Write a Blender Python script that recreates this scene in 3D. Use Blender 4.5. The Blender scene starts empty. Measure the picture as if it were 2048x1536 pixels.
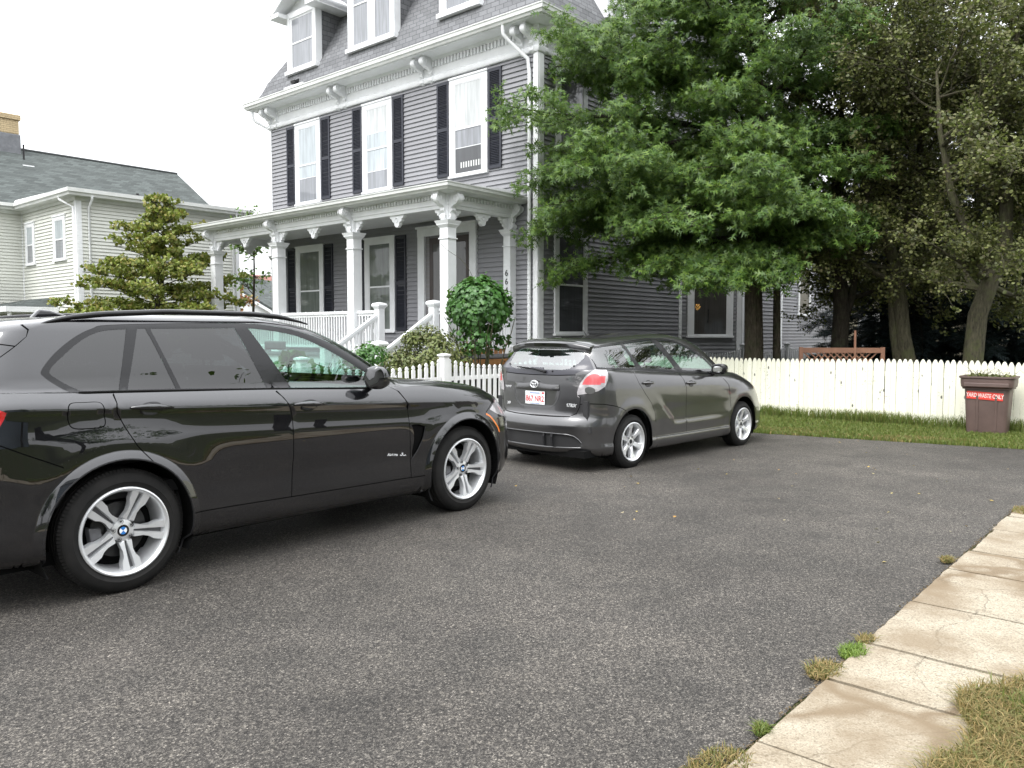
import bpy, math, random
import numpy as np
from mathutils import Vector, Matrix
from mathutils.geometry import delaunay_2d_cdt
R = math.radians
random.seed(4)
rng = np.random.default_rng(7)
SC = bpy.context.scene
COL = SC.collection

# ------------------------------------------------------------------ camera
cam_d = bpy.data.cameras.new('camera')
cam_d.lens = 36 * 1612 / 2048
cam_d.sensor_width = 36
cam_d.clip_start = 0.05
cam_d.clip_end = 2000
cam = bpy.data.objects.new('camera', cam_d)
cam.location = (0, 0, 1.54)
cam.rotation_euler = (R(90 - 3.49), 0, 0)
COL.objects.link(cam)
SC.camera = cam

# ------------------------------------------------------------------ sky, sun, exposure
W = bpy.data.worlds.new('World')
SC.world = W
W.use_nodes = True
nt = W.node_tree
nt.nodes.clear()
sky = nt.nodes.new('ShaderNodeTexSky')
sky.sky_type = 'NISHITA'
sky.sun_disc = False
sky.sun_elevation = R(52)
sky.sun_rotation = R(215)
sky.air_density = 1.0
sky.dust_density = 6.0
hsv = nt.nodes.new('ShaderNodeHueSaturation')          # overcast: the cloud cover takes the blue out of the sky
hsv.inputs['Saturation'].default_value = 0.10
mixw = nt.nodes.new('ShaderNodeMix')
mixw.data_type = 'RGBA'
mixw.inputs[0].default_value = 0.72
mixw.inputs[7].default_value = (15.0, 15.3, 15.8, 1)
bg = nt.nodes.new('ShaderNodeBackground')
bg.inputs['Strength'].default_value = 0.10
out = nt.nodes.new('ShaderNodeOutputWorld')
nt.links.new(sky.outputs[0], hsv.inputs['Color'])
nt.links.new(hsv.outputs[0], mixw.inputs[6])
# overcast luminance: the cloud deck is brighter overhead than at the horizon
tcw = nt.nodes.new('ShaderNodeTexCoord')
sepw = nt.nodes.new('ShaderNodeSeparateXYZ')
nt.links.new(tcw.outputs['Generated'], sepw.inputs[0])
mr = nt.nodes.new('ShaderNodeMapRange')
mr.inputs['From Min'].default_value = 0.0; mr.inputs['From Max'].default_value = 1.0
mr.inputs['To Min'].default_value = 0.72; mr.inputs['To Max'].default_value = 2.1
nt.links.new(sepw.outputs[2], mr.inputs['Value'])
mulw = nt.nodes.new('ShaderNodeVectorMath'); mulw.operation = 'SCALE'
nt.links.new(mixw.outputs[2], mulw.inputs[0]); nt.links.new(mr.outputs[0], mulw.inputs['Scale'])
nt.links.new(mulw.outputs[0], bg.inputs['Color'])
nt.links.new(bg.outputs[0], out.inputs[0])

sun_d = bpy.data.lights.new('sun', 'SUN')
sun_d.energy = 1.1
sun_d.angle = R(25)
sun_d.color = (1.0, 0.975, 0.94)
sun = bpy.data.objects.new('sun', sun_d)
# light comes from behind the camera's left shoulder
sd = Vector((-0.60, -0.62, 1.25)).normalized()
sun.rotation_euler = sd.to_track_quat('Z', 'Y').to_euler()
COL.objects.link(sun)

SC.view_settings.view_transform = 'Standard'
SC.view_settings.look = 'None'
SC.view_settings.exposure = 0.68
SC.view_settings.gamma = 1.0
SC.cycles.max_bounces = 8
SC.cycles.transparent_max_bounces = 16

# ------------------------------------------------------------------ materials
MATS = {}
class NB:
    """small helper to build a node material"""
    def __init__(s, name):
        s.m = bpy.data.materials.new(name)
        s.m.use_nodes = True
        s.t = s.m.node_tree
        s.b = s.t.nodes['Principled BSDF']
        s.o = s.t.nodes['Material Output']
    def n(s, typ, **kw):
        x = s.t.nodes.new(typ)
        for k, v in kw.items():
            setattr(x, k, v)
        return x
    def l(s, a, b):
        s.t.links.new(a, b)
    def coord(s, kind='Object'):
        return s.n('ShaderNodeTexCoord').outputs[kind]
    def mapping(s, vec, scale=(1, 1, 1), rot=(0, 0, 0)):
        m = s.n('ShaderNodeMapping')
        m.inputs['Scale'].default_value = scale
        m.inputs['Rotation'].default_value = rot
        s.l(vec, m.inputs['Vector'])
        return m.outputs[0]
    def noise(s, vec, scale, detail=3, rough=.55, out='Fac'):
        x = s.n('ShaderNodeTexNoise')
        x.inputs['Scale'].default_value = scale
        x.inputs['Detail'].default_value = detail
        x.inputs['Roughness'].default_value = rough
        s.l(vec, x.inputs['Vector'])
        return x.outputs[out]
    def ramp(s, fac, stops, interp='LINEAR'):
        r = s.n('ShaderNodeValToRGB')
        r.color_ramp.interpolation = interp
        e = r.color_ramp.elements
        while len(e) > 1:
            e.remove(e[0])
        e[0].position = stops[0][0]
        e[0].color = col(stops[0][1])
        for p, c in stops[1:]:
            q = e.new(p)
            q.color = col(c)
        s.l(fac, r.inputs[0])
        return r.outputs[0]
    def mix(s, fac, a, b, mode='MIX'):
        x = s.n('ShaderNodeMix', data_type='RGBA', blend_type=mode)
        for i, v in ((0, fac), (6, a), (7, b)):
            if hasattr(v, 'is_linked') or isinstance(v, bpy.types.NodeSocket):
                s.l(v, x.inputs[i])
            elif i == 0:
                x.inputs[0].default_value = v
            else:
                x.inputs[i].default_value = col(v)
        return x.outputs[2]
    def math(s, op, a, b=0.0, clamp=False):
        x = s.n('ShaderNodeMath', operation=op, use_clamp=clamp)
        for i, v in ((0, a), (1, b)):
            if isinstance(v, bpy.types.NodeSocket):
                s.l(v, x.inputs[i])
            else:
                x.inputs[i].default_value = v
        return x.outputs[0]
    def bump(s, h, strength=.3, dist=.01):
        x = s.n('ShaderNodeBump')
        x.inputs['Strength'].default_value = strength
        x.inputs['Distance'].default_value = dist
        s.l(h, x.inputs['Height'])
        s.l(x.outputs[0], s.b.inputs['Normal'])
        return x
    def set(s, **kw):
        names = dict(c='Base Color', r='Roughness', m='Metallic', spec='Specular IOR Level', coat='Coat Weight',
                     coatr='Coat Roughness', ior='IOR', sub='Subsurface Weight', tr='Transmission Weight')
        for k, v in kw.items():
            i = s.b.inputs[names[k]]
            if isinstance(v, bpy.types.NodeSocket):
                s.l(v, i)
            elif k == 'c':
                i.default_value = col(v)
            else:
                i.default_value = v
        return s.m

def col(c):
    if isinstance(c, (int, float)):
        c = (c, c, c)
    return (c[0], c[1], c[2], 1.0)

def flat(name, c, r=.5, m=0.0, spec=.5, coat=0.0, coatr=.03, var=.0, vscale=6, bump=0.0, bscale=60):
    """plain procedural material: colour with a little noise variation and fine bump"""
    if name in MATS:
        return MATS[name]
    nb = NB(name)
    nb.set(c=c, r=r, m=m, spec=spec, coat=coat, coatr=coatr)
    if var > 0:
        v = nb.coord()
        f = nb.noise(v, vscale, 5, .6)
        c = col(c)[:3]
        cc = nb.ramp(f, [(.25, tuple(x * (1 - var) for x in c)), (.75, tuple(min(1, x * (1 + var)) for x in c))])
        nb.set(c=cc)
    if bump > 0:
        v = nb.coord()
        nb.bump(nb.noise(v, bscale, 4, .6), bump, .004)
    MATS[name] = nb.m
    return nb.m

def glass(name, tint=(.75, .85, .82), ior=1.5, rough=.0, refl=1.0):
    nb = NB(name)
    nb.t.nodes.remove(nb.b)
    tr = nb.n('ShaderNodeBsdfTransparent')
    tr.inputs[0].default_value = col(tint)
    gl = nb.n('ShaderNodeBsdfGlossy')
    gl.inputs['Roughness'].default_value = rough
    lw = nb.n('ShaderNodeLayerWeight')                 # same reflectance from either side of a thin pane
    lw.inputs['Blend'].default_value = .5
    f = nb.math('MULTIPLY_ADD', nb.math('POWER', lw.outputs['Facing'], 5.0), .9)
    f.node.inputs[2].default_value = .075 * refl
    mx = nb.n('ShaderNodeMixShader')
    nb.l(f, mx.inputs[0])
    nb.l(tr.outputs[0], mx.inputs[1])
    nb.l(gl.outputs[0], mx.inputs[2])
    nb.l(mx.outputs[0], nb.o.inputs[0])
    MATS[name] = nb.m
    return nb.m

# ------------------------------------------------------------------ objects
def tag(o, label=None, cat=None, group=None, kind=None):
    if label: o['label'] = label
    if cat: o['category'] = cat
    if group: o['group'] = group
    if kind: o['kind'] = kind
    return o

def empty(name, loc=(0, 0, 0), rz=0.0, label=None, cat=None, group=None):
    o = bpy.data.objects.new(name, None)
    o.empty_display_size = .2
    o.location = loc
    o.rotation_euler = (0, 0, rz)
    COL.objects.link(o)
    return tag(o, label, cat, group)

def mesh_obj(name, V, F, mats, parent=None, fm=None, smooth=False, normals=None, loc=None):
    me = bpy.data.meshes.new(name)
    V = np.asarray(V, dtype=np.float32).reshape(-1, 3)
    if isinstance(F, np.ndarray):
        k = F.shape[1]
        n = len(F)
        me.vertices.add(len(V))
        me.vertices.foreach_set('co', V.ravel())
        me.loops.add(n * k)
        me.loops.foreach_set('vertex_index', F.ravel().astype(np.int32))
        me.polygons.add(n)
        me.polygons.foreach_set('loop_start', np.arange(0, n * k, k, dtype=np.int32))
        me.update(calc_edges=True)
    else:
        me.from_pydata(V.tolist(), [], F)
        me.update()
    if not isinstance(mats, (list, tuple)):
        mats = [mats]
    for m in mats:
        me.materials.append(m)
    if fm is not None:
        me.polygons.foreach_set('material_index', np.asarray(fm, dtype=np.int32))
    if smooth is True:
        me.polygons.foreach_set('use_smooth', np.ones(len(me.polygons), dtype=bool))
    elif smooth:
        me.polygons.foreach_set('use_smooth', np.ones(len(me.polygons), dtype=bool))
        me.set_sharp_from_angle(angle=R(smooth))
    if normals is not None:
        me.polygons.foreach_set('use_smooth', np.ones(len(me.polygons), dtype=bool))
        me.normals_split_custom_set_from_vertices(np.asarray(normals, dtype=np.float32).tolist())
    o = bpy.data.objects.new(name, me)
    if parent is not None:
        o.parent = parent
    if loc is not None:
        o.location = loc
    COL.objects.link(o)
    return o

def copy_tree(o, parent=None, loc=None, rz=None):
    c = o.copy()
    COL.objects.link(c)
    if parent is not None:
        c.parent = parent
    if loc is not None:
        c.location = loc
    if rz is not None:
        c.rotation_euler = (0, 0, rz)
    for ch in list(o.children):
        copy_tree(ch, c)
    return c

class Frame:
    """local wall frame: a along the wall, o outwards, z up"""
    def __init__(s, org=(0, 0, 0), a=(1, 0, 0), o=(0, -1, 0), up=(0, 0, 1)):
        s.g = Vector(org); s.a = Vector(a); s.o = Vector(o); s.z = Vector(up)
        s.flip = s.a.cross(s.o).dot(s.z) < 0
    def __call__(s, a, o, z):
        return s.g + s.a * a + s.o * o + s.z * z
ID = Frame((0, 0, 0), (1, 0, 0), (0, 1, 0))

class MB:
    def __init__(s, fr=ID):
        s.V = []; s.F = []; s.M = []; s.fr = fr
    def add(s, pts, faces, mi=0):
        b = len(s.V)
        s.V += [tuple(s.fr(*p)) for p in pts]
        for f in faces:
            s.F.append([b + i for i in (reversed(f) if s.fr.flip else f)])
            s.M.append(mi)
    def box(s, x0, x1, y0, y1, z0, z1, mi=0):
        if x0 > x1: x0, x1 = x1, x0
        if y0 > y1: y0, y1 = y1, y0
        if z0 > z1: z0, z1 = z1, z0
        p = [(x0, y0, z0), (x1, y0, z0), (x1, y1, z0), (x0, y1, z0), (x0, y0, z1), (x1, y0, z1), (x1, y1, z1), (x0, y1, z1)]
        s.add(p, [(3, 2, 1, 0), (4, 5, 6, 7), (0, 1, 5, 4), (1, 2, 6, 5), (2, 3, 7, 6), (3, 0, 4, 7)], mi)
        return s
    def frus(s, cx, cy, z0, z1, a0, b0, a1, b1, mi=0):
        """box whose half sizes change from (a0,b0) at z0 to (a1,b1) at z1"""
        p = [(cx + i * a, cy + j * b, z) for (a, b, z) in ((a0, b0, z0), (a1, b1, z1)) for (i, j) in ((-1, -1), (1, -1), (1, 1), (-1, 1))]
        s.add(p, [(3, 2, 1, 0), (4, 5, 6, 7), (0, 1, 5, 4), (1, 2, 6, 5), (2, 3, 7, 6), (3, 0, 4, 7)], mi)
        return s
    def prism(s, poly, axis, t0, t1, mi=0):
        """extrude a 2D polygon; axis 'x': poly=(y,z) ; 'y': poly=(x,z) ; 'z': poly=(x,y)"""
        ar = sum(poly[i][0] * poly[(i + 1) % len(poly)][1] - poly[(i + 1) % len(poly)][0] * poly[i][1] for i in range(len(poly)))
        if (ar < 0) != (axis == 'y'):
            poly = poly[::-1]
        mk = {'x': lambda p, t: (t, p[0], p[1]), 'y': lambda p, t: (p[0], t, p[1]), 'z': lambda p, t: (p[0], p[1], t)}[axis]
        n = len(poly)
        if t0 > t1: t0, t1 = t1, t0
        P = [mk(p, t0) for p in poly] + [mk(p, t1) for p in poly]
        F = [tuple(range(n - 1, -1, -1)), tuple(range(n, 2 * n))] + [(i, (i + 1) % n, n + (i + 1) % n, n + i) for i in range(n)]
        s.add(P, F, mi)
        return s
    def tube(s, path, r, n=8, mi=0, cap=True):
        path = [Vector(p) for p in path]
        rs = r if isinstance(r, (list, tuple)) else [r] * len(path)
        up = Vector((0, 0, 1))
        rings = []
        prev = None
        for i, p in enumerate(path):
            d = (path[min(i + 1, len(path) - 1)] - path[max(i - 1, 0)])
            if d.length < 1e-9: d = Vector((0, 0, 1))
            d.normalize()
            if prev is None:
                x = d.cross(up)
                if x.length < .05: x = d.cross(Vector((1, 0, 0)))
            else:
                x = prev - d * prev.dot(d)
            x.normalize(); prev = x
            y = d.cross(x)
            rings.append([p + x * (rs[i] * math.cos(2 * math.pi * k / n)) + y * (rs[i] * math.sin(2 * math.pi * k / n)) for k in range(n)])
        P = [tuple(q) for rg in rings for q in rg]
        F = []
        for i in range(len(path) - 1):
            for k in range(n):
                a, b = i * n + k, i * n + (k + 1) % n
                F.append((a, b, b + n, a + n))
        if cap:
            F.append(tuple(range(n - 1, -1, -1)))
            F.append(tuple(range((len(path) - 1) * n, len(path) * n)))
        s.add(P, F, mi)
        return s
    def lathe(s, prof, c=(0, 0, 0), n=32, axis='z', mi=0, close=False):
        """prof = list of (r, h)"""
        P = []
        for (r, h) in prof:
            for k in range(n):
                t = 2 * math.pi * k / n
                x, y = r * math.cos(t), r * math.sin(t)
                if axis == 'z': P.append((c[0] + x, c[1] + y, c[2] + h))
                elif axis == 'y': P.append((c[0] + x, c[1] + h, c[2] + y))
                else: P.append((c[0] + h, c[1] + x, c[2] + y))
        F = []
        m = len(prof)
        for i in range(m - 1 if not close else m):
            j = (i + 1) % m
            for k in range(n):
                a, b = i * n + k, i * n + (k + 1) % n
                c2, d = j * n + (k + 1) % n, j * n + k
                F.append((a, b, c2, d) if axis != 'y' else (d, c2, b, a))
        s.add(P, F, mi)
        return s
    def build(s, name, mats, parent=None, smooth=False, bevel=0, loc=None):
        o = mesh_obj(name, s.V, s.F, mats, parent, s.M, smooth, loc=loc)
        if bevel:
            b = o.modifiers.new('bevel', 'BEVEL')
            b.width = bevel
            b.segments = 2
            b.limit_method = 'ANGLE'
        return o

def text_mesh(name, txt, size, mat, parent=None, mw=None, extrude=.002, align='CENTER', bold=0.0, shear=0.0, sx=1.0):
    cu = bpy.data.curves.new(name, 'FONT')
    cu.body = txt; cu.size = size; cu.extrude = extrude; cu.align_x = align; cu.align_y = 'CENTER'
    cu.offset = bold; cu.shear = shear
    tmp = bpy.data.objects.new('tmp', cu)
    me = bpy.data.meshes.new_from_object(tmp)
    bpy.data.objects.remove(tmp)
    me.materials.append(mat)
    for v in me.vertices:
        v.co.x *= sx
    if mw is not None:
        me.transform(mw)
    o = bpy.data.objects.new(name, me)
    COL.objects.link(o)
    if parent is not None: o.parent = parent
    return o

def axes(org, x, y, z):
    """matrix from three axes"""
    m = Matrix.Identity(4)
    for i, v in enumerate((x, y, z)):
        for k in range(3): m[k][i] = v[k]
    for k in range(3): m[k][3] = org[k]
    return m

HAZ = R(40.85)
HC = Vector((.59, 18.7, 0))                     # front corner of the grey house
HU = Vector((math.sin(HAZ), math.cos(HAZ), 0))
HW = Vector((math.cos(HAZ), -math.sin(HAZ), 0))
def hw(x, d, z=0.0):
    """house axes (x along the facade, d into the lot) -> world"""
    return HC + HW * x + HU * d + Vector((0, 0, z))
# ------------------------------------------------------------------ shared materials
def siding_mat(name, c, rough=.55):
    nb = NB(name)
    v = nb.coord()
    f = nb.noise(v, 1.3, 4, .6)
    g = nb.noise(nb.mapping(v, (2, 2, 40)), 3, 3, .6)
    base = nb.ramp(f, [(.3, tuple(x * .90 for x in c)), (.7, tuple(x * 1.08 for x in c))])
    nb.set(c=nb.mix(.25, base, nb.ramp(g, [(.35, tuple(x * .85 for x in c)), (.65, tuple(x * 1.1 for x in c))])), r=rough, spec=.35)
    nb.bump(nb.noise(nb.mapping(v, (3, 3, 60)), 12, 3), .08, .003)
    MATS[name] = nb.m
    return nb.m
M_SID = siding_mat('grey vinyl siding', (.250, .250, .264))
M_CREAM = siding_mat('cream vinyl siding', (.60, .608, .56))
def white_mat(name, c=(.78, .79, .80), dirt=.10, rough=.42):
    nb = NB(name)
    v = nb.coord()
    f = nb.noise(v, 2.2, 6, .65)
    g = nb.noise(nb.mapping(v, (6, 6, 1)), 5, 4, .6)
    a = nb.ramp(f, [(.35, tuple(x * (1 - dirt) for x in c)), (.6, c)])
    nb.set(c=nb.mix(nb.ramp(g, [(.55, 0), (.85, .35)]), a, tuple(x * .82 for x in c)), r=rough, spec=.4)
    nb.bump(nb.noise(v, 90, 3), .05, .002)
    MATS[name] = nb.m
    return nb.m
M_WHITE = white_mat('white trim paint')
M_GUT = white_mat('gutter white', (.66, .67, .65), .14, .38)
M_SHUT = flat('navy black shutter', (.018, .020, .030), .45, var=.2, vscale=9)
M_DARK = flat('dark void', (.010, .010, .011), .8)

def pane_mat(name, c, rough=.04):
    nb = NB(name)
    v = nb.coord()
    f = nb.noise(nb.mapping(v, (9, 9, .6)), 1.6, 4, .6)
    g = nb.noise(v, .9, 2, .5)
    cc = nb.mix(nb.ramp(g, [(.4, 0), (.65, .6)]), nb.ramp(f, [(.35, tuple(x * .7 for x in c)), (.65, tuple(min(1, x * 1.2) for x in c))]), tuple(x * .75 for x in c))
    nb.set(c=cc, r=.5, spec=.5, coat=1.0, coatr=rough)
    nb.b.inputs['Coat IOR'].default_value = 1.55
    bm = nb.n('ShaderNodeBump'); bm.inputs['Strength'].default_value = .12; bm.inputs['Distance'].default_value = .02
    nb.l(nb.noise(v, 1.7, 1), bm.inputs['Height']); nb.l(bm.outputs[0], nb.b.inputs['Coat Normal'])
    MATS[name] = nb.m
    return nb.m
M_PDARK = pane_mat('window pane dark room', (.035, .038, .042))
M_PCURT = pane_mat('window pane with lace curtain', (.12, .14, .125))
M_PBLIND = pane_mat('window pane with pale blind', (.40, .445, .47))
M_PWHITE = pane_mat('window pane with white shade', (.52, .54, .54))
M_PGREY = pane_mat('window pane grey interior', (.22, .23, .25))

def shingle_mat(name, c, sx=.28, sz=.125, contrast=.35, mortar=.018, zs=1.0):
    nb = NB(name)
    v = nb.coord()
    sp = nb.n('ShaderNodeSeparateXYZ'); nb.l(v, sp.inputs[0])
    cb = nb.n('ShaderNodeCombineXYZ')
    nb.l(nb.math('ADD', sp.outputs[0], sp.outputs[1]), cb.inputs[0])
    nb.l(nb.math('MULTIPLY', sp.outputs[2], zs), cb.inputs[1])
    # wobble so the courses are not ruler straight
    wob = nb.n('ShaderNodeVectorMath', operation='ADD')
    nz = nb.n('ShaderNodeTexNoise'); nz.inputs['Scale'].default_value = 4; nb.l(v, nz.inputs['Vector'])
    sc = nb.n('ShaderNodeVectorMath', operation='SCALE'); sc.inputs['Scale'].default_value = .03
    nb.l(nz.outputs['Color'], sc.inputs[0]); nb.l(cb.outputs[0], wob.inputs[0]); nb.l(sc.outputs[0], wob.inputs[1])
    br = nb.n('ShaderNodeTexBrick')
    br.inputs['Scale'].default_value = 1
    br.inputs['Mortar Size'].default_value = mortar * .5
    br.inputs['Mortar Smooth'].default_value = .3
    br.inputs['Brick Width'].default_value = sx
    br.inputs['Row Height'].default_value = sz
    br.inputs['Bias'].default_value = 0
    br.inputs['Color1'].default_value = col(tuple(x * (1 - contrast) for x in c))
    br.inputs['Color2'].default_value = col(tuple(x * (1 + contrast) for x in c))
    br.inputs['Mortar'].default_value = col(tuple(x * .22 for x in c))
    nb.l(wob.outputs[0], br.inputs['Vector'])
    gr = nb.noise(v, 60, 4, .7)
    nb.set(c=nb.mix(.35, br.outputs['Color'], nb.ramp(gr, [(.3, tuple(x * .5 for x in c)), (.7, tuple(x * 1.5 for x in c))])), r=.85, spec=.25)
    nb.bump(nb.math('SUBTRACT', nb.math('MULTIPLY', gr, .3), br.outputs['Fac']), .6, .012)
    MATS[name] = nb.m
    return nb.m
M_MANS = shingle_mat('slate grey mansard shingles', (.165, .168, .175), .26, .14, .22)
M_ROOFG = shingle_mat('green grey roof shingles', (.070, .080, .077), .34, .085, .42, .008)

# ------------------------------------------------------------------ the setting: ground
def asphalt():
    nb = NB('driveway asphalt')
    v = nb.coord()
    vo = nb.n('ShaderNodeTexVoronoi'); vo.inputs['Scale'].default_value = 175; nb.l(v, vo.inputs['Vector'])
    bw = nb.n('ShaderNodeRGBToBW'); nb.l(vo.outputs['Color'], bw.inputs[0])
    stones = nb.ramp(bw.outputs[0], [(.0, (.016, .016, .016)), (.32, (.034, .033, .032)), (.52, (.072, .070, .067)), (.68, (.115, .112, .107)), (.84, (.20, .195, .18)), (.95, (.36, .35, .33))])
    vo2 = nb.n('ShaderNodeTexVoronoi'); vo2.inputs['Scale'].default_value = 60; nb.l(v, vo2.inputs['Vector'])
    bw2 = nb.n('ShaderNodeRGBToBW'); nb.l(vo2.outputs['Color'], bw2.inputs[0])
    st2 = nb.ramp(bw2.outputs[0], [(.0, (.05, .048, .045)), (.8, (.075, .07, .068)), (.93, (.26, .25, .22))])
    c = nb.mix(.22, stones, st2)
    c = nb.mix(1.0, c, nb.ramp(nb.noise(v, 55, 2, .6), [(.32, (.62, .61, .60)), (.5, (.98, .97, .96)), (.68, (1.5, 1.47, 1.42))]), 'MULTIPLY')
    big = nb.noise(v, .35, 5, .62)
    mid = nb.noise(v, 2.2, 5, .6)
    c = nb.mix(1.0, c, nb.ramp(big, [(.3, (.50, .49, .485)), (.5, (.76, .75, .74)), (.68, (1.02, 1.0, .98))]), 'MULTIPLY')
    c = nb.mix(1.0, c, nb.ramp(mid, [(.3, (.80, .78, .755)), (.7, (1.20, 1.155, 1.10))]), 'MULTIPLY')
    nb.set(c=c, r=nb.ramp(nb.noise(v, 1.1, 4, .6), [(.35, .60), (.65, .80)]), spec=.28)
    h = nb.math('ADD', vo.outputs['Distance'], nb.math('MULTIPLY', nb.noise(v, 260, 3, .7), .6))
    nb.bump(h, .75, .006)
    MATS[nb.m.name] = nb.m
    return nb.m
M_ASPH = asphalt()

def soil():
    nb = NB('lawn soil and thatch')
    v = nb.coord()
    f = nb.noise(v, 3, 6, .65)
    g = nb.noise(v, 35, 5, .7)
    a = nb.ramp(g, [(.3, (.025, .026, .012)), (.55, (.050, .056, .022)), (.75, (.085, .078, .036))])
    nb.set(c=nb.mix(nb.ramp(f, [(.45, 0), (.62, 1)]), a, (.036, .052, .016)), r=.95, spec=.1)
    nb.bump(g, .8, .03)
    return nb.m
M_SOIL = soil()

def concrete():
    nb = NB('old sidewalk concrete')
    v = nb.coord()
    f = nb.noise(v, 1.6, 6, .6)
    g = nb.noise(v, 55, 4, .75)
    vo = nb.n('ShaderNodeTexVoronoi'); vo.inputs['Scale'].default_value = 130; nb.l(v, vo.inputs['Vector'])
    bw = nb.n('ShaderNodeRGBToBW'); nb.l(vo.outputs['Color'], bw.inputs[0])
    base = nb.ramp(g, [(.25, (.16, .145, .12)), (.5, (.285, .262, .225)), (.8, (.36, .335, .29))])
    base = nb.mix(.5, base, nb.ramp(bw.outputs[0], [(0.1, (.09, .08, .065)), (.3, (.26, .24, .205)), (.9, (.38, .355, .305))]))
    stain = nb.ramp(f, [(.44, 0), (.60, 1)])
    base = nb.mix(1.0, base, (1.0, .965, .885), 'MULTIPLY')
    wv = nb.n('ShaderNodeVectorMath', operation='ADD'); nz = nb.n('ShaderNodeTexNoise'); nz.inputs['Scale'].default_value = 2.2; nz.inputs['Detail'].default_value = 5; nb.l(v, nz.inputs['Vector'])
    sc = nb.n('ShaderNodeVectorMath', operation='SCALE'); sc.inputs['Scale'].default_value = .5; nb.l(nz.outputs['Color'], sc.inputs[0]); nb.l(v, wv.inputs[0]); nb.l(sc.outputs[0], wv.inputs[1])
    vc = nb.n('ShaderNodeTexVoronoi', feature='DISTANCE_TO_EDGE'); vc.inputs['Scale'].default_value = 1.15; nb.l(wv.outputs[0], vc.inputs['Vector'])
    mud = nb.math('MULTIPLY', nb.ramp(vc.outputs['Distance'], [(.012, 1), (.075, 0)]), nb.ramp(nb.noise(v, .9, 3, .5), [(.36, 0), (.50, .9)]))
    base = nb.mix(mud, base, (.14, .105, .068))
    v2 = nb.n('ShaderNodeTexVoronoi', feature='DISTANCE_TO_EDGE'); v2.inputs['Scale'].default_value = .8; nb.l(nb.mapping(wv.outputs[0], (1, 1, 1), (0, 0, .6)), v2.inputs['Vector'])
    base = nb.mix(nb.math('MULTIPLY', nb.ramp(v2.outputs['Distance'], [(.0015, 1), (.0045, 0)]), .55), base, (.05, .042, .03))
    grit = nb.noise(v, 130, 2, .8)
    base = nb.mix(1.0, base, nb.ramp(grit, [(.3, (.62, .60, .57)), (.5, (1.05, 1.04, 1.02)), (.7, (1.3, 1.3, 1.3))]), 'MULTIPLY')
    nb.set(c=nb.mix(nb.math('MULTIPLY', stain, .75), base, (.17, .13, .085)), r=.9, spec=.2)
    nb.bump(g, .5, .006)
    return nb.m
M_CONC = concrete()

def sheet(name, pts, z, mat, kind='structure', sub=0):
    V = [(p.x, p.y, z) for p in pts]
    o = mesh_obj(name, V, [list(range(len(V)))], mat)
    return tag(o, kind=kind)

g = 900
o = mesh_obj('ground', [(-g, -g, 0), (g, -g, 0), (g, g, 0), (-g, g, 0)], [[0, 1, 2, 3]], M_SOIL); tag(o, kind='structure')
# driveway: ragged asphalt sheet laid 4 mm above the ground
def ragged(p0, p1, n, amp):
    out = []
    for i in range(n):
        t = i / n
        p = p0.lerp(p1, t)
        q = (p1 - p0).normalized()
        nrm = Vector((-q.y, q.x, 0))
        out.append(p + nrm * random.uniform(-amp, amp) * (0 if i == 0 else 1))
    return out
dr = []
dr += ragged(hw(2.1, -30), hw(2.1, -3.0), 4, 0)
dr += ragged(hw(2.1, -3.0), hw(6.6, -2.52), 30, .03)
dr += ragged(hw(6.6, -2.52), hw(9.9, -1.92), 30, .035)
dr += ragged(hw(9.9, -1.92), hw(16, -1.1), 24, .03)
dr += ragged(hw(16, -1.1), hw(16, -6.3), 2, 0)
dr += ragged(hw(16, -6.3), hw(10.55, -6.3), 2, 0)
dr += ragged(hw(10.55, -6.3), hw(10.55, -14.6), 60, .018)
dr += ragged(hw(10.55, -14.6), hw(10.55, -30), 4, 0)
sheet('driveway', dr, .004, M_ASPH)
# street in front of the lots (behind the camera)
sheet('road', [hw(-60, -22), hw(70, -22), hw(70, -31), hw(-60, -31)], .008, M_ASPH)

# concrete walk: separate slabs with open joints, one structure
random.seed(11)
wk = MB(Frame(HC, HW, HU))
js = [-6.42, -6.76, -7.36, -8.19, -8.78, -9.63, -10.45, -10.99, -11.72, -12.4, -13.1, -13.8, -14.6, -15.5]
for i in range(len(js) - 1):
    a, b = js[i], js[i + 1]
    t = .004 + random.uniform(0, .006)
    gp = .011
    x0 = 10.565 + random.uniform(-.012, .012)
    sk = .035
    P = [(x0, a - gp, 0), (x0, b + gp, 0), (12.05, b + gp - sk, 0), (12.05, a - gp - sk, 0)]
    # slightly irregular edges
    top = []
    for k in range(4):
        p, q = P[k], P[(k + 1) % 4]
        for s_ in range(8):
            f = s_ / 8
            j = 0 if s_ == 0 else 1
            top.append((p[0] + (q[0] - p[0]) * f + j * random.uniform(-.006, .006), p[1] + (q[1] - p[1]) * f + j * random.uniform(-.006, .006)))
    wk.prism(top, 'z', -.05, .018 + t)
o = wk.build('sidewalk', M_CONC)
tag(o, kind='structure')
# ------------------------------------------------------------------ building helpers
FF = Frame((0, 0, 0), (1, 0, 0), (0, -1, 0))
def siding(name, fr, a0, a1, z0, z1, mat, parent, ex=.1143, o0=0.0, gable=None):
    mb = MB(fr)
    z = z0
    while z < z1 - .01:
        zt = min(z + ex, z1)
        A0 = A1 = 0
        l, r_ = a0, a1
        if gable:
            l = a0 + gable * max(0, (z - z0)); r_ = a1 - gable * max(0, (z - z0))
        mb.add([(l, o0 + .036, z), (r_, o0 + .036, z), (r_, o0 + .004, zt), (l, o0 + .004, zt), (l, o0 + .004, z), (r_, o0 + .004, z)],
               [(0, 1, 2, 3), (4, 5, 1, 0), (0, 3, 4), (1, 5, 2)])
        z = zt
    return mb.build(name, mat, parent)

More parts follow.
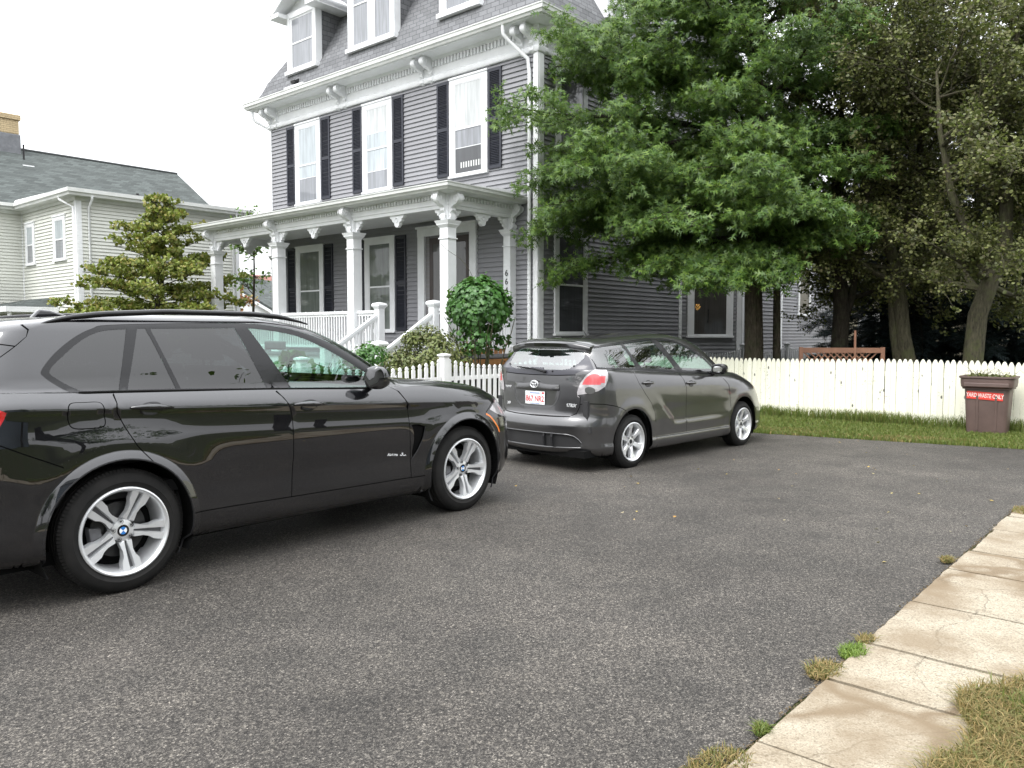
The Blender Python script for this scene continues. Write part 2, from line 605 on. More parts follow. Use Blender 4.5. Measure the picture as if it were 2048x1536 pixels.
def sweep(mb, pts, prof, closed=True, mi=0):
    """sweep an (out, z) profile along a plan polyline, outwards = right of travel, mitred"""
    n = len(pts)
    pts = [Vector((p[0], p[1])) for p in pts]
    offs = []
    for i in range(n):
        d0 = (pts[i] - pts[i - 1]).normalized() if i else None
        d1 = (pts[i + 1] - pts[i]).normalized() if i < n - 1 else None
        n0 = Vector((d0.y, -d0.x)) if d0 else None
        n1 = Vector((d1.y, -d1.x)) if d1 else None
        if n0 is None: m = n1
        elif n1 is None: m = n0
        else:
            m = n0 + n1
            m = m / (m.dot(n0))
        offs.append(m)
    k = len(prof)
    P = []
    for i in range(n):
        for (o, z) in prof:
            q = pts[i] + offs[i] * o
            P.append((q.x, q.y, z))
    F = []
    for i in range(n - 1):
        for j in range(k if closed else k - 1):
            a, b = i * k + j, i * k + (j + 1) % k
            F.append((a, b, b + k, a + k))
    if closed:
        F.append(tuple(range(k))); F.append(tuple(range((n - 1) * k, n * k))[::-1])
    mb.add(P, F, mi)

def window(parent, fr, a0, a1, z0, z1, bands, cas=.12, split=.5, sill=.05, name='window', pane_parent=None, trim=None, bands_low=None):
    """double hung window in a casing; bands = list of (fraction of the upper sash from its top, material)"""
    trim = trim or M_WHITE
    mb = MB(fr)
    mb.box(a0, a0 + cas, .0, .068, z0 + sill, z1 - cas * .9)
    mb.box(a1 - cas, a1, .0, .062, z0 + sill, z1 - cas * .9)
    mb.box(a0 - .0, a1 + .0, .0, .064, z1 - cas * .9, z1)
    mb.box(a0 - .015, a1 + .015, .0, .085, z1 - .035, z1 + .012)
    mb.box(a0 - .02, a1 + .02, .0, .10, z0, z0 + sill)
    # stepped inner stop
    i = cas
    g0, g1, b, t = a0 + i, a1 - i, z0 + sill, z1 - cas * .9
    for (w, o) in ((.028, .063), (.05, .056)):
        mb.box(g0, g0 + w, 0, o, b, t); mb.box(g1 - w, g1, 0, o, b, t)
        mb.box(g0 + w, g1 - w, 0, o, t - w, t); mb.box(g0 + w, g1 - w, 0, o, b, b + w)
    zm = b + (t - b) * split
    mb.box(g0 + .05, g1 - .05, 0, .060, zm - .022, zm + .022)
    f = mb.build(name, trim, parent)
    pp_ = pane_parent or f
    q0, q1 = g0 + .052, g1 - .052
    for (lo, hi, bb, oo) in ((zm + .022, t - .05, bands, .050), (b + .05, zm - .022, bands_low or bands[-1:], .045)):
        z = hi
        H = hi - lo
        acc = 0
        for k, (fr_, mat) in enumerate(bb):
            ze = lo if k == len(bb) - 1 else z - H * fr_
            p = MB(fr); p.box(q0, q1, 0, oo, ze, z)
            p.build('pane', mat, pp_)
            if k < len(bb) - 1:
                p = MB(fr); p.box(q0, q1, 0, oo + .004, ze - .008, ze + .008); p.build('blind_rail', trim, pp_)
            z = ze - (.008 if k < len(bb) - 1 else 0)
    return f

def shutter(parent, fr, a0, a1, z0, z1):
    mb = MB(fr)
    s = .055
    o0, o1 = .028, .062
    mb.box(a0, a0 + s, o0, o1, z0, z1); mb.box(a1 - s, a1, o0, o1, z0, z1)
    zm = (z0 + z1) / 2
    for (a, b) in ((z0, z0 + .08), (zm - .045, zm + .045), (z1 - .08, z1)):
        mb.box(a0 + s, a1 - s, o0, o1, a, b)
    n = int((z1 - z0) / .042)
    for i in range(n):
        z = z0 + .085 + (z1 - z0 - .17) * (i + .5) / n
        if abs(z - zm) < .06: continue
        mb.add([(a0 + s, o0 + .004, z + .012), (a1 - s, o0 + .004, z + .012), (a1 - s, o1 - .004, z - .014), (a0 + s, o1 - .004, z - .014),
                (a0 + s, o0 + .004, z + .019), (a1 - s, o0 + .004, z + .019), (a1 - s, o1 - .004, z - .007), (a0 + s, o1 - .004, z - .007)],
               [(0, 1, 2, 3), (7, 6, 5, 4), (3, 2, 6, 7), (0, 4, 5, 1)])
    mb.box(a0 + s, a1 - s, o0, o0 + .004, z0, z1)
    return mb.build('shutter', M_SHUT, parent)

def scroll(fr, a, z0, z1, out, w=.11, parent=None, mat=None):
    """carved S bracket: profile in (out, z), thickness w along a"""
    H = z1 - z0
    prof = [(0, 0), (.16, .02), (.26, .10), (.24, .20), (.15, .27), (.30, .36), (.26, .46), (.42, .54), (.70, .58), (.92, .66), (1.0, .78), (.96, .90), (.80, .97), (.80, 1), (0, 1)]
    mb = MB(Frame(fr(a - w / 2, 0, 0), fr.a, fr.o, fr.z))
    mb.prism([(o * out, z0 + z * H) for o, z in prof], 'x', 0, w)
    # turned volutes standing proud of the cheeks
    for (o, z, r_) in ((.78, .79, .15), (.14, .12, .085)):
        rr = r_ * H
        ring = [(max(rr * k, .002), h) for k, h in ((.05, .018), (.45, .02), (.5, .008), (.8, .008), (.85, .022), (1.0, .02), (1.0, 0))]
        mb.lathe([(r2, w + h) for r2, h in ring], (0, o * out, z0 + z * H), 12, 'x')
        mb.lathe([(r2, -h) for r2, h in ring], (0, o * out, z0 + z * H), 12, 'x')
    mb.box(-.012, w + .012, 0, out * .86, z1 - .05 * H, z1)
    return mb.build('bracket', mat or M_WHITE, parent, smooth=40)

def downspout(parent, path, r=.038, mat=None):
    mb = MB()
    mb.tube(path, r, 8)
    return mb.build('downspout', mat or M_WHITE, parent, smooth=50)

# ------------------------------------------------------------------ the grey house
H = empty('victorian_house', HC, -HAZ, 'tall grey clapboard house with mansard roof, dark shutters and white columned porch', 'house')
FS = Frame((0, 0, 0), (0, 1, 0), (1, 0, 0))            # right side wall
FL = Frame((-10.8, 0, 0), (0, 1, 0), (-1, 0, 0))       # left side wall
core = MB(); core.box(-10.79, -.01, .01, 12, 0, 8.6); core.build('light_block_core', M_DARK, H)  # solid box added inside the siding to block light
siding('wall', FF, -10.75, -.10, .55, 7.96, M_SID, H)
siding('wall', FS, .17, 6.55, .55, 7.96, M_SID, H)
siding('wall', FS, 6.55, 12.2, 2.0, 7.96, M_SID, H)
siding('wall', FL, .1, 12, .55, 7.96, M_SID, H)
fo = MB(); fo.box(-10.78, -.0, .0, 12, -.2, .56); fo.build('foundation', flat('stone foundation', (.22, .21, .20), .9, var=.3, bump=.4), H)
cb = MB()
cb.box(-.10, .035, -.045, .0, .5, 7.96); cb.box(-.0, .042, -.0, .17, .5, 7.96); cb.box(-10.83, -10.72, -.045, 0, .5, 7.96); cb.box(-10.845, -10.80, 0, .12, .5, 7.96)
cb = None
for b_ in ((-.10, .035, -.045, .0, .5, 7.96), (-.0, .042, 0.0, .17, .5, 7.96), (-10.83, -10.72, -.045, 0, .5, 7.96), (-10.845, -10.80, 0, .12, .5, 7.96)):
    MB().box(*b_).build('corner_board', M_WHITE, H)
PATH = [(-10.8, 12), (-10.8, 0), (0, 0), (0, 12.2)]
c_ = MB()
sweep(c_, PATH, [(0, 7.95), (.07, 7.95), (.095, 7.98), (.095, 8.06), (.06, 8.10), (.05, 8.10), (.05, 8.44), (.09, 8.45), (.12, 8.52), (.50, 8.53), (.50, 8.56), (0, 8.56)])
c_.build('cornice', M_WHITE, H, smooth=40)
gt = MB()
sweep(gt, PATH, [(.46, 8.54), (.55, 8.55), (.57, 8.60), (.60, 8.62), (.605, 8.70), (.62, 8.71), (.62, 8.735), (.585, 8.735), (.585, 8.66), (.47, 8.66), (.44, 8.76), (.42, 8.76), (.42, 8.54)])
gt.build('gutter', M_GUT, H, smooth=30)
dn = MB(FF)
x = -10.65
while x < -.12:
    dn.box(x, x + .055, .05, .105, 8.30, 8.44); x += .112
dn.build('dentil_course', M_WHITE, H)
dn = MB(FS)
x = .12
while x < 12:
    dn.box(x, x + .055, .05, .105, 8.30, 8.44); x += .112
dn.build('dentil_course', M_WHITE, H)
for a in (-10.72, -10.40, -7.27, -6.95, -3.76, -3.44, -.42, -.12):
    scroll(FF, a, 7.92, 8.53, .44, .10, H)
for a in (.20, .52, 4.0, 4.32, 8.0, 8.32):
    scroll(FS, a, 7.92, 8.53, .44, .10, H)
scroll(FL, .15, 7.92, 8.53, .44, .10, H); scroll(FL, .5, 7.92, 8.53, .44, .10, H)
# mansard
ro = MB()
prof = [(.44, 8.745), (.30, 8.86), (.17, 9.10), (.05, 9.40), (-.30, 9.97), (-.58, 10.45), (-.84, 11.0), (-1.05, 11.7), (-1.15, 12.4)]
sweep(ro, PATH, prof, closed=False)
ro.box(-9.6, -1.2, 1.2, 12, 12.2, 12.42)
ro.build('roof', M_MANS, H)

def mans_o(z):
    for (o0, z0), (o1, z1) in zip(prof, prof[1:]):
        if z0 <= z <= z1: return o0 + (o1 - o0) * (z - z0) / (z1 - z0)
    return -1.1
def dormer(x0, x1, zb, zt, sashes, hooded=True, gable=False):
    """roof dormer; the window stands on the front, cheeks shingled like the roof"""
    d = MB(FF)
    of = .12
    back = -1.3
    # cheeks
    d.box(x0 + .06, x1 - .06, back, of - .10, zb + .05, zt)
    m = d.build('dormer', M_MANS, H)
    t = MB(FF)
    cs = .13
    t.box(x0, x0 + cs, back * 0 - .1, of, zb, zt); t.box(x1 - cs, x1, -.1, of, zb, zt)
    t.box(x0 - .05, x1 + .05, -.1, of + .06, zb - .06, zb + .05)
    t.box(x0, x1, -.1, of - .002, zt - .16, zt)
    if gable:
        e = .42
        xm = (x0 + x1) / 2
        hh = .5
        t.prism([(x0 - e, zt - .05), (x1 + e, zt - .05), (xm, zt + hh + .12), ], 'y', back, -.02)
        for s_ in (-1, 1):
            xo = x0 - e if s_ < 0 else x1 + e
            t.prism([(xo, zt - .14), (xo, zt + .02), (xm, zt + hh + .22), (xm, zt + hh + .06)], 'y', back, of + .32)
        t.prism([(x0 - e, zt - .16), (x0 + .05, zt - .16), (x0 + .05, zt - .04), (x0 - e, zt - .04)], 'y', back, of + .32)
        t.prism([(x1 - .05, zt - .16), (x1 + e, zt - .16), (x1 + e, zt - .04), (x1 - .05, zt - .04)], 'y', back, of + .32)
    else:
        t.box(x0 - .30, x1 + .30, back, of + .28, zt, zt + .14)
        t.box(x0 - .22, x1 + .22, back, of + .20, zt + .14, zt + .22)
    t.build('dormer_trim', M_WHITE, m)
    n = len(sashes)
    wd = (x1 - x0 - 2 * cs - (n - 1) * .12) / n
    for k, bands in enumerate(sashes):
        s0 = x0 + cs + k * (wd + .12)
        if k: 
            q = MB(FF); q.box(s0 - .12, s0, of - .08, of - .01, zb + .05, zt - .16); q.build('mullion', M_WHITE, m)
        fr2 = Frame(FF(0, of - .09, 0), FF.a, FF.o)
        window(m, fr2, s0, s0 + wd, zb + .05, zt - .13, bands, cas=.04, sill=.03, pane_parent=m)
    return m
dormer(-9.67, -8.22, 9.42, 11.18, [[(1, M_PGREY)]], gable=True)
dormer(-6.73, -4.77, 9.42, 11.9, [[(1, M_PGREY)], [(1, M_PGREY)]])
dormer(-3.08, -1.72, 9.46, 11.9, [[(1, M_PGREY)]])
sn = MB(Frame((0, 0, 0), (0, 1, 0), (1, 0, 0)))
sn.box(2.6, 3.6, -.6, .12, 9.45, 11.6); sn.build('dormer', M_WHITE, H)
fl = MB(FF); fl.box(-9.15, -8.95, .18, .36, 8.98, 9.06); fl.box(-9.1, -9.0, .1, .2, 9.0, 9.14); fl.build('floodlight', M_DARK, H)
gd = MB(FF); gd.box(-9.45, -8.5, .28, .40, 8.84, 8.90); gd.build('snow_guard', M_WHITE, H)

# upper windows and shutters
B_ = M_PBLIND; D_ = M_PDARK; G_ = M_PGREY; W_ = M_PWHITE
for (a0, a1, up, low) in ((-9.43, -8.17, [(1, B_)], [(.35, B_), (.65, G_)]),
                          (-6.22, -4.98, [(.62, W_), (.38, B_)], [(.55, B_), (.45, G_)]),
                          (-2.80, -1.52, [(1, W_)], [(.42, G_), (.58, D_)])):
    window(H, FF, a0, a1, 5.44, 7.88, up, cas=.15, bands_low=low)
    shutter(H, FF, a0 - .45, a0 - .03, 5.51, 7.86)
    shutter(H, FF, a1 + .03, a1 + .45, 5.51, 7.86)
# radiator behind the lower right sash of the last window
rd = MB(FF)
for i in range(9): rd.box(-2.42 + i * .085, -2.38 + i * .085, .0, .048, 5.66, 5.80)
rd.build('radiator', M_GUT, H)
# ground floor
for (a0, a1) in ((-9.48, -8.10), (-6.18, -4.92)):
    window(H, FF, a0, a1, 1.60, 4.21, [(1, M_PCURT)], cas=.16, bands_low=[(1, M_PCURT)])
    shutter(H, FF, a0 - .45, a0 - .03, 1.66, 4.19)
    shutter(H, FF, a1 + .03, a1 + .45, 1.66, 4.19)
# entrance: double door in a deep white casing
M_DOOR = flat('dark walnut door', (.030, .018, .013), .35, var=.3, vscale=7)
M_DGL = pane_mat('door glass', (.05, .048, .042))
dc = MB(FF)
dc.box(-3.97, -3.72, 0, .09, 1.1, 4.08); dc.box(-2.10, -1.88, 0, .09, 1.1, 4.08); dc.box(-3.97, -1.88, 0, .10, 4.08, 4.30); dc.box(-4.0, -1.85, 0, .14, 4.28, 4.33)
dcase = dc.build('door_casing', M_WHITE, H)
dj = MB(FF); dj.box(-3.72, -3.58, 0, .03, 1.1, 4.08); dj.build('jamb', flat('grey jamb', (.20, .19, .19), .5), dcase)
for (x0, x1) in ((-3.56, -2.86), (-2.84, -2.12)):
    dd = MB(FF)
    s = .13
    dd.box(x0, x0 + s, .0, .05, 1.12, 4.02); dd.box(x1 - s, x1, 0, .05, 1.12, 4.02)
    for (z0, z1) in ((1.12, 1.35), (1.95, 2.10), (3.86, 4.02)): dd.box(x0 + s, x1 - s, 0, .05, z0, z1)
    dd.box(x0 + s, x1 - s, 0, .02, 1.35, 1.95); dd.box(x0 + s + .05, x1 - s - .05, .02, .035, 1.42, 1.88)
    dr_ = dd.build('door', M_DOOR, H)
    pg = MB(FF); pg.box(x0 + s, x1 - s, 0, .044, 2.10, 3.86); pg.build('pane', M_DGL, dr_)
    hd = MB(FF); hd.lathe([(.0, .11), (.028, .105), (.03, .08), (.012, .07), (.012, .05)], (x0 + .06 if x0 > -3 else x1 - .06, 0, 2.05), 12, 'y'); hd.build('handle', flat('brass', (.55, .38, .14), .3, m=1), dr_)
# side wall window, bay and rear wing
window(H, FS, .58, 1.90, 1.52, 4.02, [(1, D_)], cas=.13, bands_low=[(1, D_)])
window(H, FS, .62, 1.86, 5.44, 7.88, [(1, D_)], cas=.14, bands_low=[(1, D_)])
window(H, FS, 4.2, 5.4, 5.44, 7.88, [(1, B_)], cas=.14, bands_low=[(1, D_)])
BA = .7071
q1 = (0, 6.53); q2 = (1.32, 7.85); q3 = (1.32, 10.4); q4 = (0, 11.72)
bc = MB(); bc.prism([q1, (1.29, 7.85), (1.29, 10.4), (0, 11.7)], 'z', 0, 5.0); bc.build('bay', M_DARK, H)
FB1 = Frame((0, 6.53, 0), (BA, BA, 0), (BA, -BA, 0)); FB2 = Frame((1.32, 7.85, 0), (0, 1, 0), (1, 0, 0))
siding('wall', FB1, .10, 1.75, .45, 4.75, M_SID, H)
siding('wall', FB2, .12, 2.5, .45, 4.75, M_SID, H)
tb = MB(FB1); tb.box(0, .09, 0, .05, .45, 4.75); tb.build('corner_board', M_WHITE, H); tb = MB(FB1); tb.box(1.74, 1.87, 0, .05, .45, 4.75); tb.build('corner_board', M_WHITE, H); tb = MB(FB2); tb.box(0, .12, .0, .05, .45, 4.75); tb.build('corner_board', M_WHITE, H); tb = MB(FB2); tb.box(2.45, 2.55, 0, .05, .45, 4.75)
tb.build('corner_board', M_WHITE, H)
tc = MB(); sweep(tc, [(-.2, 6.3), (1.32, 7.85), (1.32, 10.4), (0, 11.72)], [(-.3, 4.72), (.22, 4.74), (.30, 4.86), (.30, 4.96), (-.4, 5.2)]); tc.build('bay_cornice', M_WHITE, H)
M_ROOM = pane_mat('window pane with dim warm room', (.050, .045, .040))
bw_ = window(H, FB1, .26, 1.62, 1.46, 3.9, [(1, M_PCURT)], cas=.15, split=.62, bands_low=[(1, M_ROOM)])
# the beaded lamp that glows in the bay window
lampm = NB('lit lamp beads'); lampm.set(c=(.9, .55, .15), r=.4)
lampm.b.inputs['Emission Color'].default_value = (1.0, .52, .12, 1); lampm.b.inputs['Emission Strength'].default_value = .7
lb = MB(FB1)
for i in range(38):
    t = random.uniform(0, 6.28); rr = .10 * math.sqrt(random.random())
    lb.lathe([(.0, .0485), (.005, .0475), (.007, .044)], (.56 + rr * math.cos(t) * .8, 0, 2.36 + rr * math.sin(t)), 6, 'y')
lamp = lb.build('lamp_beads', lampm.m, bw_)
lsb = MB(FB1); lsb.tube([(.88, .046, 2.28), (.88, .046, 2.0), (.86, .046, 1.9)], [.02, .012, .03], 6); lsb.build('lamp_stand', M_DARK, bw_)
# rear wing
wg = MB(); wg.box(-9, -.02, 11.9, 19.5, 0, 6.6); wg.build('wing', M_DARK, H)
siding('wall', FS, 12.0, 13.86, .45, 6.6, M_SID, H)
siding('wall', FS, 14.0, 19.5, .45, 6.6, M_SID, H)
for b_ in ((13.86, 14.0, 0, .05, .45, 6.6), (19.4, 19.55, 0, .05, .45, 6.6)): MB(FS).box(*b_).build('corner_board', M_WHITE, H)
MB(FS).box(12, 19.6, 0, .3, 6.6, 6.85).build('eave_board', M_WHITE, H)
window(H, FS, 15.45, 16.7, 2.25, 4.12, [(1, D_)], cas=.12, bands_low=[(1, D_)])
tr_ = MB(); tr_.prism([(-9, 6.8), (.4, 6.8), (-4.3, 9.2)], 'y', 12.2, 19.8); tr_.build('roof', M_MANS, H)

# ---- porch
PP = [(-10.4, 0), (-10.4, -2.15), (-.75, -2.15), (-.75, 0)]
pb = MB()
sweep(pb, PP, [(-.09, 4.26), (.09, 4.26), (.10, 4.33), (.12, 4.34), (.12, 4.50), (.15, 4.56), (.40, 4.57), (.40, 4.60), (-.09, 4.60)])
pb.box(-10.35, -.8, -2.1, -.03, 4.46, 4.50)
pb.build('porch_beam', M_WHITE, H, smooth=35)
pg_ = MB(); sweep(pg_, PP, [(.36, 4.57), (.44, 4.58), (.46, 4.62), (.49, 4.64), (.495, 4.70), (.51, 4.71), (.51, 4.73), (.475, 4.73), (.475, 4.67), (.38, 4.67), (.36, 4.75), (.34, 4.75)])
pg_.build('porch_gutter', M_GUT, H, smooth=30)
pr_ = MB()
pr_.add([(-10.76, -2.51, 4.72), (-.39, -2.51, 4.72), (-1.0, -.02, 5.0), (-10.2, -.02, 5.0), (-.39, -.02, 4.74), (-10.76, -.02, 4.74)],
        [(0, 1, 2, 3), (1, 4, 2), (0, 3, 5)])
pr_.build('porch_roof', flat('porch roof tin', (.30, .31, .31), .5, var=.2), H)
pd = MB(FF)
x = -10.2
while x < -.9: pd.box(x, x + .05, 2.27, 2.315, 4.46, 4.545); x += .10
pd.build('dentil_course', M_WHITE, H)
pd = MB(Frame((-.75, 0, 0), (0, 1, 0), (1, 0, 0)))
x = -1.98
while x < -.1: pd.box(x, x + .05, .12, .165, 4.46, 4.545); x += .10
pd.build('dentil_course', M_WHITE, H)

def pendant(fr, a, parent):
    mb = MB(Frame(fr(a, 0, 0), fr.a, fr.o, fr.z))
    pr = [(-.24, 4.27), (.24, 4.27), (.23, 4.20), (.17, 4.18), (.15, 4.12), (.09, 4.10), (.075, 4.03), (.03, 3.99), (-.03, 3.99), (-.075, 4.03), (-.09, 4.10), (-.15, 4.12), (-.17, 4.18), (-.23, 4.20)]
    mb.prism(pr, 'y', -.045, .045)
    mb.lathe([(.05, .06), (.05, .045)], (0, 0, 4.15), 10, 'y')
    return mb.build('pendant', M_WHITE, parent)
def side_bracket(fr, a, sgn, parent):
    mb = MB(Frame(fr(a, 0, 0), fr.a * sgn, fr.o, fr.z))
    pr = [(.11, 3.99), (.15, 4.0), (.17, 4.05), (.22, 4.06), (.23, 4.12), (.29, 4.13), (.30, 4.18), (.36, 4.19), (.37, 4.27), (.11, 4.27)]
    mb.prism(pr, 'y', -.04, .04)
    mb.lathe([(.002, .055), (.02, .055), (.025, .046), (.042, .052), (.048, .04)], (.22, 0, 4.19), 10, 'y')
    return mb.build('bracket', M_WHITE, parent)
def column(x, d, h=.125, wall=False):
    mb = MB()
    z0 = 1.1
    mb.frus(x, d, z0, z0 + .16, h + .05, h + .05, h + .05, h + .05)
    mb.frus(x, d, z0 + .16, z0 + .20, h + .05, h + .05, h + .006, h + .006)
    mb.frus(x, d, z0 + .20, 3.90, h, h, h, h)
    mb.frus(x, d, 3.60, 3.625, h + .022, h + .022, h + .022, h + .022)
    mb.frus(x, d, 3.84, 3.90, h + .002, h + .002, h + .045, h + .045)
    mb.frus(x, d, 3.90, 3.935, h + .05, h + .05, h + .055, h + .055)
    mb.frus(x, d, 3.935, 3.99, h + .06, h + .06, h + .085, h + .085)
    mb.frus(x, d, 3.99, 4.28, h - .02, h - .02, h - .02, h - .02)
    return mb.build('column', M_WHITE, H)
FPB = Frame((0, -2.15, 0), (1, 0, 0), (0, -1, 0))
FPR = Frame((-.75, 0, 0), (0, 1, 0), (1, 0, 0))
FPL = Frame((-10.4, 0, 0), (0, 1, 0), (-1, 0, 0))
CX = [-10.4, -7.18, -3.97, -.75]
for i, x in enumerate(CX):
    cobj = column(x, -2.15)
    scroll(Frame((0, -2.24, 0), (1, 0, 0), (0, -1, 0)), x, 3.99, 4.57, .31, .13, cobj)
    if i > 0: side_bracket(FPB, x, -1, cobj)
    if i < 3: side_bracket(FPB, x, 1, cobj)
for i in range(3): pendant(FPB, (CX[i] + CX[i + 1]) / 2, H)
scroll(Frame((-.66, 0, 0), (0, 1, 0), (1, 0, 0)), -2.15, 3.99, 4.57, .31, .13, H)
side_bracket(FPR, -2.15, 1, H); pendant(FPR, -1.07, H)
side_bracket(FPL, -2.15, 1, H); pendant(FPL, -1.07, H)
c664 = column(-.74, -.13, .105)
side_bracket(FPR, -.13, -1, c664)
scroll(Frame((-.66, 0, 0), (0, 1, 0), (1, 0, 0)), -.13, 3.99, 4.57, .26, .11, c664)
column(-10.4, -.13, .105)
MT = flat('black numerals', (.02, .02, .02), .5)
for k, ch in enumerate('664'):
    text_mesh('house_number', ch, .20, MT, H, axes((-.74, -.245, 2.98 - k * .20), (1, 0, 0), (0, 0, 1), (0, -1, 0)), .004)
# deck, skirt
M_DECK = flat('grey deck paint', (.20, .20, .21), .6, var=.15)
dk = MB(); dk.box(-10.6, -.55, -2.35, -.01, 1.02, 1.10); dk.build('porch_deck', M_DECK, H)
M_TAN = flat('tan cedar boards', (.36, .17, .06), .7, var=.3, vscale=5)
sk = MB(); sk.box(-10.55, -.62, -2.28, -2.24, .0, 1.02); sk.build('porch_skirt', M_WHITE, H)
sk = MB(); sk.box(-.66, -.60, -2.2, -.05, .55, 1.0); sk.build('porch_skirt', flat('grey side board', (.30, .30, .29), .7), H)
sk = MB(); sk.box(-.60, -.55, -2.2, -.05, .86, .99)
for i in range(12): sk.box(-.80, -.76, -2.05 + i * .16, -1.97 + i * .16, 1.1, 1.42)
sk.build('cedar_trim', M_TAN, H)
def rail(p0, p1, z0b, z0t, z1b=None, z1t=None, pitch=.105, post0=0, post1=0):
    """balustrade between two plan points; z..b bottom rail, z..t top rail at each end"""
    if z1b is None: z1b, z1t = z0b, z0t
    a = Vector((p0[0], p0[1], 0)); b = Vector((p1[0], p1[1], 0))
    L = (b - a).length; d = (b - a) / L; nrm = Vector((-d.y, d.x, 0))
    mb = MB()
    def bar(zb0, zb1, th, hw_):
        P = []
        for (q, z) in ((a, zb0), (b, zb1)):
            for (s_, dz) in ((-hw_, 0), (hw_, 0), (hw_, th), (-hw_, th)):
                v = q + nrm * s_; P.append((v.x, v.y, z + dz))
        mb.add(P, [(0, 1, 2, 3), (7, 6, 5, 4), (0, 4, 5, 1), (1, 5, 6, 2), (2, 6, 7, 3), (3, 7, 4, 0)])
    bar(z0t - .07, z1t - .07, .07, .045); bar(z0t - .13, z1t - .13, .05, .022); bar(z0b, z1b, .06, .03)
    n = int(L / pitch)
    for i in range(n):
        t = (i + .5) / n
        q = a.lerp(b, t)
        mb.frus(q.x, q.y, z0b + (z1b - z0b) * t, z0t + (z1t - z0t) * t - .07, .019, .019, .019, .019)
    return mb.build('railing', M_WHITE, H)
rail((-10.27, -2.15), (-7.31, -2.15), 1.22, 2.12)
rail((-7.05, -2.15), (-4.10, -2.15), 1.22, 2.12)
rail((-3.84, -2.15), (-3.02, -2.18), 1.22, 2.12)
rail((-1.0, -2.18), (-.88, -2.15), 1.22, 2.12)
rail((-.75, -2.02), (-.75, -.24), 1.22, 2.12)
rail((-10.4, -2.02), (-10.4, -.24), 1.22, 2.12)
def newel(x, d, z0, z1):
    mb = MB(); h = .085
    mb.frus(x, d, z0, z1 - .1, h, h, h, h)
    mb.frus(x, d, z1 - .16, z1 - .10, h + .003, h + .003, h + .035, h + .035)
    mb.frus(x, d, z1 - .10, z1 - .06, h + .045, h + .045, h + .05, h + .05)
    mb.frus(x, d, z1 - .06, z1 - .02, h + .05, h + .05, h + .02, h + .02)
    mb.frus(x, d, z1 - .02, z1, h + .01, h + .01, .02, .02)
    return mb.build('newel', M_WHITE, H)
for x in (-2.92, -1.08):
    newel(x, -2.26, 1.0, 2.30)
    newel(x, -3.80, 0.0, 1.42)
    rail((x, -2.35), (x, -3.72), 1.10, 2.02, .30, 1.20, .11)
st = MB()
for i in range(6):
    z = 1.10 - (i + 1) * .183
    d0 = -2.30 - i * .285
    st.box(-2.85, -1.15, d0 - .285, d0 + .02, 0, z, 0)
    st.box(-2.88, -1.12, d0 - .31, d0 - .0, z, z + .035, 1)
st.build('steps', [M_WHITE, M_DECK], H)
# string lights wound round the top rail
sl = MB()
path = []
for i in range(240):
    t = i / 239; a = t * 6.28 * 14
    path.append((-7.3 + 4.3 * t, -2.15 + .06 * math.cos(a), 2.085 + .055 * math.sin(a) + .02 * math.sin(a * .37)))
sl.tube(path, .006, 4)
sl.build('string_lights', flat('wire', (.55, .56, .55), .5), H)
# downspouts
downspout(H, [(-.62, -.50, 8.56), (-.62, -.50, 8.36), (-.55, -.40, 8.22), (-.22, -.10, 7.82), (-.19, -.075, 7.5), (-.19, -.075, .5)], .045)
downspout(H, [(-11.15, -.42, 8.56), (-11.15, -.42, 8.3), (-11.1, -.35, 8.2), (-10.87, .08, 7.95), (-10.87, .08, .5)], .045)

# ------------------------------------------------------------------ neighbour's cream house
NC = Vector((-14.15, 26.5, 0))
N = empty('neighbor_house', NC, -HAZ, 'pale cream sided house with green grey gable roof and tan chimney', 'house')
NR = Frame((0, 0, 0), (0, 1, 0), (1, 0, 0))
c_ = MB(); c_.box(-4.9, -.01, .01, 5.7, 0, 6.0); c_.box(-13.5, -4.95, -9, 8.2, 0, 6.0); c_.build('light_block_core', M_DARK, N)  # unseen solid boxes added behind the siding to stop light
siding('wall', FF, -4.85, -.12, .3, 5.98, M_CREAM, N, .1143)
siding('wall', NR, .1, 5.72, .3, 6.05, M_CREAM, N, .1143)
siding('wall', Frame((-4.92, 0, 0), (0, 1, 0), (1, 0, 0)), -9, .0, .3, 6.0, M_CREAM, N, .1143)
siding('wall', Frame((-4.92, 0, 0), (0, 1, 0), (1, 0, 0)), 5.7, 8.2, .3, 6.0, M_CREAM, N, .1143)
for b_ in ((-.12, .03, -.04, 0, .3, 6.0), (0, .04, 0, .13, .3, 6.0), (-4.93, -4.85, -.04, .0, .3, 6), (0, .045, 5.62, 5.76, .3, 6.05)): MB().box(*b_).build('corner_board', M_WHITE, N)
t = MB()
sweep(t, [(-4.9, -9), (-4.9, 0), (0, 0), (0, 5.75), (-3, 5.75)], [(0, 5.92), (.06, 5.9), (.10, 6.0), (.36, 6.02), (.38, 6.10), (.42, 6.12), (.42, 6.24), (.38, 6.24), (.30, 6.20), (0, 6.22)])
t.build('gutter', M_GUT, N, smooth=30)
t = MB(); t.add([(-4.95, -.36, 6.23), (.38, -.36, 6.23), (.38, 6.0, 6.24), (-5.5, 6.0, 6.45), (-5.5, -.2, 6.42)], [(0, 1, 2, 3, 4)]); t.build('flat_roof', flat('silver coated roof', (.58, .57, .55), .5, var=.25, vscale=3), N)
r_ = MB()
def rp(x, d, z): return (x, d, z)
r_.add([(-4.45, -10, 6.10), (-4.45, 8.3, 6.10), (-8.75, 7.85, 9.03), (-8.75, -10, 9.03), (-13.2, -10, 6.1), (-13.2, 8.3, 6.1)], [(0, 1, 2, 3), (3, 2, 5, 4), (1, 5, 2)])
r_.build('roof', M_ROOFG, N)
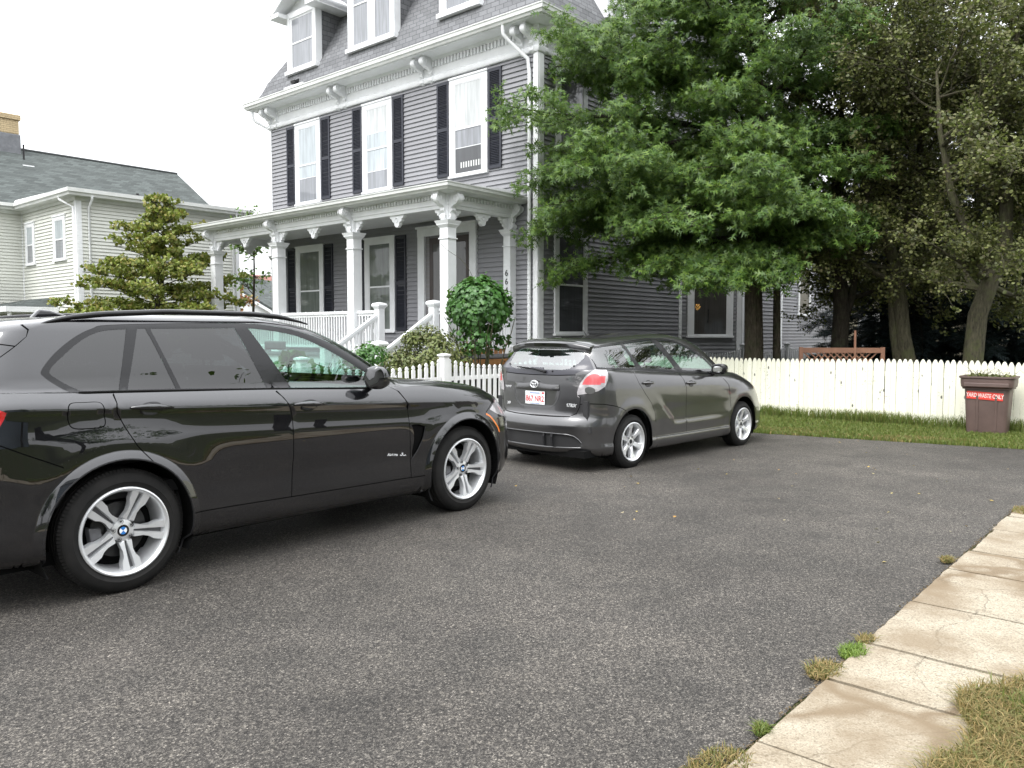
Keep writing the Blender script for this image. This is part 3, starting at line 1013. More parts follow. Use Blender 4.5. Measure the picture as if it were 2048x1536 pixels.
t = MB(); t.tube([(-8.75, -10, 9.05), (-8.75, 7.85, 9.05)], .05, 6); t.build('ridge_cap', flat('dark ridge', (.05, .055, .055), .9), N)
M_CHIM = shingle_mat('tan chimney brick', (.42, .33, .20), .22, .075, .12, .012)
chm = MB(); chm.box(-9.15, -8.4, .2, 1.2, 8.7, 9.55, 1); chm.box(-9.12, -8.43, .24, 1.16, 9.55, 10.1, 0); chm.box(-9.18, -8.37, .18, 1.22, 10.1, 10.32, 0)
chm.build('chimney', [M_CHIM, flat('lead flashing', (.13, .135, .145), .6, var=.3)], N, bevel=.03)
t = MB(); t.tube([(-8.0, 1.15, 8.1), (-8.0, 1.15, 9.1)], .035, 6); t.build('vent_pipe', M_DARK, N)
t = MB(); t.box(-7.9, -7.5, .95, 1.35, 8.15, 8.22); t.build('pipe_flashing', M_WHITE, N)
t = MB(); t.tube([(-4.2, 3.9, 6.3), (-4.2, 3.9, 7.1)], .06, 8); t.build('vent_pipe', M_DARK, N)
for (a0, a1) in ((-4.66, -3.55), (-2.04, -.78)):
    window(N, FF, a0 + .12, a1 - .1, 4.02, 5.55, [(1, M_PBLIND)], cas=.14, bands_low=[(1, M_PGREY)])
downspout(N, [(-.5, -.35, 6.05), (-.5, -.35, 5.95), (-.12, -.07, 5.7), (-.12, -.07, .3)], .04)
downspout(N, [(.36, .35, 6.05), (.36, .35, 5.95), (.07, .35, 5.7), (.07, .35, .3)], .04)
downspout(N, [(.36, 5.5, 6.05), (.36, 5.5, 5.95), (.07, 5.5, 5.7), (.07, 5.5, .3)], .04)
# little entry roof
t = MB(); t.add([(-5.0, -1.6, 2.48), (-1.7, -1.6, 2.48), (-1.7, -.05, 2.48), (-5.0, -.05, 2.48), (-4.4, -.05, 2.82), (-2.3, -.05, 2.82)], [(0, 1, 5, 4), (1, 2, 5), (0, 4, 3), (2, 3, 4, 5), (3, 2, 1, 0)])
t.build('entry_roof', M_ROOFG, N)
t = MB(); t.box(-5.05, -1.65, -1.65, -.05, 2.30, 2.475); t.build('entry_fascia', M_WHITE, N)
t = MB(); t.tube([(-1.8, -1.5, 0), (-1.8, -1.5, 2.3)], .06, 8); t.build('entry_post', M_WHITE, N)
# ------------------------------------------------------------------ fences
def split_islands(o):
    return o
# white picket fence along the drive, in the house axes (x' = 1.55)
M_PICK = white_mat('white picket paint', (.80, .80, .79), .08)
M_PICKSH = white_mat('picket white in shade', (.50, .51, .52), .2)  # same white fence farther back, its shade put into a greyer colour
FX = 1.55
def picket_top(mb, x, d, z, w=.038, t=.010):
    # dog-eared, french gothic head
    pr = [(-w, .06), (w, .06), (w, z - .085), (w * .62, z - .075), (w * .62, z - .062), (w * .95, z - .05), (w * .7, z - .018), (0, z), (-w * .7, z - .018), (-w * .95, z - .05), (-w * .62, z - .062), (-w * .62, z - .075), (-w, z - .085)]
    mb.prism([(d + p[0], p[1]) for p in pr], 'x', x - t, x + t)
def picket_section(name, x, d0, d1, zpost, zlow, label, mat, group):
    root = empty(name, hw(x, d0), -HAZ, label, 'fence', group)
    L = d1 - d0
    n = max(2, int(round((L - .12) / .148)))
    for k in range(n):
        t = (k + .5) / n
        c = 1 - (2 * t - 1) ** 2
        z = zpost - .06 - (zpost - zlow - .06) * c ** .8
        mb = MB(); picket_top(mb, .0, .06 + (L - .12) * t, z)
        mb.build('picket', mat, root)
    for z in (.25, zlow - .26):
        mb = MB(); mb.box(-.045, -.012, .06, L - .06, z, z + .075); mb.build('rail', mat, root)
    mb = MB(); h = .062
    mb.frus(0, 0, 0, zpost - .03, h, h, h, h)
    mb.frus(0, 0, zpost - .06, zpost - .03, h + .002, h + .002, h + .02, h + .02)
    mb.frus(0, 0, zpost - .03, zpost - .005, h + .028, h + .028, h + .028, h + .028)
    mb.frus(0, 0, zpost - .005, zpost + .015, h + .022, h + .022, .02, .02)
    mb.build('post', mat, root)
    return root
secs = [(-10.45, -7.49), (-7.49, -4.53), (-4.53, -1.55), (-1.55, 1.45), (1.45, 4.5), (4.5, 7.58), (7.58, 10.76), (10.76, 13.9), (13.9, 17.0)]
LAB = {0: 'white picket fence section nearest the road, hidden behind the black SUV',
       1: 'scalloped white picket fence section seen through the black SUV window',
       2: 'scalloped white picket fence section in front of the leafy bushes, between the two cars',
       3: 'white picket fence section behind the grey hatchback',
       4: 'shade-painted white picket fence section just beyond the cream board fence start',
       5: 'shade-painted white picket fence section beside the blank side wall of the grey house',
       6: 'shade-painted white picket fence section rising to a post before the bay window',
       7: 'shade-painted white picket fence section behind the oak trunks',
       8: 'shade-painted white picket fence section farthest back, beside the rear wing'}
for i, (a, b) in enumerate(secs):
    far = i >= 4
    picket_section('picket_fence', FX, a, b, 1.20 if not far else 1.27, .98 if not far else 1.03, LAB[i], M_PICK if not far else M_PICKSH, 'scalloped picket fence sections along the drive')  # far sections get the white with shade painted in

# cream stockade fence across the back of the drive
nb = NB('flaking cream fence paint')
oi_ = nb.n('ShaderNodeObjectInfo')
of_ = nb.n('ShaderNodeVectorMath', operation='MULTIPLY_ADD')          # every board gets its own piece of the pattern
of_.inputs[1].default_value = (1, 1, 1)
cx_ = nb.n('ShaderNodeCombineXYZ')
nb.l(nb.math('MULTIPLY', oi_.outputs['Random'], 37.0), cx_.inputs[0]); nb.l(nb.math('MULTIPLY', oi_.outputs['Random'], 91.0), cx_.inputs[1])
nb.l(nb.coord(), of_.inputs[0]); nb.l(cx_.outputs[0], of_.inputs[2])
v = of_.outputs[0]
a = nb.noise(nb.mapping(v, (1, 1, .35)), 9, 6, .7)
b = nb.noise(v, 38, 4, .7)
cc = nb.n('ShaderNodeTexVoronoi'); cc.inputs['Scale'].default_value = 9; nb.l(nb.mapping(v, (1, 1, .5)), cc.inputs['Vector'])
sp = nb.ramp(cc.outputs['Distance'], [(.10, 1), (.17, 0)])
flk = nb.math('MULTIPLY', sp, nb.ramp(a, [(.46, 0), (.52, 1)]))
fine = nb.math('MULTIPLY', nb.ramp(b, [(.56, 0), (.64, 1)]), nb.ramp(a, [(.46, 0), (.60, .9)]))
lowz = nb.n('ShaderNodeSeparateXYZ'); nb.l(v, lowz.inputs[0])
base = nb.ramp(a, [(.3, (.70, .69, .55)), (.55, (.82, .81, .68)), (.75, (.76, .74, .60))])
rnd = nb.n('ShaderNodeObjectInfo')
base = nb.mix(.6, base, nb.ramp(rnd.outputs['Random'], [(0, (.68, .67, .53)), (.5, (.84, .83, .70)), (1, (.76, .75, .62))]))
base = nb.mix(flk, base, (.12, .12, .10))
base = nb.mix(fine, base, (.26, .26, .21))
base = nb.mix(nb.ramp(nb.math('ADD', lowz.outputs[2], nb.math('MULTIPLY', b, .15)), [(.06, .6), (.28, 0)]), base, (.27, .25, .15))
nb.set(c=base, r=.75, spec=.25)
nb.bump(nb.math('SUBTRACT', a, flk), .4, .004)
M_STOCK = nb.m
BF = empty('board_fence', hw(FX + .08, .42), -HAZ, 'long cream board fence with pointed tops and flaking paint, behind the grass strip', 'fence')
x = .0
i = 0
pk0 = None
random.seed(5)
while x < 13.2:
    w = .088 + random.uniform(-.004, .008)
    z = 1.085 + .012 * math.sin(x * 1.3) + random.uniform(-.008, .008) + x * .004
    mb = MB()
    zz = z
    mb.prism([(-w / 2, .02), (w / 2, .02), (w / 2, zz - .085), (w * .40, zz - .05), (w * .20, zz - .012), (w * .08, zz), (-w * .08, zz), (-w * .20, zz - .012), (-w * .40, zz - .05), (-w / 2, zz - .085)], 'y', -.011, .011)
    if i < 100:
        o = mb.build('board', M_STOCK, BF, loc=(x + w / 2, random.uniform(-.006, .006), 0))
        o.rotation_euler = (random.uniform(-.01, .01), random.uniform(-.006, .006), random.uniform(-.05, .05))
    else:
        if pk0 is None: pk0 = MB(Frame((0, 0, 0), (1, 0, 0), (0, 1, 0)))
        pk0.fr = Frame((x + w / 2, 0, 0), (1, 0, 0), (0, 1, 0))
        pk0.prism([(-w / 2, .02), (w / 2, .02), (w / 2, zz - .085), (w * .2, zz - .012), (0, zz), (-w * .2, zz - .012), (-w / 2, zz - .085)], 'y', -.011, .011)
    x += w + .0035 + (.012 if i in (62, 88) else 0)
    i += 1
if pk0:
    o = pk0.build('board', M_STOCK, BF); o['kind'] = 'stuff'
for z in (.25, .82):
    mb = MB(); mb.box(0, 13.2, .02, .06, z, z + .08); mb.build('rail', M_STOCK, BF)
for k in range(6):
    mb = MB(); mb.box(k * 2.5, k * 2.5 + .09, .06, .15, 0, 1.0); mb.build('post', M_STOCK, BF)

# ------------------------------------------------------------------ yard waste bin
M_BIN = flat('brown bin plastic', (.105, .070, .060), .5, var=.18, vscale=4, bump=.1)
bn = empty('waste_bin', hw(9.20, -.12), -HAZ + .05, 'large brown yard waste bin with red sticker, standing open against the cream fence', 'bin')
mb = MB()
def rr(hx, hy, r, z, n=5):
    P = []
    for (sx, sy, a0) in ((1, 1, 0), (-1, 1, 90), (-1, -1, 180), (1, -1, 270)):
        for k in range(n):
            a = R(a0 + 90 * k / (n - 1)); P.append((sx * (hx - r) + r * math.cos(a), sy * (hy - r) + r * math.sin(a), z))
    return P
def rings(mb, RG, caps=(True, False), mi=0):
    n = len(RG[0]); P = [p for r_ in RG for p in r_]; F = []
    for i in range(len(RG) - 1):
        for k in range(n): F.append((i * n + k, i * n + (k + 1) % n, (i + 1) * n + (k + 1) % n, (i + 1) * n + k))
    if caps[0]: F.append(tuple(range(n))[::-1])
    if caps[1]: F.append(tuple(range((len(RG) - 1) * n, len(RG) * n)))
    mb.add(P, F, mi)
rings(mb, [rr(.265, .235, .05, .0), rr(.27, .24, .06, .03), rr(.305, .27, .07, .66), rr(.305, .27, .07, .70), rr(.355, .31, .08, .735), rr(.365, .32, .09, .80), rr(.365, .32, .09, .86), rr(.385, .335, .09, .875), rr(.385, .335, .09, .90), rr(.35, .30, .08, .90), rr(.34, .29, .08, .70)], (True, True))
mb.build('tub', M_BIN, bn, smooth=40)
for xx in (-.12, .13):
    q = MB(); q.add([(xx - .022, -.236, .06), (xx + .022, -.236, .06), (xx + .022, -.269, .60), (xx - .022, -.269, .60), (xx - .015, -.247, .06), (xx + .015, -.247, .06), (xx + .015, -.280, .60), (xx - .015, -.280, .60)], [(4, 5, 6, 7), (0, 4, 7, 3), (5, 1, 2, 6), (3, 7, 6, 2)])
    q.build('rib', M_BIN, bn)
q = MB(); q.box(-.30, .30, -.352, -.318, .74, .80); q.build('rim_band', M_BIN, bn, bevel=.008)
tilt = Matrix.Rotation(math.atan2(.032, .63), 4, 'X')
M_RED = flat('red sticker', (.62, .045, .03), .5, var=.1); M_STW = flat('sticker lettering', (.80, .72, .68), .5)
stm = Matrix.Translation((-.02, -.273, .60)) @ Matrix.Rotation(R(3), 4, 'Y')
q = MB(); q.box(-.245, .245, -.003, 0, -.058, .058); o = q.build('sticker', M_RED, bn); o.matrix_local = stm
t_ = text_mesh('sticker_lettering', 'YARD WASTE ONLY', .092, M_STW, o, axes((0, -.0045, 0), (1, 0, 0), (0, 0, 1), (0, -1, 0)), .001, bold=.001, sx=.60)
# garden waste in the bin
def tris_leaves(name, P, N_, size, mat, parent=None, shape='oval', fold=.25, jitter=.5, loc=None, updir=None):
    """leaf mesh: P centres (n,3), N_ leaf normals; every leaf a small folded blade with its own tilt"""
    n = len(P)
    P = np.asarray(P, float); N_ = np.asarray(N_, float)
    N_ = N_ + rng.normal(0, jitter, (n, 3)); N_ /= np.linalg.norm(N_, axis=1)[:, None] + 1e-9
    T = rng.normal(0, 1, (n, 3))
    if updir is not None: T = T * .45 + np.asarray(updir)
    T -= N_ * (T * N_).sum(1)[:, None]; T /= np.linalg.norm(T, axis=1)[:, None] + 1e-9
    B = np.cross(N_, T)
    s = (np.asarray(size) * rng.uniform(.65, 1.3, n))[:, None]
    if shape == 'oval':
        pts = [(0, 0, 0), (.30, .42, 1), (.75, .36, 1), (1.0, 0, 0), (.75, -.36, 1), (.30, -.42, 1)]
        quads = [(0, 3, 2, 1), (0, 5, 4, 3)]
    elif shape == 'heart':
        pts = [(.05, 0, 0), (-.05, .38, 1), (.35, .52, 1), (1.0, 0, .4), (.35, -.52, 1), (-.05, -.38, 1)]
        quads = [(0, 3, 2, 1), (0, 5, 4, 3)]
    elif shape == 'oak':      # deeply lobed pin oak leaf: midrib blade and two pairs of pointed side lobes
        pts = [(0, 0, 0), (.45, .085, .3), (1.0, 0, 0), (.45, -.085, .3),
               (.20, 0, 0), (.42, .30, 1), (.36, .02, 0), (.42, -.30, 1),
               (.46, 0, 0), (.78, .42, 1), (.64, .02, 0), (.78, -.42, 1),
               (.70, 0, 0), (.96, .20, 1), (.84, 0, 0), (.96, -.20, 1)]
        quads = [(0, 3, 2, 1), (4, 6, 5, 4), (4, 7, 6, 4), (8, 10, 9, 8), (8, 11, 10, 8)]
        quads = [(0, 3, 2, 1), (4, 7, 6, 5), (8, 11, 10, 9), (12, 15, 14, 13)]
    elif shape == 'needle':
        pts = [(0, -.05, 0), (1, -.035, 0), (1, .035, 0), (0, .05, 0)]
        quads = [(0, 1, 2, 3)]
    elif shape == 'spray':    # flat conifer spray: a rib with needles both sides
        pts = []; quads = []
        for k in range(5):
            x = .15 + .17 * k; l = .34 * (1 - .14 * k)
            b = len(pts)
            pts += [(x - .05, 0, 0), (x + .16, l, .4), (x + .05, 0, 0), (x + .16, -l, .4)]
            quads += [(b, b + 2, b + 1, b + 1), (b, b + 3, b + 2, b + 2)]
        quads = [(q[0], q[1], q[2], q[2]) for q in quads]
        pts += [(0, -.02, 0), (1, 0, 0), (0, .02, 0)]
        quads += [(len(pts) - 3, len(pts) - 2, len(pts) - 1, len(pts) - 1)]
    k = len(pts)
    V = np.empty((n, k, 3))
    for i, (a, b, c) in enumerate(pts):
        V[:, i] = P + s * (T * a + B * b - N_ * (c * fold * abs(b) + .12 * a * a))
    base = (np.arange(n) * k)[:, None]
    tri = []
    for q in quads:
        tri.append(q[:3])
        if len(q) == 4 and q[3] != q[2]: tri.append((q[0], q[2], q[3]))
    F = np.concatenate([base + np.array(t)[None, :] for t in tri])
    return mesh_obj(name, V.reshape(-1, 3), F, mat, parent, loc=loc)

def leaf_mat(name, cols, rough=.45, trans=.25, spec=.4):
    nb = NB(name)
    ge = nb.n('ShaderNodeNewGeometry')
    st = [(i / (len(cols) - 1), c) for i, c in enumerate(cols)]
    c = nb.ramp(ge.outputs['Random Per Island'], st)
    nb.set(c=c, r=rough, spec=spec)
    tr = nb.n('ShaderNodeBsdfTranslucent')
    nb.l(nb.mix(.5, c, (.10, .16, .02)), tr.inputs[0])
    ms = nb.n('ShaderNodeMixShader'); ms.inputs[0].default_value = trans
    nb.l(nb.b.outputs[0], ms.inputs[1]); nb.l(tr.outputs[0], ms.inputs[2]); nb.l(ms.outputs[0], nb.o.inputs[0])
    MATS[name] = nb.m
    return nb.m
def bark_mat(name, c, moss=(.07, .085, .04), amt=.4):
    nb = NB(name)
    v = nb.coord()
    f = nb.noise(nb.mapping(v, (9, 9, 1.6)), 3.5, 6, .7)
    g = nb.noise(v, 5, 5, .65)
    b_ = nb.ramp(f, [(.3, tuple(x * .35 for x in c)), (.55, c), (.75, tuple(x * 1.6 for x in c))])
    nb.set(c=nb.mix(nb.math('MULTIPLY', nb.ramp(g, [(.48, 0), (.6, 1)]), amt), b_, moss), r=.9, spec=.15)
    nb.bump(f, .9, .03)
    MATS[name] = nb.m
    return nb.m
M_OAKL = leaf_mat('pin oak leaves', [(.060, .125, .028), (.085, .17, .035), (.155, .26, .05), (.085, .16, .05), (.22, .33, .055), (.065, .13, .04)], .38, .48, .4)
M_CRABL = leaf_mat('crab apple leaves', [(.07, .085, .03), (.11, .125, .04), (.085, .09, .035), (.18, .20, .06), (.11, .095, .045), (.24, .27, .08)], .5, .35)
M_YGL = leaf_mat('young yellow green leaves', [(.12, .20, .03), (.20, .28, .05), (.10, .17, .03)], .5, .3)
M_SPRL = leaf_mat('blue spruce needles', [(.016, .026, .026), (.026, .040, .042), (.012, .022, .018), (.045, .062, .066)], .6, .05, .2)
M_DOGL = leaf_mat('dogwood leaves', [(.14, .18, .025), (.20, .24, .035), (.11, .15, .025), (.26, .22, .05), (.16, .21, .035)], .5, .25)
M_HEART = leaf_mat('lilac leaves', [(.045, .125, .025), (.07, .175, .038), (.05, .14, .03), (.10, .22, .05)], .36, .3, .5)
M_BUSHL = leaf_mat('spirea leaves', [(.12, .15, .04), (.17, .20, .055), (.08, .11, .035), (.20, .20, .09), (.10, .13, .04)], .55, .2)
M_GRASS = leaf_mat('grass blades', [(.085, .13, .022), (.13, .18, .035), (.17, .19, .045), (.085, .14, .025), (.22, .19, .07)], .55, .3)
M_DRYG = leaf_mat('dry grass blades', [(.22, .16, .06), (.33, .24, .10), (.16, .14, .05), (.13, .15, .04), (.28, .19, .09)], .7, .25)
M_BARK = bark_mat('oak bark', (.10, .085, .062), amt=.35)
M_BARKD = bark_mat('dark bark', (.040, .034, .026), (.06, .07, .035), .35)
M_BARKC = bark_mat('crab apple bark', (.085, .078, .052), (.085, .095, .04), .6)

P = rng.uniform((-.28, -.24, .84), (.28, .24, .90), (260, 3))
tris_leaves('cuttings', P, np.tile((0, 0, 1.), (260, 1)), .06, M_CRABL, bn, 'oval')
tw_ = MB()
for i in range(26):
    a = random.uniform(0, 6.28); x0, y0 = random.uniform(-.25, .25), random.uniform(-.2, .2)
    l = random.uniform(.15, .42)
    tw_.tube([(x0, y0, .82), (x0 + math.cos(a) * l * .5, y0 + math.sin(a) * l * .5, .90 + l * .25), (x0 + math.cos(a) * l, y0 + math.sin(a) * l, .92 + l * random.uniform(-.3, .5))], [.004, .003, .001], 4)
tw_.build('twigs', M_BARKC, bn)

# lattice-backed garden bench behind the fence
M_CED = flat('red cedar', (.23, .115, .070), .65, var=.25, vscale=6, bump=.15)
be = empty('garden_bench', hw(5.75, 1.15), -HAZ + R(32), 'reddish wooden bench with lattice back, top rail showing above the cream fence', 'bench')
mb = MB(); mb.box(0, 1.45, -.025, .025, 1.19, 1.29); mb.box(0, 1.45, -.02, .02, .78, .86); mb.build('top_rail', M_CED, be)
for x in (-.06, 1.45):
    mb = MB(); mb.box(x, x + .07, -.035, .035, 0, 1.30); mb.build('post', M_CED, be)
mb = MB()
for k in range(-3, 16):
    for s_ in (-1, 1):
        x0 = k * .115
        x1 = x0 + s_ * .33
        if max(x0, x1) > 1.45 or min(x0, x1) < 0: continue
        mb.add([(x0, s_ * .004, .86), (x0 + .035, s_ * .004, .86), (x1 + .035, s_ * .004, 1.19), (x1, s_ * .004, 1.19), (x0, s_ * .012, .86), (x0 + .035, s_ * .012, .86), (x1 + .035, s_ * .012, 1.19), (x1, s_ * .012, 1.19)], [(0, 1, 2, 3), (7, 6, 5, 4), (0, 4, 5, 1), (2, 6, 7, 3), (1, 5, 6, 2), (0, 3, 7, 4)])
mb.build('lattice', M_CED, be)
mb = MB(); mb.box(0, 1.45, -.48, -.03, .42, .46); mb.build('seat', M_CED, be)
for x in (0, 1.38):
    mb = MB(); mb.box(x, x + .07, -.48, -.41, 0, .42); mb.build('leg', M_CED, be)
stk = MB(Frame(hw(6.75, 1.2), HW, HU)); stk.tube([(0, 0, 0), (-.03, .02, 1.62)], .022, 6)
tag(stk.build('garden_stake', M_CED, None), 'thin reddish wooden stake rising behind the right end of the lattice bench', 'stake')

# ------------------------------------------------------------------ grass
def grass(name, pts, h, mat, label, cat='grass', lean=.35, w=.006):
    n = len(pts)
    P = np.asarray(pts)
    a = rng.uniform(0, 2 * np.pi, n); hh = h * rng.uniform(.4, 1.25, n)
    dx = np.cos(a); dy = np.sin(a)
    ln = hh * rng.uniform(0, lean * 2, n)
    az = rng.uniform(0, 2 * np.pi, n)
    wx = np.cos(az) * w * rng.uniform(.6, 1.4, n); wy = np.sin(az) * w * rng.uniform(.6, 1.4, n)
    V = np.zeros((n, 5, 3))
    V[:, 0] = P + np.stack([-wx, -wy, 0 * wx], 1); V[:, 1] = P + np.stack([wx, wy, 0 * wx], 1)
    m = P + np.stack([dx * ln * .35, dy * ln * .35, hh * .6], 1)
    V[:, 2] = m + np.stack([wx * .7, wy * .7, 0 * wx], 1); V[:, 3] = m + np.stack([-wx * .7, -wy * .7, 0 * wx], 1)
    V[:, 4] = P + np.stack([dx * ln, dy * ln, hh * (1 - .25 * (ln / (hh + 1e-6)))], 1)
    b = (np.arange(n) * 5)[:, None]
    F = np.concatenate([b + np.array(t)[None] for t in ((0, 1, 2), (0, 2, 3), (3, 2, 4))])
    o = mesh_obj(name, V.reshape(-1, 3), F, mat)
    return tag(o, label, cat, kind='stuff')
def hpts(xs, ds, z=0.0):
    B = np.stack([xs, ds], 1)
    base = np.array([HC.x, HC.y]) + xs[:, None] * np.array([HW.x, HW.y]) + ds[:, None] * np.array([HU.x, HU.y])
    return np.concatenate([base, np.full((len(xs), 1), z)], 1)
def edge_d(x):
    return np.interp(x, [2.1, 6.6, 9.9, 16], [-3.0, -2.52, -1.92, -1.1])
def patchy(n, x0, x1, d0f, d1, seed, thr=.0, sc=1.6):
    r2 = np.random.default_rng(seed)
    xs = r2.uniform(x0, x1, n); u_ = r2.uniform(0, 1, n)
    e = d0f(xs)
    ds = e + (d1 - e) * u_
    ph = np.sin(xs * sc * 1.7 + 1.3 * np.sin(ds * 2.3)) + np.sin(ds * sc * 2.9 + 2 * np.sin(xs * 1.1)) + r2.normal(0, .7, n)
    k = ph > thr
    return xs[k], ds[k]
xs, ds = patchy(60000, 5.2, 12.0, lambda x: edge_d(x) + .03, .40, 3, -1.6)
grass('grass_strip', hpts(xs, ds), .055, M_GRASS, 'green grass strip between the asphalt drive and the cream board fence', w=.007)
xs, ds = patchy(9000, 5.2, 11.0, lambda x: np.full_like(x, .02), .40, 4, .3)
grass('tall_grass', hpts(xs, ds), .22, M_GRASS, 'taller weedy grass growing along the foot of the cream board fence', w=.006)
xs, ds = patchy(16000, 5.0, 12.0, lambda x: edge_d(x) + .0, -1.5, 5, .4, 2.2)
grass('dry_grass', hpts(xs, ds), .05, M_DRYG, 'dry yellowish grass along the edge of the asphalt', w=.006)
xs, ds = patchy(26000, 1.7, 5.3, lambda x: edge_d(x), .40, 6, -1)
grass('grass', hpts(xs, ds), .07, M_GRASS, 'grass behind the grey hatchback beside the picket fence', w=.008)
# grass bank right of the walk: ragged left edge
r3 = np.random.default_rng(8)
n = 34000
ds = r3.uniform(-12.6, -8.6, n)
ed = 11.42 + .10 * np.sin(ds * 3.1) + .06 * np.sin(ds * 7.7) + .05 * np.sin(ds * 17) - .16 * np.exp(-((ds + 11.4) / .45) ** 2) + np.clip((-9.4 - ds) * -.25, 0, 1)
xs = ed + np.abs(r3.normal(0, .33, n))
k = r3.uniform(0, 1, n) < np.clip((xs - ed) / .16, .10, 1)
grass('lawn', hpts(xs[k], ds[k], .02), .085, M_GRASS, 'green grass spilling over the right side of the concrete walk', w=.0035, lean=.7)
n = 26000
ds = r3.uniform(-12.6, -8.6, n)
ed = 11.27 + .12 * np.sin(ds * 3.1 + .3) + .07 * np.sin(ds * 7.7) - .22 * np.exp(-((ds + 11.5) / .5) ** 2) + np.clip((-9.4 - ds) * -.25, 0, 1)
xs = ed + np.abs(r3.normal(0, .24, n))
grass('dead_grass', hpts(xs, ds, .02), .07, M_DRYG, 'straw coloured dead grass fringe lying on the concrete walk', w=.0026, lean=1.1)
# dead turf base under the fringe, draped over the slabs
tb_ = []
for i in range(60):
    d_ = -14 + i * .1
    tb_.append((11.36 + .12 * math.sin(d_ * 3.1 + .3) + .07 * math.sin(d_ * 7.7) + .03 * math.sin(d_ * 23) - .20 * math.exp(-((d_ + 11.5) / .5) ** 2) + max(0, (d_ + 9.4) * .25), d_))
pts_ = [hw(a, b) for a, b in tb_] + [hw(16, -8.1), hw(16, -14)]
o = mesh_obj('lawn_base', [(p.x, p.y, .032) for p in pts_], [list(range(len(pts_)))], M_SOIL); tag(o, kind='structure')
# tufts in the joint between asphalt and walk
tuf = [(10.54, -11.98, .12, M_DRYG), (10.54, -11.62, .03, M_GRASS), (10.52, -10.90, .085, M_DRYG), (10.55, -10.60, .07, M_YGL), (10.55, -10.40, .05, M_DRYG), (10.50, -8.55, .045, M_DRYG), (10.66, -6.42, .15, M_DRYG), (10.95, -6.32, .18, M_DRYG)]
for i, (x, d, r_, m) in enumerate(tuf):
    n = int(6500 * r_) + 100
    a = r3.uniform(0, 6.28, n); q = r_ * np.sqrt(r3.uniform(0, 1, n))
    L_ = ['straw coloured tuft at the lower end of the walk edge', 'tiny green sprig beside the walk, above the lowest tuft', 'brownish tuft between asphalt and walk, just below the bright green one', 'bright green tuft between asphalt and walk', 'small brown scrap of turf above the bright green tuft', 'little dry tuft on the walk edge, about half way up', 'dry yellow tuft at the top corner of the walk', 'dry yellow tuft behind the walk end, at the right edge of the view'][i]
    grass('grass_tuft', hpts(x + q * np.cos(a) * .8, d + q * np.sin(a) * 1.35, .012), .036, m, L_, 'grass tuft', w=.0028, lean=.9)
# fallen leaves and bits on the asphalt
n = 45
xs = r3.uniform(6.0, 10.4, n); ds = r3.uniform(-9, -2.3, n)
P = hpts(xs, ds, .012)
o = tris_leaves('fallen_leaves', P, np.tile((0, 0, 1.), (n, 1)), .03, leaf_mat('fallen leaf', [(.5, .45, .3), (.35, .2, .06), (.55, .42, .1), (.3, .28, .2)], .7), None, 'oval', jitter=.25)
tag(o, 'tiny pale fallen leaves scattered over the asphalt drive', 'leaves', kind='stuff')
n = 1500
xs = 10.555 + r3.normal(0, .012, n); ds = r3.uniform(-12.6, -6.4, n)
o = tris_leaves('edge_debris', hpts(xs, ds, .014), np.tile((0, 0, 1.), (n, 1)), .010, leaf_mat('brown debris', [(.09, .06, .03), (.14, .10, .055), (.05, .04, .028)], .9), None, 'oval', jitter=.4)
tag(o, 'brown crumbs and dead roots in the joint beside the walk', 'debris', kind='stuff')
# ------------------------------------------------------------------ car skin: a wrapped plan-outline surface with panels cut in its own domain
def pchip(x, y, xi):
    """monotone cubic interpolation"""
    x = np.asarray(x, float); y = np.asarray(y, float)
    h = np.diff(x); dl = np.diff(y) / h
    m = np.zeros(len(x))
    for i in range(1, len(x) - 1):
        if dl[i - 1] * dl[i] > 0:
            w1 = 2 * h[i] + h[i - 1]; w2 = h[i] + 2 * h[i - 1]
            m[i] = (w1 + w2) / (w1 / dl[i - 1] + w2 / dl[i])
    m[0] = dl[0]; m[-1] = dl[-1]
    i = np.clip(np.searchsorted(x, xi) - 1, 0, len(x) - 2)
    t = (xi - x[i]) / h[i]
    return (y[i] * (2 * t**3 - 3 * t**2 + 1) + h[i] * m[i] * (t**3 - 2 * t**2 + t) + y[i + 1] * (-2 * t**3 + 3 * t**2) + h[i] * m[i + 1] * (t**3 - t**2))

def sstep(t):
    t = np.clip(t, 0, 1); return t * t * (3 - 2 * t)

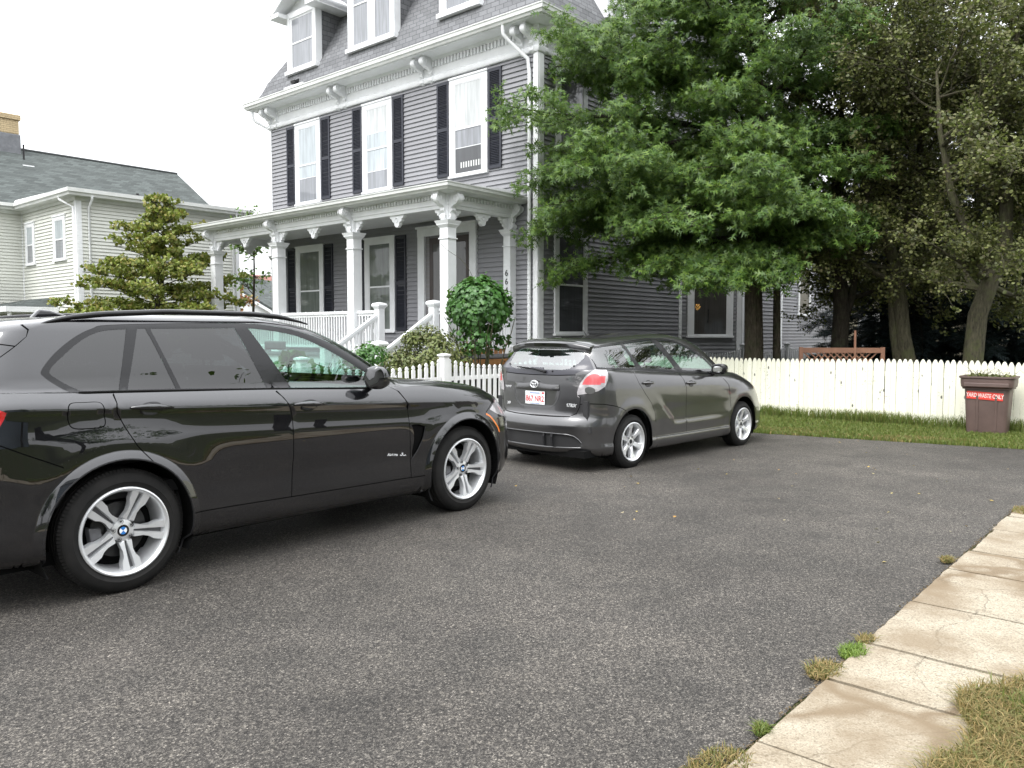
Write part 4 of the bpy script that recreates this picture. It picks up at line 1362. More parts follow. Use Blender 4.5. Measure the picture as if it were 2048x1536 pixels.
class Skin:
    # row: z m xr xcr w xcf xf kf1 kf2 cf kr1 kr2 cr
    def __init__(s, rows, x0, barrel, disp, tc=(-.55, 3.0), LE=1.3, LS=3.6):
        r = np.array(rows, float)
        s.r = r; s.x0 = x0; s.barrel = barrel; s.disp = disp; s.tc = tc; s.LE = LE; s.LS = LS
        dz = np.abs(np.diff(r[:, 0])); dw = np.abs(np.diff(r[:, 4])); df = np.abs(np.diff(r[:, 6])) * .30 + np.abs(np.diff(r[:, 2])) * .3
        s.v = np.concatenate([[0], np.cumsum(np.maximum(np.sqrt(dz**2 + dw**2), df))])
        s.H = s.v[-1]
    def P(s, q, v):
        """q: domain length coordinate (-LE..0 rear, 0..LS side, LS..LS+LE front); v: domain height"""
        q = np.asarray(q, float); v = np.clip(np.asarray(v, float), 0, s.H)
        f = [pchip(s.v, s.r[:, k], v) for k in range(13)]
        z, m, xr, xcr, w, xcf, xf, kf1, kf2, cf, kr1, kr2, cr = f
        ts = np.clip(q / s.LS, 0, 1); tr = np.clip(-q / s.LE, 0, 1); tf = np.clip((q - s.LS) / s.LE, 0, 1)
        x = xcr + (xcf - xcr) * ts; y = w.copy()
        def bez(t, p0, p1, p2, p3):
            return p0 * (1 - t)**3 + 3 * p1 * t * (1 - t)**2 + 3 * p2 * t**2 * (1 - t) + p3 * t**3
        xb = bez(tf, xcf, xcf + kf1 * (xf - xcf), xf, xf); yb = bez(tf, w, w, kf2 * w, 0 * w)
        xa = bez(tr, xcr, xcr + kr1 * (xr - xcr), xr, xr); ya = bez(tr, w, w, kr2 * w, 0 * w)
        x = np.where(q > s.LS, xb, np.where(q < 0, xa, x)); y = np.where(q > s.LS, yb, np.where(q < 0, ya, y))
        y = y * (1 - s.barrel * ((x - s.x0) / 2.4)**2)
        z = z + m * (np.clip(x, s.tc[0], s.tc[1]) - s.x0) + cf * sstep(tf * 1.5) + cr * sstep(tr * 1.5)
        dy = s.disp(x, z) if s.disp is not None else 0
        y = y + dy * np.clip(y / .3, 0, 1)
        return np.stack([x, y, z], -1)
    def N(s, q, v):
        e = .004
        q = np.asarray(q, float); v = np.asarray(v, float)
        q0 = np.maximum(q - e, -s.LE); q1 = np.minimum(q + e, s.LS + s.LE); v0 = np.maximum(v - e * .5, 0); v1 = np.minimum(v + e * .5, s.H)
        a = s.P(q1, v) - s.P(q0, v); b = s.P(q, v1) - s.P(q, v0)
        n = np.cross(b, a)
        l = np.linalg.norm(n, axis=-1, keepdims=True)
        return n / np.maximum(l, 1e-12)
    def inv(s, pts, mode='side'):
        """pts (n,2): (x,z) for side, (y,z) for rear / front -> domain (q, v)"""
        pts = np.asarray(pts, float)
        ax = (0, 2) if mode == 'side' else (1, 2)
        if not hasattr(s, '_g'):
            Q, V_ = np.meshgrid(np.linspace(-s.LE, s.LS + s.LE, 240), np.linspace(0, s.H, 160))
            s._g = (Q.ravel(), V_.ravel(), s.P(Q.ravel(), V_.ravel()))
        Q, V_, PP_ = s._g
        if mode == 'side': ok = PP_[:, 1] > .25
        elif mode == 'rear': ok = Q < 0.02
        else: ok = Q > s.LS
        Q, V_, PP_ = Q[ok], V_[ok], PP_[ok]
        D = ((PP_[None, :, ax[0]] - pts[:, None, 0])**2 + (PP_[None, :, ax[1]] - pts[:, None, 1])**2)
        if mode == 'side': D = D + 1e-4 * (1.2 - PP_[None, :, 1])
        i = D.argmin(1); q = Q[i].copy(); v = V_[i].copy()
        for _ in range(12):
            p = s.P(q, v)[:, ax]; e = 1e-4
            a = (s.P(q + e, v)[:, ax] - p) / e; b = (s.P(q, v + e)[:, ax] - p) / e
            r_ = pts - p; det = a[:, 0] * b[:, 1] - a[:, 1] * b[:, 0]
            det = np.where(np.abs(det) < 1e-5, 1e-5, det)
            dq = (r_[:, 0] * b[:, 1] - r_[:, 1] * b[:, 0]) / det; dv = (a[:, 0] * r_[:, 1] - a[:, 1] * r_[:, 0]) / det
            q = np.clip(q + np.clip(dq, -.05, .05), -s.LE, s.LS + s.LE); v = np.clip(v + np.clip(dv, -.05, .05), 0, s.H)
        return np.stack([q, v], -1)
    def at(s, x, z, out=0.0, mode='side'):
        """3D point and normal at side position (x,z)"""
        g_ = s.inv([(x, z)], mode); p = s.P(g_[:, 0], g_[:, 1])[0]; n = s.N(g_[:, 0], g_[:, 1])[0]
        return Vector(p + n * out), Vector(n)

def cr_spline(pts, closed=True, n=6, sharp=()):
    """Catmull-Rom through the points; indices in sharp stay corners"""
    pts = [np.array(p, float) for p in pts]; m = len(pts); out_ = []
    rng_ = range(m if closed else m - 1)
    for i in rng_:
        p0 = pts[(i - 1) % m] if (closed or i > 0) else pts[i]; p1 = pts[i]; p2 = pts[(i + 1) % m]; p3 = pts[(i + 2) % m] if (closed or i + 2 < m) else p2
        if i in sharp: p0 = p1
        if (i + 1) % m in sharp: p3 = p2
        for k in range(n):
            t = k / n
            out_.append(.5 * ((2 * p1) + (-p0 + p2) * t + (2 * p0 - 5 * p1 + 4 * p2 - p3) * t * t + (-p0 + 3 * p1 - 3 * p2 + p3) * t**3))
    if not closed: out_.append(pts[-1])
    return np.array(out_)
def densify(pts, step=.05, closed=True):
    out_ = []; n = len(pts)
    for i in range(n if closed else n - 1):
        a = np.array(pts[i], float); b = np.array(pts[(i + 1) % n], float); k = max(1, int(np.linalg.norm(b - a) / step))
        for j in range(k): out_.append(a + (b - a) * j / k)
    if not closed: out_.append(np.array(pts[-1], float))
    return np.array(out_)
def ribbon(dom, w):
    """thin closed band round an open domain polyline"""
    d = np.gradient(dom, axis=0); d /= np.linalg.norm(d, axis=1)[:, None] + 1e-12
    n = np.stack([-d[:, 1], d[:, 0]], 1)
    return np.concatenate([dom + n * w / 2, (dom - n * w / 2)[::-1]])
def inpoly(P, poly):
    x, y = P[:, 0], P[:, 1]; r_ = np.zeros(len(P), bool); n = len(poly)
    for i in range(n):
        x0, y0 = poly[i]; x1, y1 = poly[(i + 1) % n]
        if y0 == y1: continue
        c = ((y0 > y) != (y1 > y)) & (x < (x1 - x0) * (y - y0) / (y1 - y0) + x0)
        r_ ^= c
    return r_

def cut_skin(sk, feats, step=.05, qr=None, rings_=()):
    """feats: list (key, polygon in domain), later ones win.  Returns vertices, triangles and key per triangle"""
    q0, q1 = qr or (-sk.LE, sk.LS + sk.LE)
    nq = int((q1 - q0) / step)
    vs = [0.0]
    for a, b in zip(sk.v, sk.v[1:]):
        k = max(1, int(round((b - a) / step)))
        vs += [a + (b - a) * (j + 1) / k for j in range(k)]
    G = [(q0 + (q1 - q0) * i / nq, v) for v in vs for i in range(nq + 1)]
    verts = [Vector(p) for p in G]; edges = []
    nG = len(verts)
    for key, poly in list(feats) + list(rings_):
        b = len(verts); n = len(poly)
        verts += [Vector((float(p[0]), float(p[1]))) for p in poly]
        edges += [(b + i, b + (i + 1) % n) for i in range(n)]
    res = delaunay_2d_cdt(verts, edges, [], 0, 1e-5)
    V_ = np.array([(p[0], p[1]) for p in res[0]]); T = np.array([f for f in res[2] if len(f) == 3])
    C_ = V_[T].mean(1)
    key = np.array(['body'] * len(T), dtype=object)
    for k, poly in feats:
        key[inpoly(C_, np.asarray(poly))] = k
    ok = (C_[:, 0] > q0) & (C_[:, 0] < q1) & (C_[:, 1] > 0) & (C_[:, 1] < sk.H)
    return V_, T[ok], key[ok]

def panel(sk, V_, T, key, keys, name, mat, parent, inset=0.0, sides=(1, -1), merge=True, fmat=None):
    m = np.isin(key, list(keys))
    if not m.any(): return []
    T2 = T[m]; K2 = key[m]
    u_, inv_ = np.unique(T2, return_inverse=True); T2 = inv_.reshape(T2.shape)
    q, v = V_[u_, 0], V_[u_, 1]
    P = sk.P(q, v); N2 = sk.N(q, v); P = P + N2 * inset
    # triangle orientation
    a, b, c = P[T2[:, 0]], P[T2[:, 1]], P[T2[:, 2]]
    fl = (np.cross(b - a, c - a) * N2[T2[:, 0]]).sum(1) < 0
    T2 = T2.copy(); T2[fl] = T2[fl][:, ::-1]
    mats = mat if isinstance(mat, list) else [mat]
    fm = np.array([fmat[k] for k in K2]) if fmat else None
    outs = []
    def mk(sd):
        Pm = P.copy(); Nm = N2.copy(); Tm = T2
        if sd < 0:
            Pm[:, 1] *= -1; Nm[:, 1] *= -1; Tm = T2[:, ::-1]
        return Pm, Nm, Tm
    if merge and len(sides) == 2:
        P1, N1, T1 = mk(1); P2, N22, T22 = mk(-1)
        o = mesh_obj(name, np.concatenate([P1, P2]), np.concatenate([T1, T22 + len(P1)]), mats, parent, None if fm is None else np.concatenate([fm, fm]), normals=np.concatenate([N1, N22]))
        return [o]
    for sd in sides:
        P1, N1, T1 = mk(sd)
        outs.append(mesh_obj(name, P1, np.ascontiguousarray(T1), mats, parent, fm, normals=N1))
    return outs

def arch_rings(sk, xc, zc, rads, zmin, e=1.0):
    out_ = []
    for r_ in rads:
        a = [(xc + r_ * math.cos(R(t)), zc + r_ * e * math.sin(R(t))) for t in range(-60, 241, 4)]
        d = sk.inv(np.array([p for p in a if p[1] > zmin]))
        out_.append(('', np.concatenate([d, [[d[-1, 0], -.06], [d[0, 0], -.06]]])))
    return out_

def arch_hole(sk, xc, zc, rx, rz, zmin):
    a = [(xc + rx * math.cos(R(t)), zc + rz * math.sin(R(t))) for t in range(-60, 241, 4)]
    d = sk.inv(np.array([p for p in a if p[1] > zmin]))
    return np.concatenate([d, [[d[-1, 0], -.06], [d[0, 0], -.06]]])

def patch(sk, dom, name, mat, parent, out_=.002, thick=.0, sides=(1,)):
    """a raised badge or handle plate lying on the skin: filled domain polygon"""
    V_, T, K = None, None, None
    verts = [Vector((float(p[0]), float(p[1]))) for p in dom]; n = len(verts)
    res = delaunay_2d_cdt(verts, [(i, (i + 1) % n) for i in range(n)], [], 1, 1e-6)
    V_ = np.array([(p[0], p[1]) for p in res[0]]); T = np.array([f for f in res[2]])
    return panel(sk, V_, T, np.array(['x'] * len(T), dtype=object), ['x'], name, mat, parent, out_, sides, merge=False)

# materials
def paint(name, c, spec=.5, coat_ior=1.62, r=.3, coat=1.0, m=0.0, backc=(.012, .012, .013)):
    nb = NB(name)
    v = nb.coord()
    ge = nb.n('ShaderNodeNewGeometry')
    d = nb.noise(v, 1.5, 3, .6)
    dust = nb.ramp(d, [(.4, c), (.7, tuple(x * 1.12 + .002 for x in c))])
    vo = nb.n('ShaderNodeTexVoronoi'); vo.inputs['Scale'].default_value = 42; nb.l(v, vo.inputs['Vector'])
    spk = nb.math('MULTIPLY', nb.ramp(vo.outputs['Distance'], [(.07, 1), (.11, 0)]), nb.ramp(nb.noise(v, 4, 3, .6), [(.55, 0), (.62, .7)]))
    cc = nb.mix(spk, dust, tuple(x * .5 + .06 for x in c))
    cc = nb.mix(ge.outputs['Backfacing'], cc, backc)
    nb.set(c=cc, r=r, m=m, spec=spec, coat=coat)
    nb.b.inputs['Coat IOR'].default_value = coat_ior
    nb.l(nb.ramp(spk, [(0, (.012, .012, .012)), (1, (.30, .30, .30))]), nb.b.inputs['Coat Roughness'])
    MATS[name] = nb.m
    return nb.m
M_BLK = paint('black metallic paint', (.006, .006, .008), spec=.25, coat_ior=1.78, r=.34, m=.7)
M_GRYP = paint('dark grey metallic paint', (.082, .081, .083), r=.30, m=.8)
M_TRIM = flat('black gloss trim', (.006, .006, .007), .22, spec=.35, coat=.15)
M_RUB = flat('black rubber', (.013, .013, .014), .75, spec=.3, bump=.1)
M_GAP = flat('panel gap', (.002, .002, .002), .9, spec=.1)
M_LINER = flat('wheel liner', (.006, .006, .006), .95, spec=.1)
M_INT = flat('dark cabin trim', (.022, .022, .023), .8, var=.2)
M_INTG = flat('grey cabin trim', (.13, .13, .13), .8, var=.2)
M_ALU = flat('silver alloy', (.74, .75, .76), .30, m=.6, coat=.4, var=.05)
M_ALUD = flat('cast alloy shade', (.13, .13, .135), .45, m=.6)
M_DISC = flat('brake disc steel', (.05, .05, .05), .45, m=.8, var=.2, vscale=20)
M_CAL = flat('grey caliper', (.10, .10, .105), .5, var=.2)
M_CHR = flat('chrome', (.72, .73, .74), .10, m=1)
M_BADGE = flat('satin badge', (.70, .71, .72), .35, m=.25)
M_GTINT = glass('privacy glass', (.05, .05, .057), 1.5, refl=1.2)
M_GCLR = glass('green tinted car glass', (.60, .80, .74), 1.5, refl=1.5)
M_GCL2 = glass('car side glass', (.42, .56, .52), 1.5, refl=2.6)
M_RLENS = flat('red lamp lens', (.42, .012, .015), .12, coat=1.0, var=.15, vscale=30)
M_RLENS2 = flat('bright red lamp lens', (.55, .10, .11), .15, coat=1.0, var=.1, vscale=40)
M_CLENS = flat('clear lamp lens', (.46, .44, .45), .12, m=.3, coat=1.0, var=.25, vscale=30)
M_AMB = flat('amber reflector', (.75, .20, .03), .25, coat=.6)
M_BLUE = flat('roundel blue', (.02, .17, .50), .25, coat=.5)
M_RWHT = flat('roundel white', (.80, .82, .84), .25, coat=.5)

def tyre_mesh(R_, rim, w, name, parent):
    mb = MB()
    hw_ = w / 2
    prof = [(rim - .012, -hw_ + .012), (rim + .004, -hw_ + .002), (rim + .03, -hw_ - .004), (R_ * .80, -hw_ - .008), (R_ - .045, -hw_ + .000), (R_ - .022, -hw_ + .012), (R_ - .007, -hw_ + .030), (R_ - .001, -hw_ + .055)]
    g_ = [-.058, -.020, .020, .058]
    tread = []
    for g in g_:
        tread += [(R_ - .0, g * w / .25 - .006), (R_ - .009, g * w / .25 - .004), (R_ - .009, g * w / .25 + .004), (R_, g * w / .25 + .006)]
    prof = prof + tread + [(r_, -h) for r_, h in reversed(prof)]
    mb.lathe(prof, (0, 0, 0), 96, 'y')
    # tread blocks on both shoulders
    for sd in (-1, 1):
        for k in range(104):
            a = 2 * math.pi * k / 104
            ca, sa = math.cos(a), math.sin(a)
            da = 2 * math.pi / 104 * .34
            P = []
            for (rr_, h) in ((R_ - .020, hw_ - .008), (R_ - .001, hw_ - .032), (R_ + .001, hw_ - .062)):
                for s_ in (-1, 1):
                    P.append((rr_ * math.cos(a + s_ * da), sd * h, rr_ * math.sin(a + s_ * da)))
            for (rr_, h) in ((R_ - .021, hw_ - .008), (R_ + .0005, hw_ - .030), (R_ + .001, hw_ - .062)):
                for s_ in (-1, 1):
                    P.append((rr_ * math.cos(a + s_ * da), sd * h, rr_ * math.sin(a + s_ * da)))
            mb.add(P, [(6, 7, 9, 8), (8, 9, 11, 10), (0, 2, 8, 6), (2, 4, 10, 8), (1, 7, 9, 3), (3, 9, 11, 5), (0, 6, 7, 1)])
    # raised ring on the sidewall
    return mb.build(name, M_TYRE, parent, smooth=35)
nb = NB('tyre rubber')
v = nb.coord()
nb.set(c=nb.ramp(nb.noise(v, 6, 5, .65), [(.3, (.009, .009, .009)), (.7, (.021, .020, .019))]), r=.78, spec=.22)
nb.bump(nb.noise(nb.mapping(v, (30, 4, 30)), 8, 3, .6), .15, .003)
M_TYRE = nb.m

def rotp(pts, a):
    c_, s_ = math.cos(a), math.sin(a)
    return [(x * c_ - y * s_, x * s_ + y * c_) for x, y in pts]
def spoke_prism(mb, poly, y0f, y1f, inset, a, mi=0):
    """poly in (r, t) plane; outer face at depth y1f(r) (towards +y), inner face at y0f(r)"""
    c = np.mean(poly, 0)
    pts_o = []; pts_i = []; pts_b = []
    for (r_, t) in poly:
        d = np.array([r_, t]) - c; l = np.linalg.norm(d)
        q = c + d * max(0, (l - inset) / l)
        q = (q[0] if inset < .02 else q[0], t + (q[1] - t))
        (X, Z), (X2, Z2) = rotp([(r_, t), (q[0], q[1])], a)
        pts_o.append((X2, y1f(r_), Z2)); pts_i.append((X, y1f(r_) - .010, Z)); pts_b.append((X, y0f(r_), Z))
    n = len(poly)
    P = pts_o + pts_i + pts_b
    F = [tuple(range(n))]
    for i in range(n):
        j = (i + 1) % n
        F += [(i, n + i, n + j, j), (n + i, 2 * n + i, 2 * n + j, n + j)]
    mb.add(P, F, mi)

def wheel(parent, x, y, z, R_, rim, w, kind, a0, front_in=.0, sd=1):
    """outer face at local +y"""
    wr = bpy.data.objects.new('wheel', None); COL.objects.link(wr); wr.parent = parent
    wr.location = (x, y * sd - sd * w / 2, z)
    if sd < 0: wr.rotation_euler = (0, 0, math.pi)
    tyre_mesh(R_, rim, w, 'tyre', wr)
    h = w / 2
    mb = MB()
    mb.lathe([(rim + .006, h - .004), (rim + .004, h + .006), (rim - .004, h + .009), (rim - .012, h + .004), (rim - .020, h - .008), (rim - .028, h - .03), (rim - .034, h - .06), (rim - .04, -h), (rim - .02, -h - .004)], (0, 0, 0), 72, 'y')
    yo = h
    if kind == 'double':
        face = lambda r_: yo - .006 - .030 * (1 - min(1, max(0, (r_ - .05) / .17)))**1.2
        back = lambda r_: face(r_) - .045
        for k in range(5):
            a = a0 + k * 2 * math.pi / 5
            for s_ in (-1, 1):
                poly = [(.060, s_ * .005), (.13, s_ * .008), (rim - .012, s_ * .015), (rim - .014, s_ * .060), (.188, s_ * .055), (.160, s_ * .040), (.115, s_ * .030), (.066, s_ * .038)]
                spoke_prism(mb, poly, back, face, .007, a)
            spoke_prism(mb, [(.05, -.012), (rim - .03, -.020), (rim - .03, .020), (.05, .012)], lambda r_: face(r_) - .05, lambda r_: face(r_) - .030, .0, a, 1)
        hubr = .066; yh = face(.05)
    else:
        face = lambda r_: yo - .008 - .026 * (1 - min(1, max(0, (r_ - .05) / .15)))**1.2
        back = lambda r_: face(r_) - .045
        for k in range(6):
            a = a0 + k * 2 * math.pi / 6
            poly = [(.045, -.030), (.10, -.024), (.15, -.030), (.185, -.040), (rim - .012, -.056), (rim - .008, 0), (rim - .012, .056), (.185, .040), (.15, .030), (.10, .024), (.045, .030)]
            spoke_prism(mb, poly, back, face, .012, a)
        hubr = .070; yh = face(.05)
    mb.lathe([(.004, yh + .002), (hubr * .55, yh + .002), (hubr, yh - .004), (hubr + .006, yh - .05)], (0, 0, 0), 36, 'y')
    rm = mb.build('rim', [M_ALU, M_ALUD], wr, smooth=35)
    for k in range(5):
        a = a0 + (k + .5) * 2 * math.pi / 5
        m2 = MB(); c_ = (.056 * math.cos(a), 0, .056 * math.sin(a))
        m2.lathe([(.001, yh - .004), (.0115, yh - .004), (.0135, yh + .0035)], c_, 12, 'y'); m2.lathe([(.001, yh + .002), (.007, yh + .002), (.008, yh - .004)], c_, 6, 'y', 1)
        m2.build('lug_nut', [M_DARK, M_ALUD], wr)
    # emblem on the hub
    if kind == 'double':
        m2 = MB(); m2.lathe([(.001, yh + .0035), (.034, yh + .0035), (.036, yh + .001)], (0, 0, 0), 30, 'y')
        m2.lathe([(.0335, yh + .0040), (.036, yh + .0040)], (0, 0, 0), 30, 'y', 1)
        for k in range(4):
            c0 = R(k * 90 + 45 + 90)
            pts = [(0, yh + .0045, 0)] + [(.0225 * math.cos(c0 + R(i * 15)), yh + .0045, .0225 * math.sin(c0 + R(i * 15))) for i in range(7)]
            m2.add(pts, [(0, i + 1, i) for i in range(1, 7)][::1], 2 if k % 2 else 3)
        m2.build('emblem', [M_TRIM, M_CHR, M_BLUE, M_RWHT], wr)
    else:
        m2 = MB(); m2.lathe([(.001, yh + .008), (.024, yh + .006), (.028, yh - .001)], (0, 0, 0), 24, 'y'); m2.build('hub_cap', M_DARK, wr)
    # brake
    mb = MB(); mb.lathe([(.001, h - .085), (.08, h - .085), (.082, h - .10), (.165, h - .10), (.165, h - .125), (.05, h - .125)], (0, 0, 0), 40, 'y')
    mb.build('brake_disc', M_DISC, wr, smooth=30)
    mb = MB(); 
    ca = R(180 + (8 if sd > 0 else 0))
    P = []
    for (r_, a) in [(.115, -.38), (.115, .38), (.185, .34), (.185, -.34)]: P.append((r_ * math.cos(ca + a), r_ * math.sin(ca + a)))
    mb.prism(P, 'y', h - .14, h - .072); mb.build('caliper', M_CAL, wr, bevel=.006)
    mb = MB(); mb.lathe([(.001, h - .16), (rim - .03, h - .16)], (0, 0, 0), 30, 'y'); mb.build('hub_shadow_plate', M_LINER, wr)
    return wr

def arch(x, z, r, a0=-40, a1=220, n=30):
    return [(x + r * math.cos(R(a0 + (a1 - a0) * i / n)), z + r * math.sin(R(a0 + (a1 - a0) * i / n))) for i in range(n + 1)]

def liner(parent, x, z, r, y0, y1, sd):
    mb = MB(); n = 26; P = []
    for yy in (y0, y1):
        for i in range(n + 1):
            a = R(-25 + 230 * i / n); P.append((x + r * math.cos(a), yy * sd, z + r * math.sin(a)))
    F = [(i, i + 1, n + 2 + i, n + 1 + i) for i in range(n)]
    F.append(tuple(range(n + 1, 2 * n + 2)))
    mb.add(P, F); return mb.build('wheel_liner', M_LINER, parent)

def handle(sk, parent, x, z, L, mat, slope=0.0, dom=None):
    """pull handle with its dished cup"""
    hg = sk.inv(cr_spline([(x - L * .26, z - .030), (x + L * .02, z - .046), (x + L * .22, z - .028), (x + L * .22, z + .022), (x, z + .034), (x - L * .24, z + .018)], True, 5))
    cup = patch(sk, hg, 'handle_cup', M_TRIM, parent, .0015, sides=(1,))
    mb = MB(); pts = []; rs = []
    for i in range(13):
        t = i / 12; xx = x - L / 2 + L * t
        p, n = sk.at(xx, z + slope * (xx - x), .006 + .030 * math.sin(math.pi * t)**.6)
        pts.append(p)
        rs.append(.006 + .0135 * math.sin(math.pi * min(1, t * 1.1 + .0))**.7 if t < .9 else .008)
    mb.tube(pts, rs, 10)
    o = mb.build('handle', mat, parent, smooth=60)
    return o

def seat(parent, x, y, zb, h=.62, mat=None):
    m = mat or M_INT
    mb = MB(); mb.prism([(x - .05, zb), (x + .10, zb), (x - .06, zb + h), (x - .20, zb + h)], 'y', y - .24, y + .24)
    mb.prism([(x, zb - .02), (x + .48, zb + .02), (x + .5, zb + .14), (x, zb + .14)], 'y', y - .25, y + .25)
    mb.prism([(x - .20, zb + h + .05), (x - .09, zb + h + .04), (x - .13, zb + h + .22), (x - .22, zb + h + .21)], 'y', y - .13, y + .13)
    mb.box(x - .16, x - .14, y - .06, y - .045, zb + h - .03, zb + h + .1); mb.box(x - .16, x - .14, y + .045, y + .06, zb + h - .03, zb + h + .1)
    return mb.build('seat', m, parent, bevel=.045)

def car_root(name, x, y, az, label):
    # local +x = forward, +y = right hand side of the car after mirroring: use a left handed plan -> handled by rotation and negative y
    return empty(name, (x, y, 0), R(90 - az), label, 'car')
# local axes: x forward, y LEFT in Blender's right handed frame; the visible right side is y < 0.
class Mir:
    pass

def mirror_skin(sk):
    """right hand side of the car is at negative y in the object's frame"""
    return sk

# ================================================================== black SUV
def bmw_disp(x, z):
    o = 0
    for (xc, zc, ro) in ((.0, .375, .485), (2.938, .375, .495)):
        d = np.hypot(x - xc, (z - zc))
        # flare: crease at ro, swelling towards the opening; wide soft swell outside it
        f = .024 * np.clip((ro - d) / .055, 0, 1.2)**.85
        o = o + f + .014 * np.exp(-(np.maximum(d - ro, 0) / .14)**2)
    # vent and lower door scallop
    o = o - .006 * np.exp(-((z - .62) / .16)**2) * sstep((x - .45) / .3) * sstep((2.45 - x) / .3)
    return o
#        z     m     xr    xcr   w     xcf   xf    kf1  kf2  cf   kr1  kr2  cr
BR = [(.225, -.01, -.80, -.45, .80, 3.10, 3.66, .8, .9, 0, .6, .8, 0),
      (.255, -.01, -.92, -.45, .890, 3.10, 3.70, .8, .92, 0, .6, .8, 0),
      (.30, -.012, -.97, -.45, .928, 3.10, 3.74, .82, .93, 0, .6, .8, 0),
      (.375, -.014, -1.0, -.45, .938, 3.10, 3.79, .85, .95, 0, .6, .8, 0),
      (.43, -.014, -1.01, -.45, .942, 3.10, 3.82, .85, .95, 0, .6, .8, 0),
      (.55, -.02, -1.03, -.45, .944, 3.10, 3.825, .85, .95, 0, .6, .8, 0),
      (.72, -.03, -1.05, -.45, .956, 3.09, 3.80, .85, .95, 0, .6, .8, 0),
      (.85, -.04, -1.04, -.45, .958, 3.07, 3.76, .85, .95, 0, .6, .8, 0),
      (.94, -.045, -1.0, -.45, .951, 3.04, 3.70, .85, .95, .0, .6, .8, 0),
      (1.015, -.048, -.96, -.45, .949, 3.0, 3.62, .85, .95, .01, .6, .8, 0),
      (1.038, -.048, -.95, -.45, .965, 2.95, 3.58, .85, .95, .02, .6, .8, 0),
      (1.052, -.048, -.94, -.45, .963, 2.90, 3.56, .85, .95, .02, .6, .8, 0),
      (1.10, -.042, -.92, -.45, .940, 2.75, 3.43, .85, .94, .03, .6, .8, 0),
      (1.14, -.036, -.90, -.45, .912, 2.45, 3.12, .85, .93, .04, .6, .8, 0),
      (1.158, -.034, -.89, -.45, .895, 2.30, 2.80, .85, .92, .045, .6, .8, 0),
      (1.166, -.034, -.88, -.45, .876, 2.10, 2.45, .75, .92, .045, .6, .8, 0),
      (1.21, -.020, -.86, -.45, .866, 2.00, 2.32, .6, .92, .01, .6, .8, 0),
      (1.30, 0, -.82, -.46, .846, 1.86, 2.20, .5, .94, 0, .6, .85, 0),
      (1.46, 0, -.72, -.46, .800, 1.56, 1.95, .5, .94, 0, .6, .85, 0),
      (1.56, 0, -.66, -.42, .766, 1.34, 1.74, .5, .94, 0, .6, .85, 0),
      (1.60, 0, -.58, -.30, .750, 1.22, 1.62, .5, .94, 0, .6, .85, 0),
      (1.635, 0, -.40, -.05, .722, 1.02, 1.46, .5, .94, 0, .6, .85, 0),
      (1.655, 0, -.12, .12, .680, .90, 1.34, .5, .94, 0, .6, .85, 0),
      (1.668, 0, .08, .25, .600, .80, 1.20, .5, .94, 0, .6, .85, 0),
      (1.680, 0, .32, .42, .42, .70, 1.0, .5, .94, 0, .6, .85, 0),
      (1.686, 0, .45, .50, .05, .60, .70, .5, .94, 0, .6, .85, 0)]
bs = Skin(BR, 1.3, .035, bmw_disp, tc=(-.55, 3.0))
F_ = []
def fpoly(sk, key, pts, mode='side', closed=True, step=.04, w=None, lst=None):
    d = sk.inv(densify(pts, step, closed), mode)
    if w: d = ribbon(d, w)
    lst.append((key, d))
# doors
rdoor = [(-.012, 1.205), (-.015, 1.085), (.03, .99), (.09, .88), (.20, .745), (.32, .62), (.40, .50), (.43, .42), (1.17, .408), (1.185, .70), (1.18, .96), (1.165, 1.03), (1.085, 1.16), (.90, 1.60), (.20, 1.598)]
fdoor = [(1.165, .408), (2.305, .388), (2.283, .80), (2.262, .985), (2.19, 1.10), (2.09, 1.165), (1.60, 1.49), (1.36, 1.565), (1.15, 1.605), (.90, 1.615), (1.085, 1.16), (1.165, 1.03), (1.18, .96), (1.185, .70)]
fpoly(bs, 'rdoor', rdoor, lst=F_); fpoly(bs, 'fdoor', fdoor, lst=F_)
# black daylight opening band and glasses
dlo = cr_spline([(-.373, 1.336), (-.313, 1.412), (-.239, 1.477), (-.150, 1.538), (-.06, 1.578), (.04, 1.600), (.53, 1.616), (.93, 1.620), (1.16, 1.603), (1.37, 1.566), (1.61, 1.492), (1.83, 1.385), (2.05, 1.255), (2.06, 1.128), (1.84, 1.127), (1.0, 1.165), (0.0, 1.196), (-.19, 1.203), (-.255, 1.222), (-.315, 1.262), (-.362, 1.305)], True, 4, sharp=(12, 13))
F_.append(('dlo', bs.inv(densify(dlo, .04))))
glasses = {'g1': [(-.328, 1.338), (-.24, 1.424), (-.159, 1.490), (-.076, 1.540), (.01, 1.566), (.138, 1.576), (.035, 1.213), (-.165, 1.218), (-.21, 1.235), (-.29, 1.288)],
           'g2': [(.205, 1.580), (.258, 1.580), (.385, 1.204), (.086, 1.212)],
           'g3': [(.284, 1.580), (.865, 1.587), (1.030, 1.176), (.417, 1.202)],
           'g4': [(.968, 1.586), (1.121, 1.572), (1.321, 1.538), (1.504, 1.472), (1.695, 1.375), (1.88, 1.268), (1.945, 1.215), (1.958, 1.138), (1.225, 1.165)]}
gk = {'g1': ({6, 5}, 5), 'g2': (set(range(4)), 2), 'g3': (set(range(4)), 2), 'g4': ({0, 7, 8}, 4)}
for k, p in glasses.items():
    F_.append((k, bs.inv(densify(cr_spline(p, True, gk[k][1], sharp=gk[k][0]), .04))))
